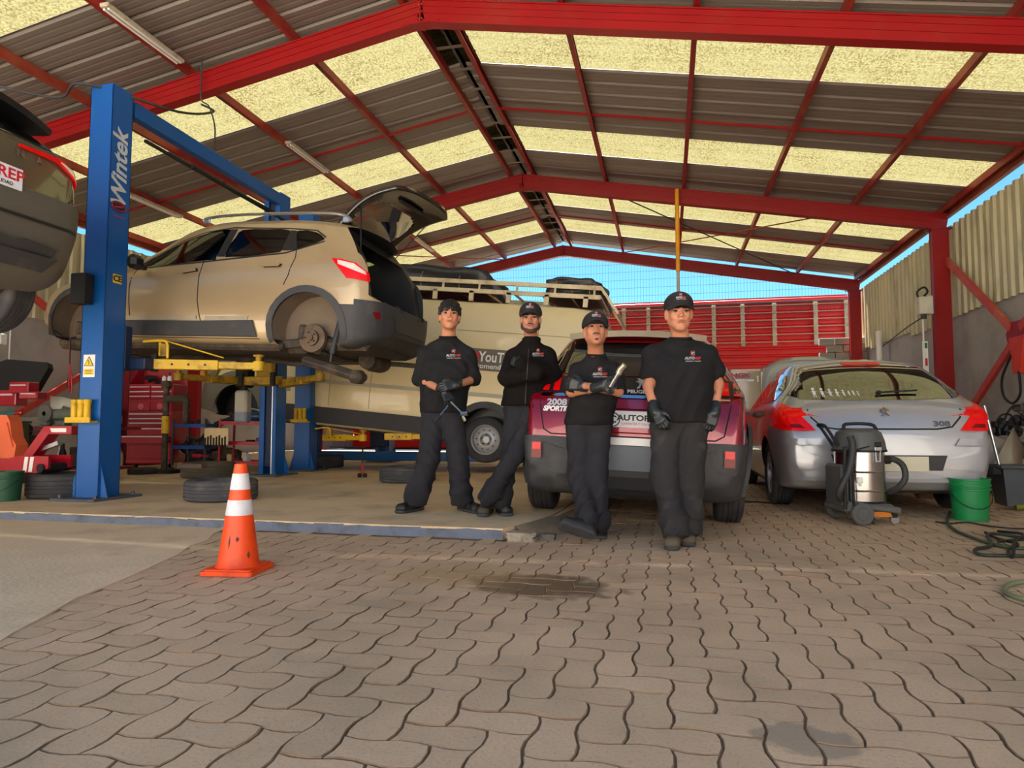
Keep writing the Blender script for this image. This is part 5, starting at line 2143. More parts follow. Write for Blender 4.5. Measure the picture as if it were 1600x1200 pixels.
def lift_post(root, x, y, H, face, w=.27, d=.26):
    """C section column, open towards +y (face 1) or -y (face -1); x, y its centre"""
    mb = MB()
    t = .012
    mb.box((x, y - face * (d / 2 - t / 2), H / 2 + .07), (w, t, H), bev=.003)
    for s in (-1, 1):
        mb.box((x + s * (w / 2 - t / 2), y, H / 2 + .07), (t, d, H), bev=.003)
        mb.box((x + s * (w / 2 - .04), y + face * (d / 2 - t / 2), H / 2 + .07), (.08, t, H), bev=.003)
    mb.box((x, y, H + .07), (w, d, .01))
    o = mb.build('column', M_blue, root, smooth=0)
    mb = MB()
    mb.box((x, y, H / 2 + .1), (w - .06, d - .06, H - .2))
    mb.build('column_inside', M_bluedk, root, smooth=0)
    mb = MB()
    mb.box((x, y, .082), (w + .24, d + .34, .024), bev=.004)
    for sx in (-1, 1):
        for sy in (-1, 1):
            mb.cyl((x + sx * (w / 2 + .07), y + sy * (d / 2 + .10), .09), (x + sx * (w / 2 + .07), y + sy * (d / 2 + .10), .125), .016, n=6)
            mb.cyl((x + sx * (w / 2 + .07), y + sy * (d / 2 + .10), .09), (x + sx * (w / 2 + .07), y + sy * (d / 2 + .10), .098), .03, n=12)
    mb.build('base_plate', mat('worn_blue_grey_plate', sr(90, 92, 100), .6, var=.2, dirt=sr(60, 70, 90), dscale=6), root, smooth=0)
    for sx in (-1, 1):
        mb = MB()
        xx = x + sx * (w / 2)
        mb.add([(xx, y - face * .10, .09), (xx + sx * .09, y - face * .10, .09), (xx, y - face * .10, .40), (xx, y - face * .108, .09), (xx + sx * .09, y - face * .108, .09), (xx, y - face * .108, .40)],
               [(0, 1, 2), (3, 5, 4), (0, 2, 5, 3), (1, 4, 5, 2), (0, 3, 4, 1)])
        mb.build('gusset', M_blue, root, smooth=0)
    return o


def lift_arm(root, p0, p1, z, reach=.5, w=.10, h=.075, pad=True, m=None):
    p0 = Vector((*p0, z))
    p1 = Vector((*p1, z))
    d = (p1 - p0).normalized()
    mid = p0 + (p1 - p0) * .62
    a = bpy.data.objects.new('lift_arm', None)
    COL.objects.link(a)
    a.parent = root
    mb = MB()
    mb.bar(p0, mid, w + .03, h + .03, bev=.006)
    mb.build('outer_arm', m or M_yel, a, smooth=0)
    mb = MB()
    mb.bar(mid - d * .1, p1, w, h, bev=.006)
    mb.cyl(p1 + Vector((0, 0, -.05)), p1 + Vector((0, 0, .05)), .06, n=16)
    mb.build('inner_arm', m or M_yel, a, smooth=30)
    for k in range(3):
        q = p0 + (mid - p0) * (.3 + .25 * k)
        sd = d.cross(Vector((0, 0, 1)))
        bb = MB()
        bb.cyl(q + sd * (w / 2 + .01), q + sd * (w / 2 + .02), .012, n=8)
        bb.build('pin', M_rubber, a, smooth=0)
    if pad:
        mb = MB()
        mb.cyl(p1 + Vector((0, 0, .05)), p1 + Vector((0, 0, .10)), .032, n=14)
        mb.lathe([(0, .10), (.055, .10), (.06, .12), (.05, .125), (0, .125)], p1, 18)
        mb.build('lifting_pad', M_yeldirty, a, smooth=30)
    return a


def pad_holder(root, x, y, z, n=3):
    for k in range(n):
        mb = MB()
        xx = x + (k - (n - 1) / 2) * .075
        mb.lathe([(0, 0), (.034, 0), (.036, .02), (.030, .03), (.030, .16), (.036, .17), (.036, .20), (.030, .205), (0, .205)], (xx, y, z), 16)
        mb.build('spare_pad', M_yel, root, smooth=40)
    mb = MB()
    mb.box((x + .01, y, z - .012), (n * .08 + .05, .10, .02), bev=.003)
    mb.box((x + .01, y - .045, z + .01), (n * .08 + .05, .006, .04))
    mb.build('pad_tray', M_yel, root, smooth=0)


HB = 4.13
l1 = thing('two_post_lift', 'blue two post lift holding up the gold SUV', 'vehicle lift', (-5.47, 5.66, 0))
l1.location = (0, 0, 0)
lift_post(l1, -5.475, 5.587, HB, 1)
lift_post(l1, -5.60, 8.78, HB, -1)
mb = MB()
mb.bar((-5.44, 5.80, HB - .03), (-5.52, 8.85, HB - .03), .10, .17, bev=.006)
mb.build('overhead_beam', M_blue, l1, smooth=0)
mb = MB()
mb.bar((-5.33, 5.88, HB - .34), (-5.42, 8.75, HB - .34), .03, .03)
mb.tube([(-5.33, 6.6, HB - .34), (-5.34, 7.4, HB - .355), (-5.36, 8.3, HB - .34)], .024, n=8)
mb.build('limit_bar', M_rubber, l1, smooth=30)
for k, (x, y, f) in enumerate(((-5.475, 5.66, 1), (-5.60, 8.70, -1))):
    mb = MB()
    mb.box((x, y + f * .12, 1.58), (.25, .10, .45), bev=.01)
    mb.box((x, y + f * .22, 1.42), (.60, .16, .12), bev=.01)
    mb.build('carriage', M_yeldirty if k else M_bluedk, l1, smooth=0)
    mb = MB()
    for s in (-1, 1):
        mb.cyl((x + s * .25, y + f * .34, 1.35), (x + s * .25, y + f * .34, 1.53), .035, n=12)
    mb.build('arm_pin', M_rubber, l1, smooth=30)
lift_arm(l1, (-5.22, 5.98), (-4.28, 6.42), 1.425)
lift_arm(l1, (-5.72, 5.98), (-6.20, 6.45), 1.425)
lift_arm(l1, (-5.35, 8.64), (-4.20, 7.60), 1.385, m=M_yeldirty)
lift_arm(l1, (-5.85, 8.64), (-6.20, 7.55), 1.425, m=M_yeldirty)
# arm guard bracket of thin yellow bar
mb = MB()
mb.tube(smooth_open([(-5.30, 5.92, 1.66), (-5.08, 5.92, 1.665), (-5.02, 5.93, 1.63), (-5.02, 5.94, 1.48)], 4), .014, n=8)
mb.tube([(-5.05, 5.93, 1.665), (-4.55, 6.2, 1.50)], .008, n=6)
mb.box((-5.12, 5.95, 1.58), (.02, .02, .14))
mb.build('arm_guard', M_yel, l1, smooth=40)
mb = MB()
mb.box((-5.08, 5.96, 1.57), (.10, .04, .13), bev=.004)
mb.build('arm_lock', M_yeldirty, l1, smooth=0)
# black control cover, pads, stickers and lettering on the near post
mb = MB()
mb.box((-5.56, 5.40, 2.12), (.17, .12, .30), bev=.008)
mb.build('lock_cover', M_rubber, l1, smooth=0)
pad_holder(l1, -5.52, 5.40, .835)
mb = MB()
mb.box((-5.50, 5.456, 1.37), (.135, .003, .22))
mb.build('warning_label', M_white, l1, smooth=0)
M_wy = mat('warning_yellow', sr(232, 200, 40), .5)
mb = MB()
tri = [(-.052, -.04), (.052, -.04), (0, .05)]
mb.prism(tri, 0, .002, Matrix(((1, 0, 0, -5.50), (0, 0, -1, 5.453), (0, 1, 0, 1.41), (0, 0, 0, 1))))
mb.box((-5.50, 5.452, 1.31), (.11, .002, .055))
mb.build('label_print', M_wy, l1, smooth=0)
mb = MB()
Tt = Matrix(((1, 0, 0, -5.50), (0, 0, -1, 5.4505), (0, 1, 0, 1.41), (0, 0, 0, 1)))
for a, b in ((tri[0], tri[1]), (tri[1], tri[2]), (tri[2], tri[0])):
    pa, pb = Tt @ Vector((*a, 0)), Tt @ Vector((*b, 0))
    mb.bar(pa, pb, .005, .002, up=(0, 1, 0))
mb.bar(Tt @ Vector((-.012, .018, 0)), Tt @ Vector((.004, .0, 0)), .006, .002, up=(0, 1, 0))
mb.bar(Tt @ Vector((.004, .0, 0)), Tt @ Vector((-.004, -.028, 0)), .006, .002, up=(0, 1, 0))
mb.box((-5.50, 5.4505, 1.325), (.085, .001, .006))
mb.box((-5.50, 5.4505, 1.31), (.07, .001, .005))
mb.box((-5.50, 5.4505, 1.295), (.08, .001, .005))
mb.build('label_symbol', M_ink, l1, smooth=0)
xs_ = -5.3385
TR = Matrix(((0, 0, 1, xs_ + .001), (1, 0, 0, 5.575), (0, 1, 0, 0), (0, 0, 0, 1)))     # x -> +y, y -> +z, normal +x
up_ = Matrix.Rotation(PI / 2, 4, 'Z')
M_offwhite = mat('worn_white_lettering', sr(198, 204, 204), .5, var=.08, scale=8, dirt=sr(120, 140, 150), dscale=12, damt=.3)
lettering('Wintek', Matrix.Translation((0, .0, 3.36)) @ TR @ up_, .26, M_offwhite, l1, shear=.25, bold=.006, sx=1.0)
mb = MB()
mb.prism([(.10 * math.cos(a), .055 * math.sin(a)) for a in [2 * PI * k / 24 for k in range(24)]], 0, .001, Matrix.Translation((0, 0, 2.98)) @ TR)
mb.build('oval_logo', mat('dark_navy_print', sr(20, 30, 60), .5), l1, smooth=0)
mb = MB()
mb.tube([Matrix.Translation((0, 0, 2.98)) @ TR @ Vector((.088 * math.cos(a), .043 * math.sin(a), .002)) for a in [2 * PI * k / 24 for k in range(24)]], .005, n=4, closed=True)
mb.bar((xs_ + .002, 5.52, 2.965), (xs_ + .002, 5.63, 2.995), .004, .012, up=(0, 0, 1))
mb.bar((xs_ + .002, 5.51, 2.88), (xs_ + .002, 5.64, 2.88), .003, .008, up=(0, 0, 1))
mb.build('logo_print', M_redink, l1, smooth=0)
mb = MB()
mb.box((xs_ + .001, 5.59, 2.25), (.002, .11, .09))
mb.build('approval_sticker', M_wy, l1, smooth=0)
lettering('CE', Matrix.Translation((.002, .015, 2.25)) @ TR, .08, M_ink, l1, bold=.003, sx=1.1)
mb = MB()
mb.cyl((-5.525, 8.645, .1), (-5.525, 8.645, 1.4), .010, n=8)
mb.build('guide_rod', M_silverrod, l1)
mb = MB()
mb.box((-5.462, 8.95, 1.34), (.002, .12, .08))
mb.build('small_sticker', M_offwhite, l1, smooth=0)

l2 = thing('two_post_lift', 'blue two post lift at the back holding the nose of the cream van', 'vehicle lift', (0, 0, 0))
lift_post(l2, -5.66, 9.82, HB + .02, 1, w=.27, d=.26)
lift_post(l2, -5.55, 12.70, .62, -1, w=.30, d=.30)
pad_holder(l2, -5.66, 9.63, .86)
mb = MB()
mb.box((-5.66, 10.02, .66), (.30, .10, .6), bev=.01)
mb.build('carriage', M_bluedk, l2, smooth=0)
mb = MB()
mb.box((-5.6, 12.5, .62), (.34, .12, .5), bev=.01)
mb.build('carriage', M_bluedk, l2, smooth=0)
lift_arm(l2, (-5.42, 10.0), (-4.62, 9.72), .60)
lift_arm(l2, (-4.25, 9.74), (-3.55, 9.80), .62, pad=False)
lift_arm(l2, (-5.3, 12.4), (-4.4, 11.6), .58, m=M_yeldirty)
mb = MB()
mb.tube(smooth_open([(-5.42, 9.68, .74), (-5.20, 9.68, .76), (-5.16, 9.68, .70), (-5.16, 9.7, .60)], 4), .012, n=8)
mb.tube([(-5.2, 9.69, .75), (-4.6, 9.72, .65)], .007, n=6)
mb.build('arm_guard', M_yel, l2, smooth=40)
mb = MB()
mb.box((-5.2, 9.74, .69), (.10, .04, .12), bev=.004)
mb.build('arm_lock', M_yeldirty, l2, smooth=0)
mb = MB()
mb.bar((-6.8, 12.3, .20), (-3.2, 12.3, .20), .16, .18, bev=.01)
mb.build('floor_beam', M_blue, l2, smooth=0)
mb = MB()
mb.box((-3.9, 12.21, .24), (.3, .01, .08))
mb.build('small_sticker', M_offwhite, l2, smooth=0)

# canister and motor on the rear post
t = thing('oil_canister', 'pale translucent canister hanging beside the rear blue post of the gold SUV lift', 'canister', (-5.90, 8.50, .82))
mb = MB()
mb.box((0, 0, .24), (.20, .16, .46), bev=.03)
mb.build('tank', mat('pale_canister', sr(176, 172, 158), .5, var=.08, scale=5), t, smooth=40)
mb = MB()
mb.box((0, 0, .10), (.202, .162, .18), bev=.03)
mb.build('fluid_band', mat('blue_grey_fluid', sr(126, 134, 150), .4), t, smooth=40)
mb = MB()
mb.box((0, .03, .72), (.20, .22, .42), bev=.03)
mb.cyl((0, 0, .46), (0, 0, .54), .05, n=12)
mb.build('pump_motor', M_rubber, t, smooth=30)

# ================================================================== CONE
M_orange = mat('orange_cone_plastic', sr(255, 78, 12), .45, var=.06, scale=5, dirt=sr(170, 50, 14), dscale=3, damt=.35)
M_conewhite = mat('scuffed_white_band', sr(222, 222, 226), .5, var=.05, scale=10, dirt=sr(170, 160, 160), dscale=9, damt=.35)
cc = on(372, 893, Z=0)
t = thing('traffic_cone', 'orange traffic cone with two white bands standing on the paving', 'traffic cone', (cc.x, cc.y, 0), rz=math.radians(8))
pb = []
for sx, sy in ((1, 1), (-1, 1), (-1, -1), (1, -1)):
    for k in range(3):
        a = math.atan2(sy, sx) + (k - 1) * .35
        pb.append((sx * .115 + .03 * math.cos(a), sy * .115 + .03 * math.sin(a)))
mb = MB()
mb.prism([(x * 1.0, y) for x, y in pb], .004, .026)
mb.prism([(x * .9, y * .9) for x, y in pb], .026, .034)
for sx in (-1, 1):
    for sy in (-1, 1):
        mb.box((sx * .11, sy * .11, .006), (.03, .03, .012), bev=.003)
mb.build('base', M_orange, t, smooth=0)
HC, R0, R1 = .575, .108, .031
prof = [(R0 + .012, .030), (R0, .042)]
for k in range(1, 13):
    z = .042 + (HC - .042) * k / 12
    prof.append((R0 + (R1 - R0) * k / 12, z))
prof += [(R1 - .004, HC + .002), (R1 - .008, HC), (R1 - .010, HC - .08), (0, HC - .09)]
mb = MB()
mb.lathe(prof, n=40)
mb.build('cone_body', M_orange, t, smooth=40)
for za, zb in ((.305, .385), (.44, .525)):
    mb = MB()
    rr_ = lambda z: R0 + (R1 - R0) * (z - .042) / (HC - .042) + .0022
    mb.lathe([(rr_(za) - .002, za), (rr_(za), za), (rr_(zb), zb), (rr_(zb) - .002, zb)], n=40)
    mb.build('reflective_band', M_conewhite, t, smooth=40)
mb = MB()
for a_, za, zb, w_ in ((-1.65, .13, .21, .006), (-.6, .08, .12, .01), (-1.2, .17, .2, .012)):
    r_ = lambda z: R0 + (R1 - R0) * (z - .042) / (HC - .042) + .0012
    q = [(a_, za), (a_ + w_ / .09, (za + zb) / 2), (a_ + .01, zb), (a_ - w_ / .12, (za + zb) / 2)]
    mb.add([(r_(z) * math.cos(a), r_(z) * math.sin(a), z) for a, z in q], [(0, 1, 2, 3)])
o = mb.build('scuff_marks', mat('grey_scuff', sr(90, 60, 56), .8), t, smooth=0)

# ================================================================== VACUUM CLEANER
vc = on(1352, 818, Z=0)
vac = thing('vacuum_cleaner', 'stainless steel wet and dry vacuum cleaner on a grey wheeled base', 'vacuum cleaner', (vc.x, vc.y + .12, 0), rz=math.radians(13))
M_vgrey = mat('vacuum_grey_plastic', sr(84, 86, 84), .5, var=.08, scale=5, dirt=sr(116, 108, 98), dscale=4, damt=.3)
M_vsteel = mat('vacuum_steel', sr(196, 192, 188), .22, 1.0, var=.05, scale=3, bump=.05, bscale=8)
mb = MB()
rt = .188
mb.lathe([(0, .16), (rt - .02, .16), (rt, .18), (rt, .255), (rt + .006, .262), (rt, .270), (rt, .405), (rt + .006, .412), (rt, .420), (rt, .57), (rt + .004, .575), (0, .575)], n=48)
mb.build('drum', M_vsteel, vac, smooth=35)
mb = MB()
mb.lathe([(0, .575), (rt + .012, .575), (rt + .016, .585), (rt + .012, .605), (rt + .004, .66), (rt - .02, .73), (rt - .06, .755), (0, .76)], n=40)
mb.build('head', M_vgrey, vac, smooth=35)
mb = MB()
mb.lathe([(rt + .014, .572), (rt + .02, .576), (rt + .02, .588), (rt + .014, .590)], n=40)
mb.build('seal_ring', M_rubber, vac, smooth=35)
mb = MB()
mb.tube(smooth_open([(-.12, 0, .74), (-.115, 0, .79), (-.06, 0, .80), (.06, 0, .80), (.13, 0, .785), (.15, 0, .74)], 4), .014, n=10)
mb.build('carry_handle', M_rubber, vac, smooth=60)
mb = MB()
mb.tube(smooth_open([(-.19, -.05, .62), (-.28, -.05, .76), (-.31, -.05, .79), (-.31, .05, .79), (-.28, .05, .76), (-.19, .05, .62)], 4), .012, n=10)
mb.build('push_handle', M_rubber, vac, smooth=60)
mb = MB()
mb.box((-.02, 0, .125), (.40, .38, .07), bev=.02)
mb.box((-.19, 0, .30), (.06, .30, .34), bev=.02)
mb.bar((-.19, -.17, .16), (.22, -.19, .11), .04, .05, bev=.01)
mb.bar((-.19, .17, .16), (.22, .19, .11), .04, .05, bev=.01)
mb.build('chassis', M_vgrey, vac, smooth=0)
for sy in (-1, 1):
    mb = MB()
    R = Matrix.Rotation(PI / 2, 3, 'X')
    mb.lathe([(0, -.022), (.06, -.022), (.065, -.016), (.082, -.022), (.088, -.015), (.088, .015), (.082, .022), (.05, .02), (.045, .026), (0, .026)], (-.10, sy * .215, .088), 28, R=R)
    mb.build('wheel', M_vgrey, vac, smooth=35)
    mb = MB()
    mb.cyl((.20, sy * .13 - .014, .034), (.20, sy * .13 + .014, .034), .034, n=18)
    mb.build('caster', M_silverrod, vac, smooth=35)
    mb = MB()
    mb.box((.195, sy * .13, .075), (.05, .045, .05), bev=.006)
    mb.build('caster_fork', M_rubber, vac, smooth=0)
mb = MB()
mb.prism([(-.02, .06), (.16, .06), (.14, .10), (.0, .10)], -.02, .02, Matrix(((1, 0, 0, 0), (0, 0, 1, -.16), (0, 1, 0, 0), (0, 0, 0, 1))))
mb.build('orange_tray', mat('orange_plastic_tray', sr(206, 120, 30), .5), vac, smooth=0)
mb = MB()
for s in (-1, 1):
    mb.bar((.05 + s * .02, -rt - .012, .60), (.05 + s * .014, -rt - .012, .50), .006, .006)
mb.box((.05, -rt - .010, .60), (.055, .02, .03), bev=.004)
mb.bar((.03, -rt - .012, .50), (.07, -rt - .012, .50), .006, .006)
mb.build('clasp', M_silverrod, vac, smooth=0)
mb = MB()
mb.box((.05, -rt - .014, .635), (.05, .02, .035), bev=.005)
mb.build('clasp_catch', M_rubber, vac, smooth=0)
M_hose = mat('corrugated_hose', sr(52, 52, 52), .6)


def ribbed(pts, r, k=10):
    p = smooth_open(pts, k)
    # resample to even spacing
    out = [Vector(p[0])]
    for q in p[1:]:
        q = Vector(q)
        while (q - out[-1]).length > .008:
            out.append(out[-1] + (q - out[-1]).normalized() * .008)
    rr = [r * (1.0 if (i // 1) % 2 else .9) for i in range(len(out))]
    return out, rr


pts, rr = ribbed([(-.16, -.18, .70), (-.15, -.20, .62), (-.19, -.22, .45), (-.25, -.22, .32), (-.27, -.20, .25), (-.24, -.16, .20), (-.20, -.10, .22)], .028)
mb = MB()
mb.tube(pts, rr, n=12)
mb.build('hose', M_hose, vac, smooth=60)
pts, rr = ribbed([(.18, -.03, .50), (.26, -.04, .51), (.33, -.05, .46), (.34, -.06, .36), (.28, -.06, .28), (.18, -.10, .25)], .026)
mb = MB()
mb.tube(pts, rr, n=12)
mb.build('hose', M_hose, vac, smooth=60)
mb = MB()
mb.cyl((.17, -.03, .50), (.23, -.035, .505), .034, n=14)
mb.build('hose_socket', M_rubber, vac, smooth=40)
mb = MB()
mb.tube([(-.155, -.20, .70), (-.155, -.20, .14)], .010, n=8)
mb.tube([(-.21, -.19, .62), (-.22, -.19, .12)], .014, n=8)
mb.build('lance', M_rubber, vac, smooth=60)
mb = MB()
mb.box((-.10, -rt - .006, .35), (.045, .03, .045), bev=.006)
mb.box((-.10, -rt - .01, .32), (.02, .02, .03), bev=.004)
mb.build('plug', M_white, vac, smooth=0)
mb = MB()
mb.tube(smooth_open([(-.02, -rt - .01, .62), (-.10, -rt - .02, .60), (-.18, -.17, .56), (-.20, -.16, .50)], 4), .006, n=6)
mb.build('power_cord', M_rubber, vac, smooth=60)

# ================================================================== GREEN BUCKET, HOSES, RIGHT HAND CLUTTER
M_green = mat('green_bucket_plastic', sr(14, 132, 70), .45, var=.06, scale=3, dirt=sr(70, 120, 80), dscale=3, damt=.25)


def bucket(name, label, loc, m, r=.15, h=.36, group=None):
    t = thing(name, label, 'bucket', loc, group=group)
    mb = MB()
    mb.lathe([(0, .0), (r * .86, 0), (r * .87, .01), (r * .95, h * .72), (r * 1.03, h * .73), (r * 1.03, h * .76), (r * .965, h * .77), (r * .98, h * .82), (r * 1.03, h * .83), (r * 1.03, h * .86), (r * .985, h * .87), (r, h - .015), (r * 1.04, h - .012), (r * 1.04, h), (r * .97, h), (r * .84, .02), (0, .02)], n=40)
    mb.build('pail', m, t, smooth=30)
    mb = MB()
    pts = [(r * 1.06 * math.cos(a), -r * 1.08 * abs(math.sin(a)) * .98 - .0, h * .72 - abs(math.sin(a)) * h * .42) for a in [PI + PI * k / 14 for k in range(15)]]
    mb.tube(pts, .0035, n=6)
    mb.build('wire_handle', M_rubber, t, smooth=60)
    return t


bk = on(1517, 812, Z=0)
bucket('bucket', 'green plastic bucket standing behind the hose coil at the right', (bk.x, bk.y, 0), M_green, .148, .345)
M_hoseg = mat('green_garden_hose', sr(72, 84, 60), .55, var=.15, scale=10)


def hose(label, pts, r, m, group, name='hose'):
    mb = MB()
    z = [Vector(p) for p in pts]
    mb.tube(smooth_open(z, 6), r, n=8)
    o = mb.build(name, m, smooth=60)
    # give it its own origin at its first point
    p0 = Vector(pts[0])
    for v in o.data.vertices:
        v.co -= p0
    o.location = p0
    return tag(o, label, 'hose', group)


def gp(px, py, z=.012):
    q = on(px, py, Z=z)
    return (q.x, q.y, z)


hose('thick green hose sweeping forward from the green bucket towards the coil', [gp(1484, 800), gp(1480, 815), gp(1492, 828), gp(1520, 840), gp(1550, 850), gp(1585, 856), gp(1620, 858)], .012, M_hoseg, 'hoses on the paving at the right')
hose('green hose coil of flat loops in front of the grey mop bucket', [gp(1620, 845), gp(1585, 838), (gp(1545, 838)[0], gp(1545, 838)[1], .03), gp(1548, 852), gp(1525, 858), gp(1530, 866), gp(1570, 868), gp(1620, 866), (gp(1640, 850)[0], gp(1640, 850)[1], .05), gp(1600, 843, .04), gp(1560, 846, .04)], .011, mat('dark_green_hose', sr(50, 58, 46), .55), 'hoses on the paving at the right')
hose('dark tangled hose beneath the green loops', [gp(1540, 832), gp(1560, 842, .03), gp(1590, 850, .05), gp(1575, 860, .05), gp(1582, 870, .06), gp(1586, 845, .09), gp(1600, 835, .05), gp(1560, 830)], .010, M_rubber, 'hoses on the paving at the right')
hose('single pale green hose loop entering the frame lower right', [gp(1650, 915), gp(1600, 909), gp(1572, 916), gp(1572, 926), gp(1600, 936), gp(1660, 945)], .012, mat('pale_green_hose', sr(120, 130, 96), .55), 'hoses on the paving at the right')
hose('thin black cable lying along the paving beside the green bucket', [gp(1462, 815), gp(1485, 818), gp(1510, 816), gp(1545, 822), gp(1590, 826), gp(1640, 826)], .006, M_rubber, 'hoses on the paving at the right')
hose('thin chain-like cable between the two parked cars', [gp(1155, 784, .01), gp(1180, 784, .01), gp(1210, 786, .01)], .008, M_rubber, None)

# white sack heaped with engine parts
sk = thing('sack', 'clear white plastic sack under dark engine parts behind the silver hatchback', 'sack', (3.55, 9.25, 0))


def blob(cx, cy, cz, sx, sy, sz, seed, amp=.2, sub=3, freq=2.5):
    import mathutils.noise as mn
    b = bmesh.new()
    bmesh.ops.create_icosphere(b, subdivisions=sub, radius=1)
    for v in b.verts:
        n = mn.noise(v.co * freq + Vector((seed, seed * 2, 0))) * amp + mn.noise(v.co * freq * 3 + Vector((seed, 0, 5))) * amp * .4
        q = v.co * (1 + n)
        v.co = Vector((cx + q.x * sx, cy + q.y * sy, cz + q.z * sz))
    me = bpy.data.meshes.new('blob')
    b.to_mesh(me)
    b.free()
    return me


M_sack = mat('crumpled_clear_plastic', sr(176, 172, 168), .25, var=.15, scale=5, bump=1.0, bscale=14, coat=.4)
me = blob(0, 0, .34, .62, .45, .36, 3, .18, 4)
me.shade_smooth()
me.materials.append(M_sack)
link('plastic_film', me, sk)
M_eng = mat('black_engine_part', sr(22, 22, 24), .55, var=.4, scale=12, bump=.5, bscale=30)
M_eng2 = mat('dusty_metal_part', sr(92, 82, 70), .6, .4, var=.4, scale=10, bump=.5, bscale=30)
er = random.Random(4)
pos = [(1492, 660, 8.5, .19), (1478, 640, 8.6, .13), (1512, 655, 8.4, .10), (1504, 676, 8.4, .13), (1532, 668, 8.5, .10), (1550, 675, 8.4, .12), (1572, 668, 8.3, .13), (1590, 658, 8.3, .15), (1600, 640, 8.3, .10), (1585, 672, 8.2, .10), (1528, 682, 8.2, .08)]
for k, (px, py, cz, r) in enumerate(pos):
    c = P(px, py, cz)
    t = thing('engine_part', ['large black air filter housing next to the silver hatchback', 'spiky black bracket above the large filter housing', 'black clip-on engine cover beside the filter housing', 'small black box under the engine cover', 'oily grey metal casting on the sack', 'tan-stained metal casting in the middle of the sack', 'black manifold right of the stained casting', 'dark engine block at the right end of the sack', 'brown hose elbow lying on the engine block', 'flat dark metal tray in front of the engine block', 'small dusty pulley at the front of the sack'][k], 'engine part', c, group='engine parts heaped on the sack')
    mb = MB()
    for q in range(5):
        d = Vector((er.uniform(-1, 1), er.uniform(-.6, .6), er.uniform(-.8, .8))) * r * .6
        Rr = Matrix.Rotation(er.uniform(0, 3), 3, 'Z') @ Matrix.Rotation(er.uniform(-.8, .8), 3, 'X')
        if q % 2 == 0:
            mb.box(d, (r * er.uniform(.7, 1.2), r * er.uniform(.5, .9), r * er.uniform(.4, .9)), R=Rr, bev=.012)
        else:
            mb.lathe([(0, -r * .4), (r * .32, -r * .4), (r * .36, 0), (r * .28, r * .1), (r * .30, r * .4), (0, r * .4)], d, 12, R=Rr)
    mb.build('casting', M_eng if k not in (4, 5, 8, 10) else M_eng2, t, smooth=30)
    if k in (1, 4, 6, 7):
        mb = MB()
        mb.tube(smooth_open([(-r, 0, 0), (-r * .5, -.02, r * 1.1), (r * .4, 0, r * 1.2), (r, 0, .02)], 4), .012, n=6)
        mb.build('pipe', M_rubber, t, smooth=60)
# supports under the heap: crate and dark oddments, brown rags
t = thing('crate', 'dark crate supporting the sack of engine parts', 'crate', (3.6, 9.45, 0))
mb = MB()
for q in range(4):
    mb.box((0, -.28, .08 + q * .15), (1.25, .03, .11))
    mb.box((0, .28, .08 + q * .15), (1.25, .03, .11))
for x in (-.6, .6):
    mb.box((x, 0, .30), (.04, .58, .58))
mb.build('crate_body', M_blackpl, t, smooth=0)
M_rag = mat('brown_rag', sr(122, 84, 60), .95, var=.3, scale=8, bump=.5, bscale=20)
for k, (px, py, cz, r, nm) in enumerate([(1520, 735, 7.3, .14, 'brown crumpled paper lump behind the green bucket'), (1545, 745, 7.2, .12, 'second brown lump, nearer the mop bucket'), (1445, 778, 7.3, .12, 'tan rag under the silver hatchback rear bumper')]):
    c = P(px, py, cz)
    me = blob(0, 0, 0, r, r * .8, r * .75, 11 + k, .35, 3)
    me.materials.append(M_rag)
    o = link('rag', me)
    o.location = (c.x, c.y, max(c.z, r * .6))
    tag(o, nm, 'rag', 'brown rags at the right')
# grey mop bucket with poles and a white sheet
mbk = thing('mop_bucket', 'grey mop bucket with broom poles at the right edge', 'bucket', (3.24, 7.30, 0))
mb = MB()
prof = [(-.20, -.15), (.20, -.15), (.20, .15), (-.20, .15)]
vs = []
for z, s_ in ((.04, .82), (.40, 1.0)):
    vs += [(x * s_, y * s_, z) for x, y in prof]
mb.add(vs, [(3, 2, 1, 0), (4, 5, 6, 7), (0, 1, 5, 4), (1, 2, 6, 5), (2, 3, 7, 6), (3, 0, 4, 7)])
mb.box((0, 0, .40), (.46, .36, .03), bev=.01)
mb.build('tub', mat('slate_tub', sr(70, 76, 84), .5), mbk, smooth=0)
mb = MB()
mb.box((-.22, 0, .36), (.14, .2, .12), bev=.03)
mb.build('wringer', M_rubber, mbk, smooth=0)
for k, (x0, x1, zt) in enumerate(((-.16, -.25, .98), (.10, .18, 1.05))):
    mb = MB()
    mb.cyl((x0, 0, .38), (x1, .05, zt), .014, n=10)
    mb.build('broom_pole', M_silverrod, mbk, smooth=40)
mb = MB()
mb.cyl((-.1, -.12, .03), (.25, -.12, .05), .03, n=10)
mb.build('yellow_green_foot', mat('olive_yellow', sr(120, 120, 40), .5), mbk, smooth=30)
sh = MB()
a = P(1585, 668, 7.5)
sh.add([P(1583, 668, 7.6), P(1548, 735, 7.35), P(1556, 765, 7.3), P(1572, 775, 7.4), P(1592, 760, 7.45), P(1600, 700, 7.6), P(1580, 720, 7.25)], [(0, 1, 6), (1, 2, 6), (2, 3, 6), (3, 4, 6), (4, 5, 6), (5, 0, 6)])
o = sh.build('plastic_sheet', mat('cloudy_white_sheet', sr(190, 184, 166), .5, var=.15, bump=.4, bscale=8), smooth=60, off=a)
o.location = a
tag(o, 'cloudy white plastic sheet peaked between the broom poles', 'sheet')
solidify(o, .006)
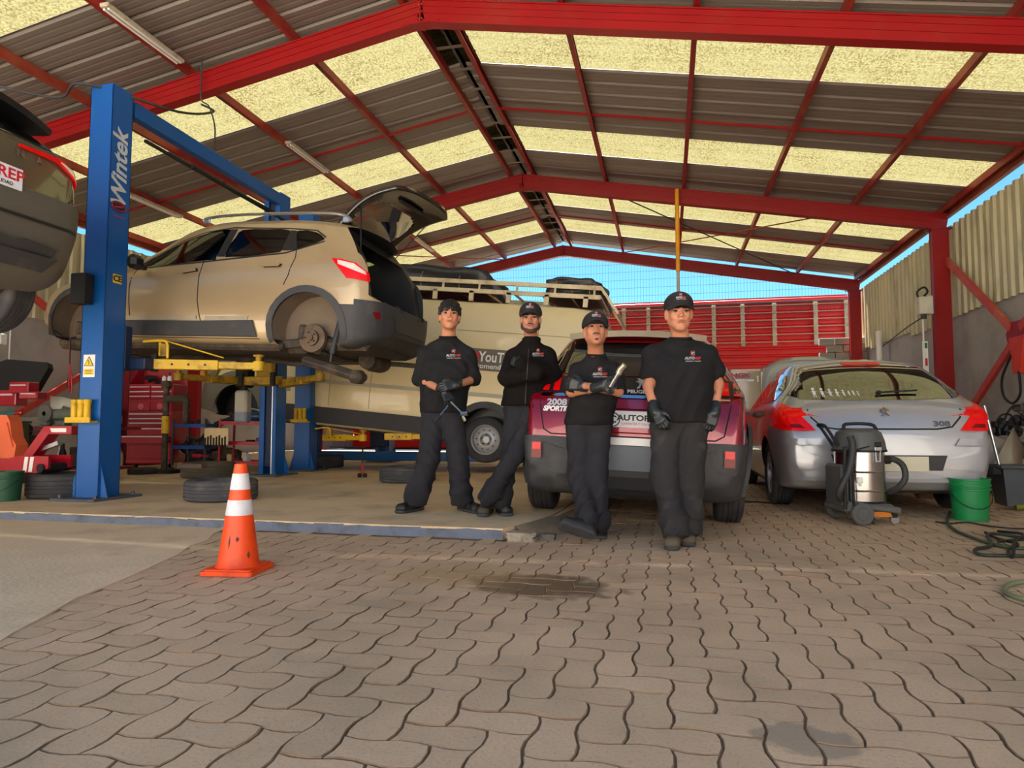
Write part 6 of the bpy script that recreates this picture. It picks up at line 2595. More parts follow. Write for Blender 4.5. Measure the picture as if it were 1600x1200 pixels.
# cable loops hanging on the brace at the right, and the orange tool bag
t = thing('orange_holder', 'orange-red plastic holder hung where the right wall braces cross', 'holder', on(1594, 550, X=4.9))
mb = MB()
mb.prism([(-.22, .22), (.2, .22), (.12, -.30), (-.08, -.30)], -.05, .05, Matrix(((0, 0, 1, 0), (1, 0, 0, 0), (0, 1, 0, 0), (0, 0, 0, 1))))
mb.build('holder_body', mat('orange_red_plastic', sr(214, 52, 26), .5), t, smooth=0)
c0 = t.location
hose('black cable loop hanging below the orange-red holder', [on(1580, 555, X=4.85), on(1566, 590, X=4.85), on(1568, 618, X=4.85), on(1582, 630, X=4.85), on(1594, 615, X=4.85), on(1592, 580, X=4.85)], .018, M_rubber, None, 'hanging_cable')
# electrical box and conduits on the right column
t = thing('junction_box', 'white electrical box fixed to the red column at the right', 'electrical box', (4.60, 13.55, 2.98))
mb = MB()
mb.box((0, 0, 0), (.17, .14, .32), bev=.015)
mb.box((.09, 0, 0), (.10, .18, .34), bev=.015)
mb.build('housing', mat('cream_box', sr(206, 202, 182), .5), t, smooth=0)
mb = MB()
mb.cyl((.0, 0, -.16), (.0, 0, -.24), .05, n=12)
mb.build('cable_gland', M_greypl, t, smooth=30)
mb = MB()
mb.tube(smooth_open([(-.08, 0, .16), (-.09, 0, .26), (.02, 0, .34), (.08, 0, .26), (.02, 0, .18)], 5), .018, n=8)
mb.build('conduit_loop', M_rubber, t, smooth=60)
hose('thin grey cable running from the electrical box down to the wall pipe', [(4.60, 13.55, 2.78), (4.75, 15.0, 2.76), (5.15, 17.9, 2.72)], .012, M_greypl, None, 'cable')
hose('white conduit running down the right column below the electrical box', [(4.60, 13.6, 2.8), (4.60, 13.6, 1.4)], .016, M_white, None, 'conduit')
t = thing('emergency_sign', 'narrow white strip sign with green and red squares on the right column', 'sign', (4.62, 13.60, 2.05))
mb = MB()
mb.box((0, 0, 0), (.09, .01, .56))
mb.build('sign_plate', M_white, t, smooth=0)
mb = MB()
mb.box((0, -.008, .20), (.07, .004, .10))
mb.build('green_symbol', mat('green_sign_print', sr(30, 120, 70), .5), t, smooth=0)
mb = MB()
mb.box((0, -.008, -.10), (.06, .004, .14))
mb.build('red_symbol', M_redink, t, smooth=0)
t = thing('drain_pipe', 'white vertical pipe on the right wall behind the silver hatchback', 'pipe', (5.08, 17.9, 0))
mb = MB()
mb.cyl((0, 0, .0), (0, 0, 3.1), .07, n=14)
mb.build('pipe', M_white, t, smooth=40)
mb = MB()
mb.cyl((0, 0, 2.0), (0, 0, 2.12), .085, n=14)
mb.build('pipe_joint', M_white, t, smooth=40)

# ================================================================== YELLOW POLE IN FRONT OF THE MIDDLE FRAME
t = thing('pole', 'tall thin yellow pole with a pale lower half standing at the middle frame', 'pole', (.26, 13.6, 0))
mb = MB()
mb.cyl((0, 0, 3.85), (0, 0, 5.52), .042, n=12)
mb.build('yellow_tube', mat('yellow_orange_tube', sr(232, 158, 24), .4), t, smooth=40)
mb = MB()
mb.cyl((0, 0, 0), (0, 0, 3.9), .03, n=12)
mb.build('pale_tube', mat('pale_tube', sr(190, 170, 156), .4), t, smooth=40)

# ================================================================== CEILING LIGHTS (switched off)
M_fix = mat('dull_white_fixture', sr(190, 180, 160), .5, dirt=sr(130, 110, 86), dscale=6)
for k, (y0, y1) in enumerate(((6.1, 7.35), (9.9, 11.25), (15.8, 17.1), (9.98, 11.4))):
    x = -9.42 if k == 3 else -6.15
    z = zroof(x) - .035
    t = thing('ceiling_light', ['unlit batten light on the purlin nearest the camera at upper left', 'unlit batten light above the gold SUV roof', 'unlit batten light beyond the open tailgate', 'unlit batten light just right of the near blue post'][k], 'ceiling light', (x, (y0 + y1) / 2, z), group='batten lights under the left purlins')
    mb = MB()
    mb.box((0, 0, 0), (.12, y1 - y0, .05), bev=.01)
    mb.build('housing', M_fix, t, smooth=0)
    for s in (-1, 1):
        mb = MB()
        mb.cyl((s * .03, -(y1 - y0) / 2 + .04, -.035), (s * .03, (y1 - y0) / 2 - .04, -.035), .014, n=10)
        mb.build('tube', M_white, t, smooth=40)
# loose cables at the roof
hose('grey cable strung from the left edge to the top of the near blue post', [(-7.2, 5.4, 4.46), (-6.2, 5.6, 4.22), (-5.6, 5.36, 4.18), (-5.2, 6.2, 4.24), (-5.6, 7.3, 4.8), (-5.9, 7.45, 5.0)], .014, M_greypl, None, 'cable')
hose('thin cable dangling from the near rafter', [(-6.05, 7.62, 5.75), (-6.05, 7.62, 5.2), (-5.98, 7.7, 5.1), (-5.88, 7.7, 4.8), (-5.80, 7.6, 4.4), (-5.7, 7.6, 4.28)], .010, M_greypl, None, 'cable')

# ================================================================== TYRES LYING ON THE SLAB
def flat_tyre(label, x, y, z=.07, r=.33, w=.21, rim=None, m=None, tilt=0.0):
    t = thing('tyre', label, 'tyre', (x, y, z + w / 2), group='loose tyres on the slab', rot=(tilt, 0, 0))
    mb = MB()
    mb.lathe(tyre_prof(r, w, r * .62), n=48)
    mb.build('tyre_carcass', m or M_tyre_old, t, smooth=40)
    if rim:
        mb = MB()
        h = w / 2
        mb.lathe([(r * .63, h * .8), (r * .6, h * .7), (r * .5, h * .2), (r * .30, h * .5), (r * .2, h * .35), (0, h * .3)], n=32)
        mb.build('rim', rim, t, smooth=40)
    return t


q = on(306, 787, Z=.07)
flat_tyre('grey tyre lying flat left of the cone, nearest of the two stacked-looking tyres', q.x, q.y + .36, r=.335, w=.20)
q = on(303, 748, Z=.07)
flat_tyre('worn tyre lying flat behind the grey one, with a red tool on it', q.x, q.y + .30, r=.36, w=.21, m=mat('brown_dusty_tyre', sr(88, 82, 68), .9, var=.2, scale=6))
q = on(58, 781, Z=.07)
flat_tyre('big dark tyre under the red floor jack at the left edge', q.x, q.y + .34, r=.36, w=.24, m=M_tyre)
q = on(620, 756, Z=.07)
flat_tyre('grey tyre lying flat behind the legs of the first man', q.x, q.y + .36, r=.36, w=.20)
q = on(538, 722, Z=.07)
flat_tyre('dark tyre lying under the raised van', q.x + .4, q.y - 1.6, r=.36, w=.22, m=M_tyre)
q = on(217, 741, Z=.07)
flat_tyre('thin black rubber ring lying beside the near blue post', q.x, q.y + .1, r=.22, w=.07, m=M_tyre)
q = on(190, 744, Z=.07)
flat_tyre('small black wheel partly behind the near blue post', q.x - .05, q.y + .45, r=.2, w=.09, m=M_tyre)
q = on(283, 758, Z=.07)
t = thing('wood_block', 'brown wooden block resting on the grey tyre left of the cone', 'block', (q.x + .16, q.y - .02, .275), rz=.2)
mb = MB()
mb.box((0, 0, .03), (.30, .14, .055), bev=.006)
mb.build('block', mat('brown_wood_block', sr(104, 84, 72), .8), t, smooth=0)
q = on(315, 714, Z=.3)
t = thing('grinder', 'small red power tool lying on the worn tyre', 'power tool', (q.x, q.y + .0, .29))
mb = MB()
mb.box((-.08, 0, .03), (.16, .07, .06), bev=.015)
mb.box((.07, 0, .03), (.13, .05, .045), bev=.012)
mb.build('tool_body', mat('raspberry_red_plastic', sr(176, 20, 50), .45), t, smooth=30)
mb = MB()
mb.cyl((.14, 0, .02), (.14, 0, .06), .03, n=12)
mb.build('tool_head', M_rubber, t, smooth=30)
# small jack stand near the tyre
q = on(566, 746, Z=.07)
t = thing('stand', 'thin red and black axle stand beside the grey tyre', 'stand', (q.x, q.y, .07))
mb = MB()
mb.cyl((-.06, 0, .03), (-.02, 0, .03), .03, n=12)
mb.cyl((.02, 0, .03), (.06, 0, .03), .03, n=12)
mb.bar((-.05, 0, .03), (.05, 0, .03), .03, .02)
mb.build('foot', M_rubber, t, smooth=30)
mb = MB()
mb.cyl((0, 0, .03), (0, 0, .2), .014, n=8)
mb.build('red_shaft', M_redink, t, smooth=30)
mb = MB()
mb.cyl((0, 0, .2), (0, 0, .42), .012, n=8)
mb.bar((-.5, 0, .42), (.06, 0, .42), .03, .015)
mb.build('black_shaft', M_rubber, t, smooth=30)

# ================================================================== LEFT SIDE WORKSHOP FURNITURE
M_chest = mat('red_tool_chest', sr(168, 10, 34), .3, var=.05, scale=3, coat=.4)
M_slide = mat('pale_drawer_pull', sr(220, 216, 224), .3, .3)
tc_ = thing('tool_chest', 'tall red tool chest with pale drawer pulls behind the near blue post', 'tool chest', (-8.55, 9.75, .07), rz=math.radians(8))
mb = MB()
mb.box((0, .2, .12), (.78, .46, .08), bev=.01)
mb.box((0, .22, .55), (.80, .44, .84), bev=.01)
mb.box((0, .22, 1.20), (.80, .40, .46), bev=.01)
mb.prism([(-.4, 0), (.4, 0), (.4, .08), (.12, .44), (-.4, .44)], -.01, .01, Matrix(((1, 0, 0, 0), (0, 0, 1, .43), (0, 1, 0, 1.42), (0, 0, 0, 1))))
mb.build('cabinet', M_chest, tc_, smooth=0)
mb = MB()
mb.add([(-.40, .02, 1.43), (-.40, .42, 1.85), (-.40, .42, 1.43)], [(0, 1, 2)])
mb.build('lid_side', M_chest, tc_, smooth=0)
k = 0
for row, (z, h) in enumerate(((1.36, .06), (1.28, .06), (1.20, .06), (1.05, .16))):
    for sx in (-1, 1):
        d = MB()
        d.box((sx * .195, .012, z), (.37, .024, h), bev=.004)
        dd = d.build('drawer', M_chest, tc_, smooth=0)
        if row < 3:
            mb = MB()
            mb.box((sx * .195, -.006, z + h / 2 - .012), (.35, .02, .018), bev=.003)
            mb.build('drawer_pull', M_slide, dd, smooth=0)
        else:
            mb = MB()
            mb.cyl((sx * .17, .002, z), (sx * .17, -.004, z), .05, n=20)
            mb.build('round_decal', mat('faded_pink_decal', sr(204, 96, 110), .5), dd, smooth=0)
for z, h, out_ in ((.90, .06, 0), (.82, .06, 0), (.74, .07, .0), (.63, .10, 0), (.49, .12, .22), (.30, .2, 0)):
    d = MB()
    d.box((.03 if out_ else 0, .0 - out_ / 2, z), (.76, .024 + out_, h), bev=.004)
    dd = d.build('drawer', M_chest, tc_, smooth=0)
    if z > .4:
        mb = MB()
        mb.box((.03 if out_ else 0, -.016 - out_, z + h / 2 - .012), (.72 if not out_ else .78, .02, .02), bev=.003)
        mb.build('drawer_pull', M_slide, dd, smooth=0)
for sx in (-1, 1):
    mb = MB()
    mb.cyl((sx * .3, .1, .04), (sx * .3 + .03, .1, .04), .04, n=12)
    mb.build('caster', M_rubber, tc_, smooth=30)
for k, (x, c, lb) in enumerate(((.12, M_redink, 'white spray bottle with a red cap on the tool chest'), (.22, M_rubber, 'white bottle with a dark nozzle on the tool chest'))):
    p = tc_.matrix_world if False else xf(tc_.location, (0, 0, math.radians(8)))
    w_ = p @ Vector((x, .18, 1.43))
    t = thing('bottle', lb, 'bottle', w_, group='bottles on the tool chest')
    mb = MB()
    mb.lathe([(0, 0), (.035, 0), (.036, .12), (.015, .15), (0, .15)], n=14)
    mb.build('bottle_body', M_white, t, smooth=40)
    mb = MB()
    mb.lathe([(0, .15), (.018, .15), (.010, .21), (0, .21)], n=10)
    mb.build('cap', c, t, smooth=40)
p = xf(tc_.location, (0, 0, math.radians(8)))
t = thing('small_parts', 'dark jumble of tools lying on top of the tool chest', 'tools', p @ Vector((-.2, .2, 1.43)))
mb = MB()
er = random.Random(6)
for q in range(9):
    mb.box((er.uniform(-.16, .2), er.uniform(-.1, .1), er.uniform(.02, .14)), (er.uniform(.05, .16), .05, er.uniform(.03, .09)), rz=er.uniform(0, 3), bev=.008)
tag(mb.build('tool_jumble', M_rubber, t, smooth=0), kind='stuff')
# black box behind, tall red panel
t = thing('red_cabinet', 'dark red cabinet standing behind the tool chest', 'cabinet', (-9.55, 10.6, .07))
mb = MB()
mb.box((0, 0, .95), (.70, .45, 1.9), bev=.01)
mb.build('cabinet_body', mat('deep_red_metal', sr(128, 14, 24), .45), t, smooth=0)
mb = MB()
mb.box((-.17, -.23, .95), (.32, .02, 1.8), bev=.004)
mb.box((.17, -.23, .95), (.32, .02, 1.8), bev=.004)
mb.build('cabinet_doors', mat('deep_red_metal', sr(128, 14, 24), .45), t, smooth=0)

# coil spring and damper standing beside the tool chest
c = P(270, 640, 10.2)
t = thing('strut_assembly', 'brown grimy suspension strut clamped beside the tool chest', 'car part', (c.x, c.y, .07))
mb = MB()
zz = c.z - .07
mb.cyl((-.12, 0, .0), (-.12, 0, zz + .35), .045, n=10)
mb.box((.05, 0, zz + .16), (.42, .12, .12), bev=.03)
mb.box((.24, 0, zz - .02), (.08, .12, .4), bev=.03)
mb.box((-.12, 0, zz + .38), (.14, .14, .12), bev=.03)
mb.build('press_body', M_under, t, smooth=30)
mb = MB()
mb.cyl((-.12, 0, zz - .36), (-.12, 0, zz - .10), .055, n=12)
mb.build('yellow_collar', M_yel, t, smooth=30)
mb = MB()
mb.box((-.1, 0, .03), (.4, .3, .06), bev=.01)
mb.build('base', M_rubber, t, smooth=0)

# blue service trolley and red service cart
def cart(name, label, loc, rz, w, d, h, m, levels, mp):
    t = thing(name, label, 'trolley', loc, rz)
    for z in levels:
        mb = MB()
        mb.box((0, 0, z), (w, d, .012))
        for s in (-1, 1):
            mb.box((0, s * (d / 2), z + .02), (w, .012, .055))
            mb.box((s * (w / 2), 0, z + .02), (.012, d, .055))
        mb.build('shelf', m, t, smooth=0)
    for sx in (-1, 1):
        for sy in (-1, 1):
            mb = MB()
            mb.box((sx * w / 2, sy * d / 2, h / 2 + .06), (.028, .028, h - .06))
            mb.build('leg', mp, t, smooth=0)
            mb = MB()
            mb.cyl((sx * w / 2, sy * d / 2 - .012, .035), (sx * w / 2, sy * d / 2 + .012, .035), .035, n=12)
            mb.build('caster', M_rubber, t, smooth=30)
    return t


M_cartred = mat('crimson_cart_paint', sr(170, 14, 40), .4)
M_cartblue = mat('blue_trolley_paint', sr(24, 70, 150), .4)
c = on(375, 738, Z=.07)
rc = cart('service_cart', 'red three shelf service cart beside the rear blue post', (c.x, c.y + .3, .07), math.radians(6), .86, .42, .80, M_cartred, (.12, .42, .74), M_cartred)
c2 = on(282, 738, Z=.07)
bc = cart('service_trolley', 'blue tool trolley between the tool chest and the red cart', (c2.x, c2.y + .35, .07), math.radians(4), .56, .40, .80, M_cartblue, (.36, .70), M_greypl)
junk = random.Random(12)


def odds(label, name, cat, c, n, w, d, h, mats, grp=None):
    t = thing(name, label, cat, c, group=grp)
    for k in range(n):
        mb = MB()
        x, y = junk.uniform(-w / 2, w / 2), junk.uniform(-d / 2, d / 2)
        hh = junk.uniform(.3, 1) * h
        if junk.random() < .5:
            mb.box((x, y, hh / 2), (junk.uniform(.06, .14), junk.uniform(.05, .12), hh), rz=junk.uniform(0, 3), bev=.01)
        else:
            mb.lathe([(0, 0), (.04, 0), (.045, hh * .6), (.02, hh * .8), (.02, hh), (0, hh)], (x, y, 0), 12)
        mb.build('tool_piece', mats[k % len(mats)], t, smooth=30)
    return t


M_silverp = mat('silver_tool_steel', sr(150, 150, 148), .35, .7)
odds('dark socket set box open on the blue trolley top', 'socket_set', 'tool box', (bc.location.x, bc.location.y, .07 + .74), 5, .44, .25, .10, [M_rubber, M_silverp, M_rubber])
odds('jumble of tools on the lower shelf of the blue trolley', 'tools', 'tools', (bc.location.x, bc.location.y, .07 + .40), 5, .4, .2, .14, [M_rubber, M_eng2])
odds('purple-blue tray of tools on the middle shelf of the red cart', 'tool_tray', 'tray', (rc.location.x + .15, rc.location.y, .07 + .45), 4, .4, .25, .10, [mat('purple_blue_plastic', sr(60, 50, 110), .5), M_rubber])
odds('pale bottles on the bottom shelf of the red cart', 'bottles', 'bottles', (rc.location.x - .2, rc.location.y, .07 + .15), 3, .35, .2, .14, [M_offwhite, mat('kraft_label', sr(196, 170, 120), .7)])
t = thing('blower', 'blue machine with a hose lying on top of the red cart', 'machine', (rc.location.x - .02, rc.location.y, .07 + .76))
me = blob(0, 0, .10, .34, .17, .10, 9, .12, 3)
me.shade_smooth()
me.materials.append(mat('petrol_blue_plastic', sr(24, 62, 96), .35))
link('machine_body', me, t)
mb = MB()
mb.tube(smooth_open([(-.3, 0, .10), (-.1, -.1, .22), (.2, -.12, .20), (.36, -.1, .06)], 5), .012, n=8)
mb.build('machine_hose', M_steel, t, smooth=60)
mb = MB()
mb.tube([(-.25, 0, .10), (-.62, -.05, -.03)], .05, n=10)
mb.build('black_nozzle', M_rubber, t, smooth=40)
# dark heap behind the carts: engine and cables
for k, (px, py, cz, r, lb) in enumerate(((322, 690, 11.6, .38, 'dark engine standing on the floor between the blue trolley and the red cart'), (296, 700, 12.6, .36, 'black machinery shape low behind the blue trolley'), (356, 705, 11.2, .24, 'grimy gearbox behind the red cart'))):
    c = P(px, py, cz)
    t = thing('engine', lb, 'engine', (c.x, c.y, .07), group='engines behind the carts')
    me = blob(0, 0, r * .75, r, r * .7, r * .72, 21 + k, .45, 3, 2)
    me.materials.append(M_eng if k < 2 else M_eng2)
    link('engine_block', me, t)
c = P(338, 682, 10.4)
t = thing('tool_roll', 'cream cloth with hanging pliers behind the red cart', 'cloth', c)
mb = MB()
mb.box((0, 0, 0), (.42, .03, .26), bev=.01)
mb.build('cloth', mat('cream_cloth', sr(226, 200, 150), .8), t, smooth=0)
mb = MB()
for q in range(8):
    mb.box((-.18 + q * .05, -.02, -.10 + .02 * (q % 3)), (.02, .02, .16))
tag(mb.build('pliers', M_rubber, t, smooth=0), kind='stuff')

# workbench with grinder, red tool boxes, vice
wbx, wby = -8.35, 7.55
wb = thing('workbench', 'dark red steel workbench at the left edge with a wooden beam top', 'workbench', (wbx, wby, .07))
mb = MB()
mb.box((0, .2, .68), (2.3, .62, .04), bev=.004)
mb.box((0, -.11, .64), (2.3, .03, .09), bev=.004)
mb.build('bench_top', mat('dark_red_bench', sr(110, 18, 24), .5, dirt=sr(60, 30, 24), dscale=4), wb, smooth=0)
for x in (-1.05, -.1, 1.0):
    mb = MB()
    mb.box((x, -.05, .32), (.10, .06, .64), bev=.004)
    mb.build('leg', mat('bright_red_leg', sr(176, 44, 30), .5), wb, smooth=0)
mb = MB()
mb.box((0, .2, .14), (2.2, .5, .03))
mb.build('lower_shelf', mat('dark_red_bench', sr(110, 18, 24), .5), wb, smooth=0)
t = thing('beam', 'grey worn timber beam lying along the front of the workbench', 'beam', (wbx - .55, wby - .02, .79))
mb = MB()
mb.box((0, 0, .05), (1.35, .14, .12), bev=.008)
mb.build('timber', mat('grey_timber', sr(104, 100, 90), .8, var=.15, scale=6, bump=.3), t, smooth=0)
gpx = on(82, 622, Y=7.5)
t = thing('bench_grinder', 'bench grinder with a grey wheel on the workbench', 'bench grinder', (gpx.x, 7.5, .79))
mb = MB()
R = Matrix.Rotation(PI / 2, 3, 'X')
mb.lathe([(0, -.02), (.10, -.02), (.115, -.015), (.115, .015), (.10, .02), (0, .02)], (0, -.10, .16), 28, R=R)
mb.build('grinding_wheel', mat('grey_abrasive', sr(96, 94, 88), .9), t, smooth=30)
mb = MB()
mb.lathe([(0, -.022), (.03, -.022), (.03, .0), (0, 0)], (0, -.12, .16), 16, R=R)
mb.build('spindle', M_steel, t, smooth=30)
mb = MB()
mb.cyl((.05, -.02, .15), (.42, .02, .15), .075, n=18)
mb.box((-.08, .0, .10), (.16, .10, .20), bev=.02)
mb.box((.2, 0, .03), (.16, .14, .06), bev=.01)
mb.build('motor', mat('grimy_green_grey', sr(96, 104, 92), .6, var=.2), t, smooth=30)
t = thing('fender_panel', 'pale car wing panel leaning on the wall behind the bench grinder', 'car panel', (gpx.x - .28, 8.05, .8))
mb = MB()
mb.add([(-.35, 0, .42), (-.1, 0, .40), (.35, .02, .28), (.85, .05, .12), (.85, .05, .02), (.3, 0, .16), (-.1, -.02, .28), (-.22, -.04, .0), (-.28, -.04, .12)], [(0, 1, 6, 8), (1, 2, 5, 6), (2, 3, 4, 5), (8, 6, 7)])
o = mb.build('wing', mat('pale_primer_panel', sr(196, 196, 180), .4), t, smooth=50)
solidify(o, .02)
c = on(8, 582, Y=8.1)
t = thing('equipment_case', 'open black equipment case standing above the red tool boxes', 'case', (c.x + .3, 8.1, 1.35), rz=.1)
mb = MB()
mb.prism([(-.42, -.05), (.30, -.05), (.42, .30), (.38, .38), (-.30, .44), (-.42, .40)], -.05, .05, xf((0, 0, 0), (PI / 2 - .25, 0, 0)))
mb.build('case_lid', M_rubber, t, smooth=0)
for k, (px, py, w_, h_, mm, lb) in enumerate(((12, 622, .50, .22, M_chest, 'bright red tool box at the left edge of the workbench'), (38, 606, .30, .16, M_chest, 'open red tool tray propped on the red tool box'), (52, 618, .26, .10, M_chest, 'flat red drawer unit right of the tool box'))):
    c = on(px, py, Y=7.75 - .08 * k)
    t = thing('tool_box', lb, 'tool box', (c.x, c.y, c.z), group='red tool boxes on the workbench', rz=.1 * k)
    mb = MB()
    mb.box((0, 0, 0), (w_, .2, h_), bev=.012)
    mb.build('box_body', mm, t, smooth=0)
    mb = MB()
    mb.box((0, -.105, h_ * .2), (w_ * .8, .012, h_ * .12), bev=.002)
    mb.build('latch_bar', M_slide, t, smooth=0)
t = thing('hand_tool', 'teal and red power file lying along the timber beam', 'power tool', (wbx - .68, wby - .06, .92))
mb = MB()
mb.bar((-.30, 0, .03), (.0, 0, .035), .05, .05, bev=.012)
mb.build('red_grip', M_chest, t, smooth=30)
mb = MB()
mb.bar((.0, 0, .035), (.28, 0, .04), .055, .06, bev=.012)
mb.build('teal_body', mat('teal_plastic', sr(24, 96, 96), .5), t, smooth=30)
mb = MB()
mb.bar((.28, 0, .04), (.40, 0, .045), .045, .045, bev=.012)
mb.build('red_tip', M_chest, t, smooth=30)
odds('grimy tools and cans stored on the shelf under the workbench', 'stored_tools', 'tools', (wbx + .35, wby + .1, .23), 11, 1.4, .35, .40, [M_rubber, M_under, M_eng2, M_silverp])
c = on(28, 675, Y=6.9)
t = thing('vice', 'grimy steel vice and pulley in front of the workbench', 'vice', (c.x, 6.95, .07))
mb = MB()
mb.box((0, .05, .30), (.22, .2, .60), bev=.02)
mb.cyl((-.15, 0, c.z - .07), (.30, 0, c.z - .07), .02, n=10)
mb.lathe([(0, -.03), (.09, -.03), (.10, 0), (.09, .03), (0, .03)], (.05, 0, c.z - .05), 20, R=Matrix.Rotation(PI / 2, 3, 'Y'))
mb.build('vice_body', M_under, t, smooth=30)
# red floor jack on the tyre
jk = on(60, 715, Y=5.8)
t = thing('floor_jack', 'red floor jack with white stripes lying on the big tyre at the left edge', 'floor jack', (jk.x - .05, 5.72, .31))
mb = MB()
mb.prism([(-.62, .02), (-.30, .0), (-.24, -.03), (.30, -.03), (.44, .02), (.44, .14), (.06, .14), (-.1, .10), (-.3, .10), (-.62, .14)], -.16, -.13, Matrix(((1, 0, 0, 0), (0, 0, 1, 0), (0, 1, 0, .03), (0, 0, 0, 1))))
mb.prism([(-.62, .02), (-.30, .0), (-.24, -.03), (.30, -.03), (.44, .02), (.44, .14), (.06, .14), (-.1, .10), (-.3, .10), (-.62, .14)], .10, .13, Matrix(((1, 0, 0, 0), (0, 0, 1, 0), (0, 1, 0, .03), (0, 0, 0, 1))))
mb.box((-.2, 0, .05), (.7, .24, .06))
mb.build('side_plates', M_chest, t, smooth=0)
mb = MB()
mb.prism([(.0, .10), (.12, .10), (.34, .36), (.62, .36), (.62, .44), (.28, .44)], -.08, .05, Matrix(((1, 0, 0, 0), (0, 0, 1, 0), (0, 1, 0, .03), (0, 0, 0, 1))))
mb.build('lifting_arm', M_chest, t, smooth=0)
mb = MB()
for x in (.13, .20):
    mb.prism([(x, -.02), (x + .045, -.02), (x + .065, .13), (x + .02, .13)], -.163, -.161, Matrix(((1, 0, 0, 0), (0, 0, 1, 0), (0, 1, 0, .03), (0, 0, 0, 1))))
mb.prism([(.38, .38), (.56, .38), (.56, .42), (.36, .42)], -.083, -.081, Matrix(((1, 0, 0, 0), (0, 0, 1, 0), (0, 1, 0, .03), (0, 0, 0, 1))))
mb.build('white_stripes', M_white, t, smooth=0)
mb = MB()
for x in (-.55, .36):
    mb = MB()
    mb.cyl((x, -.18, .05), (x, .15, .05), .045, n=14)
    mb.build('jack_wheel', M_rubber, t, smooth=30)
mb = MB()
mb.bar((.08, 0, .20), (.40, 0, .30), .05, .04)
mb.build('silver_link', M_silverrod, t, smooth=0)
c = on(27, 690, Y=5.9)
t = thing('plastic_scoop', 'orange angular plastic bin piece standing on the floor jack', 'bin', (c.x, 5.82, .44))
mb = MB()
mb.prism([(-.14, 0), (.14, 0), (.16, .14), (.10, .22), (.06, .40), (.02, .46), (-.10, .46), (-.14, .40)], -.07, .07, Matrix(((1, 0, 0, 0), (0, 0, 1, 0), (0, 1, 0, 0), (0, 0, 0, 1))))
mb.build('scoop_body', mat('coral_orange_plastic', sr(226, 104, 62), .6), t, smooth=0)
mb = MB()
mb.prism([(-.06, .28), (.04, .28), (.08, .16), (.13, .12), (.11, .18), (.04, .38), (-.06, .38)], -.085, -.07, Matrix(((1, 0, 0, 0), (0, 0, 1, 0), (0, 1, 0, 0), (0, 0, 0, 1))))
mb.build('raised_ribs', mat('coral_orange_plastic', sr(226, 104, 62), .6), t, smooth=0)
bucket('bucket', 'small dark green paint bucket cut by the left edge of the picture', (on(-8, 784, Z=.07).x, on(-8, 784, Z=.07).y + .1, .07), mat('dark_green_tin', sr(36, 84, 60), .5), .14, .28)
t = thing('dark_cabinet', 'olive grey cabinet at the far left edge below the bench', 'cabinet', (on(2, 700, Y=6.6).x - .1, 6.7, .07))
mb = MB()
mb.box((0, 0, .37), (.40, .35, .74), bev=.01)
mb.box((0, 0, .76), (.44, .38, .03), bev=.005)
mb.build('cabinet_body', mat('olive_grey_metal', sr(70, 70, 56), .6), t, smooth=0)
mb = MB()
mb.box((0, -.18, .40), (.34, .012, .6), bev=.004)
mb.build('cabinet_door', mat('olive_grey_metal', sr(70, 70, 56), .6), t, smooth=0)
# outlet on the left wall, tan cardboard and jug by the post
t = thing('wall_outlet', 'white power outlet with a conduit on the left wall', 'outlet', (-10.99, on(5, 530, X=-10.99).y, 2.26))
mb = MB()
mb.box((0, 0, 0), (.04, .12, .18), bev=.01)
mb.cyl((.0, .12, -.6), (0, .12, .8), .012, n=8)
mb.build('outlet_box', M_white, t, smooth=0)
c = on(192, 728, Z=.07)
t = thing('cardboard', 'tall strip of tan cardboard standing behind the near blue post', 'cardboard', (c.x - .15, c.y, .07))
mb = MB()
mb.box((0, 0, .52), (.16, .03, 1.04), bev=.003)
mb.build('strip', mat('tan_cardboard', sr(176, 140, 96), .9), t, smooth=0)
t = thing('jug', 'white plastic jug next to the tan cardboard', 'jug', (c.x + .0, c.y - .1, .07))
mb = MB()
mb.lathe([(0, 0), (.07, 0), (.075, .02), (.075, .22), (.03, .30), (.03, .34), (0, .34)], n=20)
mb.build('jug_body', mat('dirty_white_plastic', sr(190, 184, 166), .5), t, smooth=40)
# wires under the hanging front suspension
c = on(108, 585, Y=6.3)
t = thing('wire_bundle', 'red and dark brake wires hanging below the front hub of the gold SUV', 'wires', c)
for k in range(4):
    mb = MB()
    mb.tube(smooth_open([(0, .0, .42), (.0, 0, .12), (.01 * k, 0, .0), (-.03 + .02 * k, .01, -.10), (.0 + .015 * k, 0, -.16 - .02 * k)], 4), .008, n=6)
    mb.build('wire', M_redink if k % 2 else M_rubber, t, smooth=60)
# ================================================================== PEOPLE
def _smin(a, b, k):
    if k <= 0:
        return np.minimum(a, b)
    h = np.maximum(k - np.abs(a - b), 0) / k
    return np.minimum(a, b) - h * h * k * .25


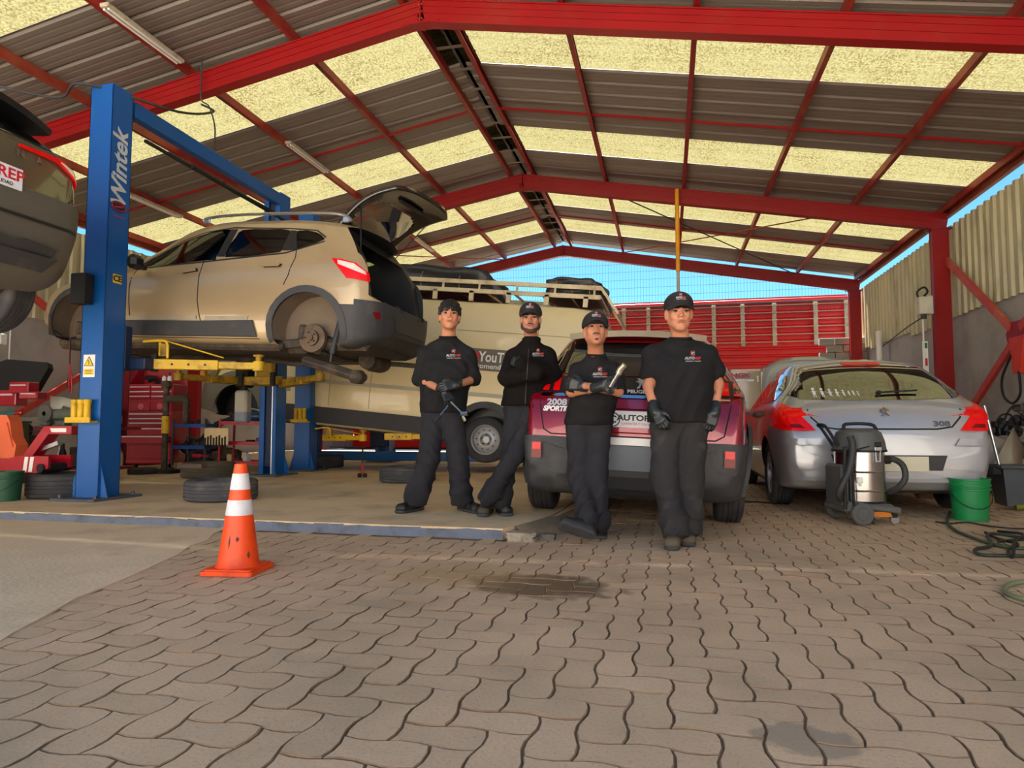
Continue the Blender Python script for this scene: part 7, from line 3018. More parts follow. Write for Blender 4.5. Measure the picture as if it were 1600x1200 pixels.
class SDF:
    """smooth union of round cones and ellipsoids, meshed by surface nets into one continuous skin"""

    def __init__(s):
        s.p = []
        s.cuts = []
        s.wr = None

    def cone(s, a, b, ra, rb, k=.02):
        s.p.append(('c', np.array(a, float), np.array(b, float), ra, rb, k, False))
        return s

    def ell(s, c, r, R=None, k=.02, sub=False):
        s.p.append(('e', np.array(c, float), np.array(r, float), np.array(R if R is not None else np.eye(3), float), 0, k, sub))
        return s

    def plane(s, p, n):
        """keep the side n points to"""
        n = np.array(n, float)
        s.cuts.append((np.array(p, float), n / np.linalg.norm(n)))
        return s

    def axes(s, step, fine=None, fstep=None):
        lo = np.full(3, 1e9)
        hi = -lo
        for q in s.p:
            if q[6]:
                continue
            if q[0] == 'c':
                m = max(q[3], q[4])
                lo = np.minimum(lo, np.minimum(q[1], q[2]) - m)
                hi = np.maximum(hi, np.maximum(q[1], q[2]) + m)
            else:
                m = max(q[2])
                lo = np.minimum(lo, q[1] - m)
                hi = np.maximum(hi, q[1] + m)
        lo -= .03
        hi += .03
        out = []
        for a in range(3):
            v, L_ = lo[a], []
            while v < hi[a]:
                L_.append(v)
                st = step
                if fine is not None and fine[0][a] <= v <= fine[1][a]:
                    st = fstep
                v += st
            L_.append(v)
            out.append(np.array(L_))
        return out

    def mesh(s, step=.009, fine=None, fstep=.0045):
        ax = s.axes(step, fine, fstep)
        nx, ny, nz = [len(a) for a in ax]
        D = np.full((nx, ny, nz), 1.0, dtype=np.float32)
        for q in s.p:
            k = q[5]
            if q[0] == 'c':
                m = max(q[3], q[4]) + k + .04
                lo, hi = np.minimum(q[1], q[2]) - m, np.maximum(q[1], q[2]) + m
            else:
                m = max(q[2]) + k + .04
                lo, hi = q[1] - m, q[1] + m
            sl = []
            for a in range(3):
                i0 = max(0, int(np.searchsorted(ax[a], lo[a])) - 1)
                i1 = min(len(ax[a]), int(np.searchsorted(ax[a], hi[a])) + 1)
                sl.append(slice(i0, i1))
            sl = tuple(sl)
            if any(t.stop - t.start < 1 for t in sl):
                continue
            X = ax[0][sl[0]][:, None, None]
            Y = ax[1][sl[1]][None, :, None]
            Z = ax[2][sl[2]][None, None, :]
            if q[0] == 'c':
                a_, b_, ra, rb = q[1], q[2], q[3], q[4]
                ba = b_ - a_
                l2 = max(1e-9, ba @ ba)
                t = ((X - a_[0]) * ba[0] + (Y - a_[1]) * ba[1] + (Z - a_[2]) * ba[2]) / l2
                t = np.clip(t, 0, 1)
                d = np.sqrt((X - a_[0] - ba[0] * t) ** 2 + (Y - a_[1] - ba[1] * t) ** 2 + (Z - a_[2] - ba[2] * t) ** 2) - (ra + (rb - ra) * t)
            else:
                R = q[3]
                px, py, pz = X - q[1][0], Y - q[1][1], Z - q[1][2]
                u = (px * R[0, 0] + py * R[1, 0] + pz * R[2, 0]) / q[2][0]
                v = (px * R[0, 1] + py * R[1, 1] + pz * R[2, 1]) / q[2][1]
                w = (px * R[0, 2] + py * R[1, 2] + pz * R[2, 2]) / q[2][2]
                k0 = np.sqrt(u * u + v * v + w * w)
                k1 = np.sqrt((u / q[2][0]) ** 2 + (v / q[2][1]) ** 2 + (w / q[2][2]) ** 2) + 1e-6
                d = k0 * (k0 - 1) / k1
            if q[6]:
                D[sl] = -_smin(-D[sl], d, k)
            else:
                D[sl] = _smin(D[sl], d, k)
        X, Y, Z = ax[0][:, None, None], ax[1][None, :, None], ax[2][None, None, :]
        if s.wr:
            D = D + s.wr(X, Y, Z)
        for p, n in s.cuts:
            D = np.maximum(D, -((X - p[0]) * n[0] + (Y - p[1]) * n[1] + (Z - p[2]) * n[2]))
        D[0], D[-1] = 1, 1
        D[:, 0], D[:, -1] = 1, 1
        D[:, :, 0], D[:, :, -1] = 1, 1
        ins = D < 0
        c = np.zeros((nx - 1, ny - 1, nz - 1), np.int8)
        for i in (0, 1):
            for j in (0, 1):
                for k in (0, 1):
                    c += ins[i:nx - 1 + i, j:ny - 1 + j, k:nz - 1 + k]
        cells = np.argwhere((c > 0) & (c < 8))
        n = len(cells)
        idx = -np.ones(c.shape, np.int32)
        idx[cells[:, 0], cells[:, 1], cells[:, 2]] = np.arange(n)
        acc = np.zeros((n, 3))
        cnt = np.zeros(n)
        ci, cj, ck = cells.T
        cor = [(i, j, k) for i in (0, 1) for j in (0, 1) for k in (0, 1)]
        for a in cor:
            for d in range(3):
                if a[d]:
                    continue
                b = list(a)
                b[d] = 1
                va = D[ci + a[0], cj + a[1], ck + a[2]]
                vb = D[ci + b[0], cj + b[1], ck + b[2]]
                m = (va < 0) != (vb < 0)
                t = va[m] / (va[m] - vb[m])
                pa = np.stack([ax[0][ci[m] + a[0]], ax[1][cj[m] + a[1]], ax[2][ck[m] + a[2]]], 1)
                pb = np.stack([ax[0][ci[m] + b[0]], ax[1][cj[m] + b[1]], ax[2][ck[m] + b[2]]], 1)
                acc[m] += pa + (pb - pa) * t[:, None]
                cnt[m] += 1
        V = acc / np.maximum(cnt, 1)[:, None]
        F = []
        for d in range(3):
            sa = [slice(1, -1)] * 3
            sb = [slice(1, -1)] * 3
            sa[d] = slice(0, -1)
            sb[d] = slice(1, None)
            A, B = ins[tuple(sa)], ins[tuple(sb)]
            e = np.argwhere(A != B)
            flip = A[e[:, 0], e[:, 1], e[:, 2]]
            off = np.ones(3, int)
            off[d] = 0
            e = e + off
            u, w = [q for q in range(3) if q != d]
            q4 = []
            for du, dw in ((0, 0), (1, 0), (1, 1), (0, 1)):
                cc_ = e.copy()
                cc_[:, u] -= du
                cc_[:, w] -= dw
                q4.append(idx[cc_[:, 0], cc_[:, 1], cc_[:, 2]])
            q4 = np.stack(q4, 1)
            fl = flip if d != 1 else ~flip
            q4[~fl] = q4[~fl][:, ::-1]
            F.append(q4)
        F = np.concatenate(F)
        F = F[(F >= 0).all(1)]
        return V, F

    def build(s, name, m, parent, origin, step=.009, fine=None, fstep=.0045, smooth=True, relax=2):
        V, F = s.mesh(step, fine, fstep)
        # light relaxation removes grid steps
        if relax:
            E = np.concatenate([F[:, [0, 1]], F[:, [1, 2]], F[:, [2, 3]], F[:, [3, 0]]])
            for _ in range(relax):
                S = np.zeros_like(V)
                C = np.zeros(len(V))
                for a, b in ((0, 1), (1, 0)):
                    np.add.at(S, E[:, a], V[E[:, b]])
                    np.add.at(C, E[:, a], 1)
                V = V * .5 + S / np.maximum(C, 1)[:, None] * .5
        V = V - np.array(origin)
        me = bpy.data.meshes.new(name)
        me.from_pydata(V.tolist(), [], F.tolist())
        bm = bmesh.new()
        bm.from_mesh(me)
        bmesh.ops.recalc_face_normals(bm, faces=bm.faces)
        bm.to_mesh(me)
        bm.free()
        me.shade_smooth()
        me.materials.append(m)
        return link(name, me, parent)


def folds(seed, amp, f=26.0, zdir=1.0):
    r = random.Random(seed)
    ph = [r.uniform(0, 6.28) for _ in range(8)]

    def fn(X, Y, Z):
        w = np.sin(X * 9 + ph[0]) * .9 + np.sin(Y * 11 + ph[1]) * .9
        a = np.abs(np.sin(Z * f + w * 2.2 + X * 20 * zdir + ph[2])) - .6
        b = np.abs(np.sin(Z * f * .5 - X * 26 + Y * 14 + w * 1.5 + ph[3])) - .6
        c = np.sin(X * 30 + Z * 9 + np.sin(Z * 15 + ph[4]) * 1.8 + ph[5])
        m = .5 + .5 * np.sin(Z * 5.3 + X * 6 + ph[6])
        return amp * (a * 1.0 * m + b * 1.1 * (1.2 - m) + c * .35)
    return fn


M_skin = {}


def skin(name, col):
    m = mat(name, col, .5, var=.06, scale=14, spec=.35)
    b = m.node_tree.nodes['Principled BSDF']
    b.inputs['Subsurface Weight'].default_value = .12
    b.inputs['Subsurface Radius'].default_value = (.01, .004, .002)
    return m


M_shirt = mat('black_cotton', sr(26, 26, 28), .85, var=.15, scale=5, bump=.25, bscale=16, spec=.25, )
M_fleece = mat('black_fleece', sr(26, 23, 22), .95, var=.2, scale=6, bump=.5, bscale=90, spec=.1)
M_trouser = mat('charcoal_work_trousers', sr(40, 40, 45), .85, var=.18, scale=5, bump=.3, bscale=22, spec=.25, dirt=sr(72, 68, 64), dscale=3.5, damt=.22)
M_trouser2 = mat('worn_charcoal_trousers', sr(50, 49, 50), .88, var=.2, scale=5, bump=.3, bscale=22, spec=.2, dirt=sr(92, 86, 78), dscale=3.0, damt=.35)
M_glove = mat('black_nitrile_glove', sr(34, 38, 40), .42, var=.15, scale=20, bump=.2, bscale=60)
M_hair = mat('black_hair', sr(22, 18, 16), .5, var=.3, scale=40, stretch=(1, 1, .3))
M_capm = mat('black_cap_cloth', sr(26, 24, 26), .85, var=.12, scale=8)
M_bootk = mat('black_boot_leather', sr(32, 31, 31), .55, var=.2, scale=10, bump=.2, bscale=30, dirt=sr(70, 66, 60), dscale=6, damt=.3)
M_booto = mat('olive_boot_suede', sr(92, 82, 62), .85, var=.2, scale=10, bump=.3, bscale=40)
M_sole = mat('boot_sole_rubber', sr(58, 60, 62), .8, var=.2)
M_lip = mat('lips', sr(142, 84, 70), .6)
M_eye = mat('eye_dark', sr(34, 22, 18), .3)
M_eyew = mat('eye_white', sr(150, 134, 124), .4)


def A(v):
    return np.array(v, float)


def frame(yaw=0.0, pitch=0.0, roll=0.0):
    """columns: image-right, towards the viewer, up. yaw>0 turns the face to the image right, pitch>0 lifts the chin"""
    r = A((CR.x, CR.y, 0))
    f = A((CR.y, -CR.x, 0))
    u = A((0, 0, 1))
    B = np.stack([r, f, u], 1)
    cy, sy = math.cos(yaw), math.sin(yaw)
    Ry_ = np.array([[cy, sy, 0], [-sy, cy, 0], [0, 0, 1]])
    cp, sp = math.cos(pitch), math.sin(pitch)
    Rx_ = np.array([[1, 0, 0], [0, cp, -sp], [0, sp, cp]])
    cr, sr_ = math.cos(roll), math.sin(roll)
    Rz_ = np.array([[cr, 0, sr_], [0, 1, 0], [-sr_, 0, cr]])
    return B @ Ry_ @ Rx_ @ Rz_


def head_prims(S, c, F, s=1.0, wide=1.0):
    """adds a head with brow, nose, cheeks, jaw, chin and ears to the body surface"""
    h = lambda x, y, z: c + F @ (A((x * wide, y, z)) * s)
    k = .022 * s
    S.ell(h(0, -.016, .034), A((.074 * wide, .094, .084)) * s, F, k)
    S.ell(h(0, .022, -.018), A((.057 * wide, .066, .088)) * s, F, k)
    for x in (-1, 1):
        S.cone(h(.045 * x, -.002, -.038), h(.014 * x, .058, -.084), .024 * s, .021 * s, k)
        S.ell(h(.036 * x, .056, -.014), A((.024, .024, .028)) * s, F, .016 * s)
    S.ell(h(0, .068, -.092), A((.024, .020, .018)) * s, F, .016 * s)
    S.cone(h(-.036, .074, .028), h(.036, .074, .028), .014 * s, .014 * s, .018 * s)
    for x in (-1, 1):
        S.ell(h(.031 * x, .094, .006), A((.019, .014, .011)) * s, F, .010 * s, sub=True)
    S.cone(h(0, .082, .018), h(0, .103, -.020), .0075 * s, .0100 * s, .009 * s)
    for x in (-1, 1):
        S.ell(h(.013 * x, .091, -.026), A((.009, .010, .008)) * s, F, .006 * s)
        S.ell(h(.076 * x, -.006, .000), A((.010, .020, .033)) * s, F, .008 * s)
    S.ell(h(0, .084, -.056), A((.026, .012, .012)) * s, F, .010 * s)
    return h


def face_parts(root, org, c, F, s, parent, wide=1.0, brow=1.0, beard=None, moustache=False, mskin=None):
    h = lambda x, y, z: c + F @ (A((x * wide, y, z)) * s)
    FM = Matrix([list(r) for r in F])
    for x in (-1, 1):
        mb = MB()
        mb.ball(Vector(h(.031 * x, .0765, .006)) - Vector(org), .0135 * s, 12, (1.15, .8, .42), R=FM)
        mb.build('eye', M_eyew, parent)
        e = MB()
        e.ball(Vector(h(.031 * x, .0848, .0055)) - Vector(org), .0070 * s, 10, (1, .7, .62), R=FM)
        e.build('iris', M_eye, parent)
        l_ = MB()
        l_.tube([Vector(h((.031 + d) * x, .0845 - abs(d) * .35, .0135 - abs(d) * .12)) - Vector(org) for d in (-.015, -.008, 0, .008, .016)], [.0022 * s, .0036 * s, .0040 * s, .0036 * s, .0022 * s], n=6)
        l_.build('eyelid', M_hair, parent)
        b_ = MB()
        b_.tube([Vector(h((.031 + d) * x, .0930 - max(0, d) * .60, .0255 + (d + .02) * .16 - max(0, d - .008) * .6)) - Vector(org) for d in (-.021, -.010, .002, .013, .024)], [.004 * s, .0062 * s * brow, .0062 * s * brow, .005 * s, .003 * s], n=6)
        b_.build('eyebrow', M_hair, parent)
    L_ = SDF()
    L_.ell(h(0, .0930, -.0530), A((.020, .0060, .0036)) * s, F, .003)
    L_.ell(h(0, .0922, -.0600), A((.017, .0065, .0044)) * s, F, .003)
    L_.build('lips', M_lip, parent, org, step=.0035, relax=1)
    if beard:
        Bd = SDF()
        k = .014
        for x in (-1, 1):
            Bd.cone(h(.058 * x, -.002, -.020), h(.050 * x, .006, -.050), .0185 * s, .0245 * s, k)
            Bd.cone(h(.050 * x, .002, -.050), h(.018 * x, .058, -.088), .0265 * s, .0235 * s, k)
        Bd.ell(h(0, .069, -.095), A((.0265, .0225, .0195)) * s, F, .014)
        if moustache:
            for x in (-1, 1):
                Bd.cone(h(.004 * x, .0930, -.041), h(.026 * x, .0840, -.050), .0055 * s, .0045 * s, .006)
        Bd.build('beard', beard, parent, org, step=.005, relax=1)
    elif moustache:
        Bd = SDF()
        for x in (-1, 1):
            Bd.cone(h(.004 * x, .0935, -.042), h(.024 * x, .0855, -.047), .0045 * s, .0036 * s, .006)
        Bd.ell(h(0, .0865, -.088), A((.014, .006, .010)) * s, F, .006)
        Bd.build('beard', mat('thin_dark_stubble', sr(66, 46, 38), .8), parent, org, step=.0035, relax=1)


def cap(root, org, c, F, s, parent, m=None, tilt=.0):
    h = lambda x, y, z: c + F @ (A((x, y, z + .007)) * s)
    S = SDF()
    S.ell(h(0, -.012, .050), A((.090, .108, .086)) * s, F, .01)
    S.ell(h(0, .040, .062), A((.074, .060, .062)) * s, F, .03)
    S.plane(h(0, 0, .030), F @ A((0, .10, 1)))
    o = S.build('cap', m or M_capm, parent, org, step=.006, relax=1)
    b = SDF()
    for i in range(21):
        u = (i - 10) / 10
        b.cone(h(.080 * u, .070 - .055 * u * u, .040 - .006 * u * u), h(.076 * u, .158 - .060 * u * u, .030 + tilt - .026 * u * u), .0070 * s, .0055 * s, .010)
    b.build('cap_brim', m or M_capm, o, (0, 0, 0) if False else org, step=.005, relax=1)
    mb = MB()
    mb.ball(Vector(h(0, -.012, .137)) - Vector(org), .007 * s, 8)
    mb.build('cap_button', m or M_capm, o)
    bv = bvh_of(o.data)
    FM = Matrix([list(r) for r in F])
    T = Matrix.Translation(Vector(h(0, .11, .088)) - Vector(org)) @ FM.to_4x4() @ Matrix.Rotation(PI / 2, 4, 'X') @ Matrix.Rotation(0, 4, 'Z')
    # text plane: x = image-right, y = up, normal towards the viewer
    T = Matrix.Translation(Vector(h(0, .12, .090)) - Vector(org)) @ Matrix((FM.col[0], FM.col[2], FM.col[1])).transposed().to_4x4()
    d = -Vector(F @ A((0, 1, 0)))
    logo(o, bv, T, d, .05 * s, ring=.012 * s)
    return o


def logo(parent, bv, T, d, size, ring):
    """ring mark over the word, draped on cloth; the same mark is on caps and chests"""
    mb = MB()
    n = 20
    vs, fs = [], []
    for k in range(n + 1):
        a = math.radians(40 + 280 * k / n)
        for r in (ring, ring * .80):
            vs.append(T @ Vector((r * math.cos(a), r * math.sin(a) + ring * .9, 0)))
    fs = [(2 * i, 2 * i + 1, 2 * i + 3, 2 * i + 2) for i in range(n)]
    mb.add(vs, fs)
    o = mb.build('logo_ring', M_redlogo, parent, smooth=0)
    drape(o.data, bv, d, .0025)
    o = lettering('IC', T @ Matrix.Translation((0, ring * .9, 0)), ring * 1.25, M_whitelogo, parent, bold=.001, bvh=bv, ndir=d, off=.003, name='logo_letters')
    o = lettering('AUTO', T @ Matrix.Translation((-size * .24, -size * .18, 0)), size * .26, M_whitelogo, parent, bold=.0012, bvh=bv, ndir=d, off=.003, name='logo_letters')
    o = lettering('REP', T @ Matrix.Translation((size * .36, -size * .18, 0)), size * .26, M_redlogo, parent, bold=.0012, bvh=bv, ndir=d, off=.003, name='logo_letters')
    o = lettering('GARANTIA Y CALIDAD', T @ Matrix.Translation((0, -size * .40, 0)), size * .11, M_whitelogo, parent, bold=.0003, bvh=bv, ndir=d, off=.003, name='logo_letters')


M_redlogo = mat('logo_red', sr(176, 46, 48), .7)
M_whitelogo = mat('logo_white', sr(180, 178, 176), .7)


def hand_prims(S, w, d, n, side, curl=.5, s=1.0, spread=.0, grow=0.0, thumb_in=.3):
    """five separate fingers: w wrist, d pointing along the hand, n out of the palm, side = +1/-1 thumb side"""
    w, d, n = A(w), A(d), A(n)
    d /= np.linalg.norm(d)
    n = n - d * (n @ d)
    n /= np.linalg.norm(n)
    t = np.cross(d, n) * side
    g = grow
    S.cone(w - d * .03 * s, w + d * .01 * s, .028 * s + g, .027 * s + g, .01)
    for i in range(4):
        u = (1.5 - i)
        base = w + d * (.088 - .006 * abs(u)) * s + t * u * .0205 * s
        S.cone(w + t * u * .012 * s, base, .0145 * s + g, .0125 * s + g, .012)
        L_ = (.040, .044, .041, .033)[i] * s
        p = base
        ang = 0
        dirv = d + t * spread * u
        for j, f in enumerate((1.0, .68, .55)):
            ang += curl * (1.0, 1.15, .7)[j]
            dd = dirv * math.cos(ang) + n * math.sin(ang)
            dd /= np.linalg.norm(dd)
            q = p + dd * L_ * f
            S.cone(p, q, (.0102 - .0009 * j) * s + g, (.0096 - .0010 * j) * s + g, .004)
            p = q
    # thumb from the side of the palm near its base
    p0 = w + t * .022 * s + d * .016 * s
    p1 = p0 + (t * .75 + d * .65 + n * thumb_in) * .036 * s
    p2 = p1 + (t * .25 + d * .85 + n * (thumb_in + .2)) * .030 * s
    p3 = p2 + (d * .85 - t * .1 + n * (thumb_in + .3)) * .022 * s
    S.cone(p0, p1, .016 * s + g, .0125 * s + g, .012)
    S.cone(p1, p2, .0120 * s + g, .0108 * s + g, .004)
    S.cone(p2, p3, .0108 * s + g, .009 * s + g, .004)


def boot(root, org, ankle, heel, toe, up, m, name='boot', shaft=.055):
    heel, toe, up, ankle = A(heel), A(toe), A(up), A(ankle)
    d = toe - heel
    L_ = np.linalg.norm(d)
    d /= L_
    up = up - d * (up @ d)
    up /= np.linalg.norm(up)
    sd = np.cross(d, up)
    S = SDF()
    def prims(S, g):
        S.cone(heel + up * .050 + d * .03, heel + d * L_ * .35 + up * .050, .044 + g, .046 + g, .02)
        for k in (-1, 1):
            S.cone(heel + d * L_ * .3 + up * .046, heel + d * (L_ - .040) + up * .042 + sd * k * .014, .040 + g, .037 + g, .02)
        S.cone(heel + up * .05, ankle, .046 + g, shaft + g, .03)
        S.cone(heel + d * L_ * .55 + up * .05, ankle + d * .01, .034 + g, .044 + g, .03)
    prims(S, 0)
    S.plane(heel + up * .018, up)
    o = S.build(name, m, root, org, step=.007, relax=1)
    T = SDF()
    T.cone(heel + up * .02, heel + d * L_ * .35 + up * .02, .044, .044, .02)
    for k in (-1, 1):
        T.cone(heel + d * L_ * .3 + up * .02, heel + d * (L_ - .032) + up * .02 + sd * k * .017, .040, .034, .02)
    T.plane(heel, up)
    T.plane(heel + up * .026, -up)
    so = T.build('boot_sole', M_sole, o, org, step=.006, relax=0)
    # laces
    mb = MB()
    for k in range(4):
        q = heel + d * L_ * (.60 - .07 * k) + up * (.080 + .012 * k)
        mb.tube([Vector(q - sd * .022 - up * .006) - Vector(org), Vector(q + up * .004) - Vector(org), Vector(q + sd * .022 - up * .006) - Vector(org)], .0035, n=5)
    mb.build('laces', M_rubber, o)
    return o


def person(label, J, mskin, top, trousers, feet, headkw, cut, shirt_r=1.0):
    """J: joint name -> world point. Returns root and helper data"""
    base = (J['toe_a'] + J['toe_b']) / 2
    org = Vector((base[0], base[1], J['floor']))
    root = thing('person', label, 'person', org, group=None)
    F = headkw['F']
    c = J['head']
    s = headkw.get('s', 1.0)
    wide = headkw.get('wide', 1.0)
    BF = headkw['BF']
    # ---- one continuous body
    S = SDF()
    S_ = J['neck']
    head_prims(S, c, F, s, wide)
    S.cone(c + F @ (A((0, -.022, -.050)) * s), S_ - A((0, 0, .01)), .052 * s * wide, .058 * s, .03)
    msh = (J['sh_a'] + J['sh_b']) / 2
    mhip = (J['hip_a'] + J['hip_b']) / 2
    for a in ('a', 'b'):
        sh, hp = J['sh_' + a], J['hip_' + a]
        S.cone(S_ - A((0, 0, .035)), sh, .040, .046, .03)
        S.cone(sh * .75 + msh * .25 - A((0, 0, .06)), hp * .8 + mhip * .2 + A((0, 0, .05)), .070, .066, .03)
        S.cone(sh, J['el_' + a], .046, .036, .03)
        S.cone(J['el_' + a], J['wr_' + a], .036, .025, .02)
        S.cone(hp, J['kn_' + a], .062, .046, .02)
        S.cone(J['kn_' + a], J['an_' + a], .050, .034, .03)
        S.cone(J['an_' + a], J['an_' + a] * .4 + feet[a]['heel'] * .2 + J['toe_' + a] * .4 + A((0, 0, .012)), .030, .018, .01)
    S.cone(J['hip_a'], J['hip_b'], .070, .070, .03)
    S.cone(msh - A((0, 0, .10)), mhip + A((0, 0, .08)), .070, .070, .04)
    fine = (c - A((.13, .13, .15)), c + A((.13, .13, .15)))
    body = S.build('body', mskin, root, org, step=.010, fine=fine, fstep=.0042, relax=1)
    face_parts(root, org, c, F, s, body, wide, **headkw.get('face', {}))
    # ---- top
    T = SDF()
    ends = []
    g = cut.get('top_g', 0.0)
    bw = cut.get('body_w', 1.0)
    for a in ('a', 'b'):
        sh, hp = J['sh_' + a], J['hip_' + a]
        T.cone(S_ * .80 + sh * .20 - A((0, 0, .030)), sh, .050 + g, .058 + g, .04)
        T.cone(sh * .62 + msh * .38 - A((0, 0, .09)), hp * .95 + mhip * .05 + A((0, 0, .06)), .096 * bw + g, .108 * bw + g, .05)
        sl = cut['sleeve_' + a]
        up_, lo_ = cut['sleeve_r']
        if sl <= 1:
            e = sh + (J['el_' + a] - sh) * sl
            T.cone(sh, e, .060 + g, up_ + g, .016)
            dv = (e - sh) / np.linalg.norm(e - sh)
            ends.append((e + dv * (up_ + g) * .95, (up_ + g) * .86))
        else:
            T.cone(sh, J['el_' + a], .060 + g, up_ + g, .016)
            T.cone(J['el_' + a], J['el_' + a] + (J['wr_' + a] - J['el_' + a]) * (sl - 1), up_ + g, lo_ + g, .012)
    T.cone(msh - A((0, 0, .12)), mhip + A((0, 0, .04)), .112 * bw + g, .110 * bw + g, .09)
    belly = msh * .35 + mhip * .65
    T.ell(belly + BF @ A((0, .030, 0)), A((.125 * bw, .10, .20)) * (1 + g * 2), BF, .06)
    T.plane((0, 0, J['hem']), (0, 0, 1))
    T.wr = folds(cut['seed'], cut.get('fold', .0080), 30)
    T.cone(S_ - A((0, 0, .045)), msh - A((0, 0, .09)), .070 + g, .088 + g, .05)
    for ec, er_ in ends:
        T.ell(ec, (er_, er_, er_), None, .004, sub=True)
    # open the neckline
    T.ell(S_ + A((0, 0, .032)) + BF @ A((0, .014, 0)), (.068 * s, .074 * s, .036), BF, .006, sub=True)
    shirt = T.build(cut.get('top_name', 'shirt'), top, root, org, step=.0085, relax=1)
    # ribbed neckband
    nb = MB()
    pts = []
    for k in range(28):
        a = 2 * PI * k / 28
        pts.append(Vector(S_ + BF @ A((.064 * s * math.sin(a), .010 + .068 * s * math.cos(a), .002 - .012 * math.cos(a)))) - Vector(org))
    nb.tube(pts, .0085, n=6, closed=True)
    nb.build('neckband', top, shirt)
    # ---- trousers
    Q = SDF()
    tr = cut.get('leg_r', (.094, .082, .080))
    wz = J['hem'] + .05
    for a in ('a', 'b'):
        hp, kn, an = J['hip_' + a], J['kn_' + a], J['an_' + a]
        Q.cone(hp * .94 + mhip * .06 + A((0, 0, .02)), kn, tr[0] - .006, tr[1], .03)
        Q.cone(kn, an, tr[1], tr[2], .03)
        Q.cone(an + (kn - an) * .16, an, tr[2] + .012, tr[2] + .002, .03)
    Q.cone(J['hip_a'] * .9 + mhip * .1 + A((0, 0, .04)), J['hip_b'] * .9 + mhip * .1 + A((0, 0, .04)), .094 * bw, .094 * bw, .05)
    Q.plane((0, 0, wz), (0, 0, -1))
    Q.plane((0, 0, J['floor'] + cut.get('cuff', .055)), (0, 0, 1))
    f1 = folds(cut['seed'] + 5, .0075, 30)
    zf = J['floor']

    def fn(X, Y, Z):
        return f1(X, Y, Z) * (1 + 1.3 * np.clip((zf + .45 - Z) / .3, 0, 1))
    Q.wr = fn
    Q.build('trousers', trousers, root, org, step=.0085, relax=1)
    for a in ('a', 'b'):
        b = feet[a]
        boot(root, org, J['an_' + a] - A((0, 0, .01)), b['heel'], b['toe'], b.get('up', (0, 0, 1)), b['m'])
    return root, org, shirt, body


def pj(cz, **k):
    out = {}
    for n, v in k.items():
        px, py = v[0], v[1]
        z = v[2] if len(v) > 2 else cz
        out[n] = A(P(px, py, z))
    return out


def finger_glove(root, org, w, d, n, side, curl, label=None, cuff=True, elbow=None, s=1.0, name='glove', **kw):
    S = SDF()
    hand_prims(S, w, d, n, side, curl, s, grow=.0012, **kw)
    if elbow is not None:
        dd = A(elbow) - A(w)
        dd /= np.linalg.norm(dd)
        S.cone(w, A(w) + dd * .065, .029, .034, .015)
    return S.build(name, M_glove, root, org, step=.004, relax=1)


def chest_logo(shirt, org, px, py, cz, size, ring, yaw=0.0):
    p = P(px, py, cz)
    BF_ = frame(yaw)
    T = Matrix.Translation(p - Vector(org)) @ Matrix((Vector(BF_[:, 0]), Vector(BF_[:, 2]), Vector(BF_[:, 1]))).transposed().to_4x4()
    d = (p - CAM).normalized()
    bv = bvh_of(shirt.data)
    logo(shirt, bv, T, d, size, ring)


# ------------------------------------------------------------ first man: bare headed, holding a ratchet handle
C = 5.60
J = pj(C, head=(702.5, 495, 5.55), neck=(700, 527, 5.60), sh_a=(664, 552), sh_b=(731, 554), el_a=(655, 592, 5.62), el_b=(741, 592, 5.60),
       wr_a=(694, 611, 5.36), wr_b=(714, 602, 5.36), hip_a=(676, 655), hip_b=(708, 655), kn_a=(670, 715, 5.55), kn_b=(715, 713, 5.55),
       an_a=(650, 778, 5.56), an_b=(722, 779, 5.56))
J['floor'] = .07
J['hem'] = P(690, 645, C).z
J['toe_a'] = A(on(622, 803, Z=.07))
J['toe_b'] = A(on(748, 803, Z=.07))
ha, hb = A(on(655, 797, Z=.07)), A(on(722, 797, Z=.07))
sk1 = skin('skin_warm_light', sr(190, 130, 98))
m1, o1, s1, b1 = person('man in black long sleeved top with bare head holding a chrome ratchet', J, sk1, M_shirt, M_trouser,
                        {'a': dict(heel=ha, toe=J['toe_a'], m=M_bootk), 'b': dict(heel=hb, toe=J['toe_b'], m=M_bootk)},
                        dict(F=frame(.10, .10, .03), BF=frame(0), s=1.07, face=dict(brow=1.25)),
                        dict(seed=1, sleeve_a=1.14, sleeve_b=1.12, sleeve_r=(.056, .044), leg_r=(.100, .090, .084), top_g=.004, body_w=1.0), 1)
Fh = frame(.10, .10, .03)
hd = J['head']
hh = lambda x, y, z: hd + Fh @ A((x, y, z)) * 1.05
Hs = SDF()
Hs.ell(hh(0, -.022, .052), (.088, .100, .082), Fh, .02)
for i in range(13):
    u = (i - 6) / 6
    Hs.cone(hh(.058 * u, .040 - .02 * u * u, .112 - .02 * u * u), hh(.070 * u + .006, .092 - .045 * u * u, .046 - .018 * u * u + .008 * math.sin(i * 2.4)), .020, .009, .008)
for x in (-1, 1):
    Hs.cone(hh(.074 * x, .02, .06), hh(.080 * x, .022, .012), .018, .008, .014)
    Hs.cone(hh(.072 * x, -.03, .04), hh(.070 * x, -.045, -.03), .022, .012, .014)
Hs.cone(hh(0, -.07, .03), hh(0, -.075, -.035), .045, .02, .03)
Hs.wr = lambda X, Y, Z: .0022 * np.sin(X * 420 + np.sin(Z * 40) * 2) + .0012 * np.sin((X + Y) * 700)
Hs.build('hair', M_hair, m1, o1, step=.0045, relax=0)
finger_glove(m1, o1, J['wr_b'] + A((-.012, -.0, .0)), P(690, 603, 5.30) - P(712, 602, 5.36), P(700, 615, 5.5) - P(700, 600, 5.3), -1, .55, elbow=J['el_b'])
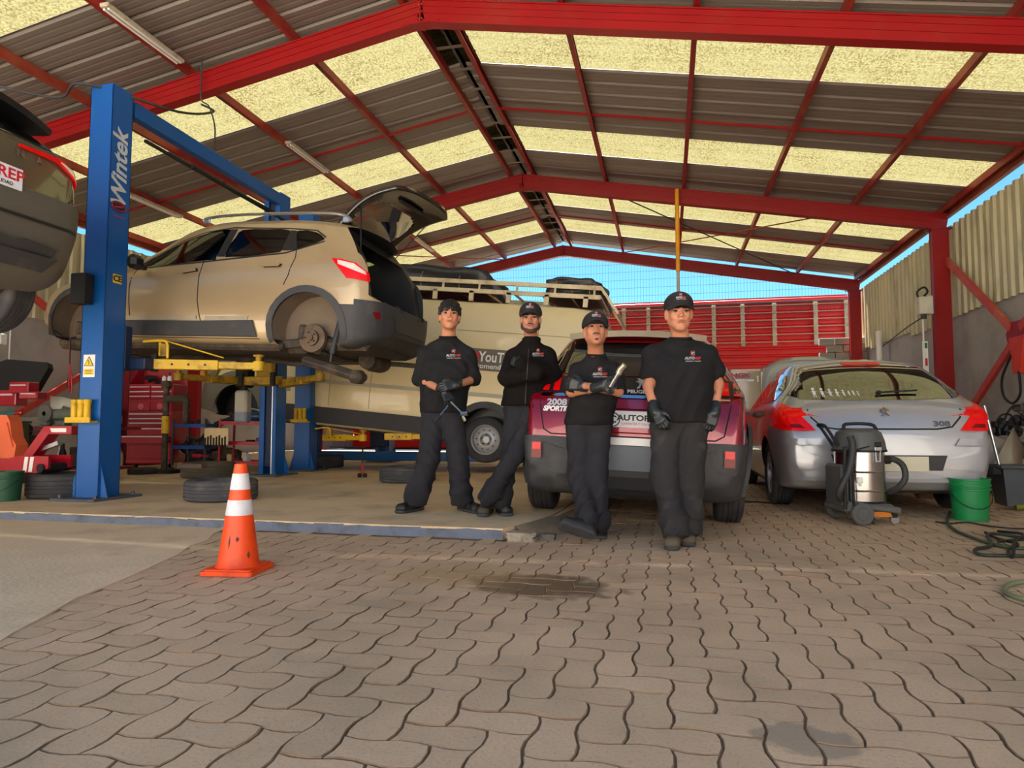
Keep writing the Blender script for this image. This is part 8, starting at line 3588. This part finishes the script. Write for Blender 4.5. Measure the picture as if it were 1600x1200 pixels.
finger_glove(m1, o1, J['wr_a'] + A((0, 0, 0)), P(705, 632, 5.31) - P(694, 611, 5.36), P(690, 640, 5.5) - P(705, 625, 5.3), 1, .85, elbow=J['el_a'])
chest_logo(s1, o1, 709, 552, 5.45, .10, .019)
t = thing('ratchet', 'chrome ratchet handle with socket held low by the first man', 'tool', P(702, 630, 5.24))
oo = t.location
mb = MB()
mb.cyl(P(700, 634, 5.22) - oo, P(687, 650, 5.20) - oo, .006, n=8)
mb.cyl(P(704, 628, 5.22) - oo, P(723, 647, 5.20) - oo, .006, n=8)
mb.build('chrome_bar', M_chrome, t)
mb = MB()
mb.cyl(P(688, 648, 5.20) - oo, P(680, 659, 5.20) - oo, .013, n=10)
mb.build('grip', M_rubber, t)
mb = MB()
mb.cyl(P(721, 646, 5.20) - oo, P(731, 646, 5.18) - oo, .018, n=10)
mb.cyl(P(723, 650, 5.20) - oo, P(727, 658, 5.20) - oo, .014, n=10)
mb.build('socket_head', M_chrome, t)

# ------------------------------------------------------------ second man: fleece jacket, cap, arms crossed, leaning on the red car
C = 5.34
J = pj(C, head=(829, 501, 5.30), neck=(829, 535, 5.36), sh_a=(803, 557, 5.36), sh_b=(855, 556, 5.36), el_a=(792, 590, 5.28), el_b=(864, 588, 5.32),
       wr_a=(842, 582, 5.13), wr_b=(812, 568, 5.14), hip_a=(803, 645, 5.42), hip_b=(833, 645, 5.40), kn_a=(797, 712, 5.38), kn_b=(806, 708, 5.28),
       an_a=(784, 783, 5.36), an_b=(764, 776, 5.28))
J['floor'] = .07
J['hem'] = P(820, 634, C).z
J['toe_a'] = A(on(793, 807, Z=.07))
J['toe_b'] = A(on(754, 808, Z=.07))
sk2 = skin('skin_warm_olive', sr(176, 122, 96))
m2, o2, s2, b2 = person('man in black zipped fleece jacket and cap leaning with crossed arms and crossed ankles', J, sk2, M_fleece, M_trouser,
                        {'a': dict(heel=A(on(782, 799, Z=.07)), toe=J['toe_a'], m=M_bootk), 'b': dict(heel=A(on(764, 798, Z=.07)), toe=J['toe_b'], m=mat('brown_boot_leather', sr(66, 58, 46), .7))},
                        dict(F=frame(-.06, .06, .0), BF=frame(0), s=1.0, face=dict(brow=1.1, moustache=True, beard=mat('dark_beard', sr(70, 46, 37), .8, var=.2, scale=60))),
                        dict(seed=2, sleeve_a=1.92, sleeve_b=1.92, sleeve_r=(.062, .050), leg_r=(.088, .076, .070), top_g=.010, body_w=.92, top_name='fleece_jacket', fold=.005), 1)
cap(m2, o2, J['head'], frame(-.06, .06, .0), 1.02, m2)
finger_glove(m2, o2, P(842, 583, 5.20), P(862, 580, 5.26) - P(842, 583, 5.20), P(850, 580, 5.4) - P(850, 580, 5.1), 1, .35, s=.92, name='hand')
finger_glove(m2, o2, P(812, 569, 5.16), P(798, 562, 5.22) - P(812, 569, 5.16), P(805, 565, 5.4) - P(805, 565, 5.1), -1, .65, s=.85, name='hand')
cl = SDF()
for i in range(12):
    a = PI * (.15 + 1.7 * i / 11) + PI / 2
    b_ = PI * (.15 + 1.7 * (i + 1) / 11) + PI / 2
    F2 = frame(0)
    if i < 11:
        p0 = J['neck'] + F2 @ A((.062 * math.sin(a) * -1, -.070 * math.cos(a) * -1, 0)) + A((0, 0, -.012))
        p1 = J['neck'] + F2 @ A((.062 * math.sin(b_) * -1, -.070 * math.cos(b_) * -1, 0)) + A((0, 0, -.012))
        cl.cone(p0, p1, .016, .016, .01)
        cl.cone(p0 + A((0, 0, .034)), p1 + A((0, 0, .034)), .013, .013, .03)
cl.build('collar', M_fleece, s2, o2, step=.006, relax=1)
bv2 = bvh_of(s2.data)
mb = MB()
pts = []
for k in range(12):
    q = P(826 - k * .5, 545 + k * 7.8, 5.0) - Vector(o2)
    d = (P(826 - k * .5, 545 + k * 7.8, 5.0) - CAM).normalized()
    h_ = bv2.ray_cast(q - d * 1.0, d, 3)
    if h_[0] is not None:
        pts.append(h_[0] - d * .003)
if len(pts) > 2:
    mb.tube(pts, .0035, n=5)
    mb.build('zip', mat('dull_zip', sr(80, 76, 72), .4, .5), s2)
chest_logo(s2, o2, 841, 550, 5.05, .075, .015)

# ------------------------------------------------------------ third man: cap, chin up, arms crossed with gloves and an air ratchet
C = 4.66
J = pj(C, head=(930, 520, 4.62), neck=(931, 555, 4.70), sh_a=(903, 580, 4.70), sh_b=(959, 580, 4.70), el_a=(893, 612, 4.62), el_b=(966, 611, 4.62),
       wr_a=(937, 606, 4.44), wr_b=(914, 603, 4.48), hip_a=(903, 672, 4.72), hip_b=(938, 672, 4.72), kn_a=(905, 742, 4.66), kn_b=(932, 742, 4.64),
       an_a=(918, 815, 4.50), an_b=(935, 815, 4.60))
J['floor'] = 0
J['hem'] = P(925, 664, C).z
J['toe_b'] = A(on(938, 843, Z=0))
J['toe_a'] = A(P(873, 822, 4.40))
sk3 = skin('skin_warm_tan', sr(182, 124, 94))
m3, o3, s3, b3 = person('man in black t-shirt and cap, chin raised, gloved arms crossed, boot sole showing', J, sk3, M_shirt, M_trouser,
                        {'a': dict(heel=A(P(921, 838, 4.42)), toe=J['toe_a'], up=A(P(905, 800, 4.55)) - A(P(898, 832, 4.42)), m=M_bootk),
                         'b': dict(heel=A(on(938, 832, Z=0)), toe=J['toe_b'], m=M_bootk)},
                        dict(F=frame(-.02, .30, .02), BF=frame(0), s=1.0, face=dict(brow=1.1, moustache=True)),
                        dict(seed=3, sleeve_a=.95, sleeve_b=.95, sleeve_r=(.062, .058), leg_r=(.092, .078, .064), top_g=.0, body_w=.88), 1)
cap(m3, o3, J['head'], frame(-.02, .22, .02), 1.02, m3)
finger_glove(m3, o3, P(940, 604, 4.42), P(961, 596, 4.36) - P(940, 604, 4.42), P(965, 600, 4.2) - P(955, 600, 4.4), 1, .75, elbow=J['el_a'])
finger_glove(m3, o3, P(911, 604, 4.50), P(890, 599, 4.52) - P(911, 604, 4.50), P(900, 600, 4.8) - P(900, 600, 4.5), -1, .75, elbow=J['el_b'])
mb = MB()
pa, pb_ = J['wr_a'], J['el_a']
d_ = Vector(pa - pb_).normalized()
R_ = d_.to_track_quat('Z', 'Y').to_matrix()
mb.lathe([(.033, -.004), (.035, -.004), (.035, .004), (.033, .004)], Vector(pa) - Vector(o3) - d_ * .10, 24, R=R_)
mb.build('bracelet', M_steel, b3)
chest_logo(s3, o3, 938, 581, 4.48, .085, .018)
t = thing('air_ratchet', 'grimy chrome air ratchet held up by the third man', 'tool', P(957, 598, 4.30))
oo = t.location
mb = MB()
mb.cyl(P(954, 604, 4.30) - oo, P(966, 584, 4.26) - oo, .014, n=12)
mb.build('tool_body', M_steel, t)
mb = MB()
mb.cyl(P(966, 584, 4.26) - oo, P(970, 576, 4.25) - oo, .020, n=12)
mb.cyl(P(968, 578, 4.25) - oo, P(976, 570, 4.23) - oo, .018, n=12)
mb.build('tool_head', mat('worn_tool_head', sr(190, 180, 160), .35, .7), t)

# ------------------------------------------------------------ fourth man: tall, t-shirt, cap, gloved thumb in pocket
C = 4.60
J = pj(C, head=(1060.5, 492, 4.56), neck=(1063, 529, 4.62), sh_a=(1020, 554, 4.62), sh_b=(1107, 555, 4.62), el_a=(1013, 603, 4.60), el_b=(1122, 600, 4.64),
       wr_a=(1024, 644, 4.48), wr_b=(1117, 645, 4.52), hip_a=(1040, 672, 4.62), hip_b=(1084, 672, 4.62), kn_a=(1038, 745, 4.52), kn_b=(1078, 745, 4.54),
       an_a=(1056, 828, 4.36), an_b=(1076, 823, 4.46))
J['floor'] = 0
J['hem'] = P(1060, 660, C).z
J['toe_a'] = A(on(1049, 861, Z=0))
J['toe_b'] = A(on(1075, 855, Z=0))
sk4 = skin('skin_warm_peach', sr(192, 132, 102))
m4, o4, s4, b4 = person('tall broad man in black t-shirt and cap, one gloved hand at his pocket', J, sk4, M_shirt, M_trouser2,
                        {'a': dict(heel=A(on(1058, 846, Z=0)), toe=J['toe_a'], m=M_booto), 'b': dict(heel=A(on(1076, 838, Z=0)), toe=J['toe_b'], m=M_booto)},
                        dict(F=frame(-.08, .02, .0), BF=frame(0), s=1.09, wide=1.02, face=dict(brow=1.1)),
                        dict(seed=4, sleeve_a=.62, sleeve_b=.60, sleeve_r=(.068, .066), leg_r=(.108, .092, .080), top_g=.008, body_w=1.12), 1)
cap(m4, o4, J['head'], frame(-.08, .02, .0), 1.10, m4)
finger_glove(m4, o4, J['wr_a'], P(1036, 664, 4.42) - P(1024, 644, 4.48), P(1045, 655, 4.6) - P(1030, 655, 4.4), 1, .60, elbow=J['el_a'], s=.96)
finger_glove(m4, o4, J['wr_b'], P(1108, 668, 4.50) - P(1117, 645, 4.52), P(1100, 660, 4.7) - P(1112, 655, 4.5), -1, .55, elbow=J['el_b'], s=.96)
chest_logo(s4, o4, 1083, 556, 4.42, .09, .019)
# forearm tattoo as flat ink on the skin
bv4 = bvh_of(b4.data)
mb = MB()
mb.tube([P(1116 + 3 * math.sin(k), 610 + k * 1.6, 4.4) - Vector(o4) for k in range(7)], .003, n=4)
tt = mb.build('tattoo', mat('tattoo_ink', sr(62, 66, 72), .6), b4, smooth=0)
drape(tt.data, bv4, (P(1116, 615, 4.4) - CAM).normalized(), .0015)
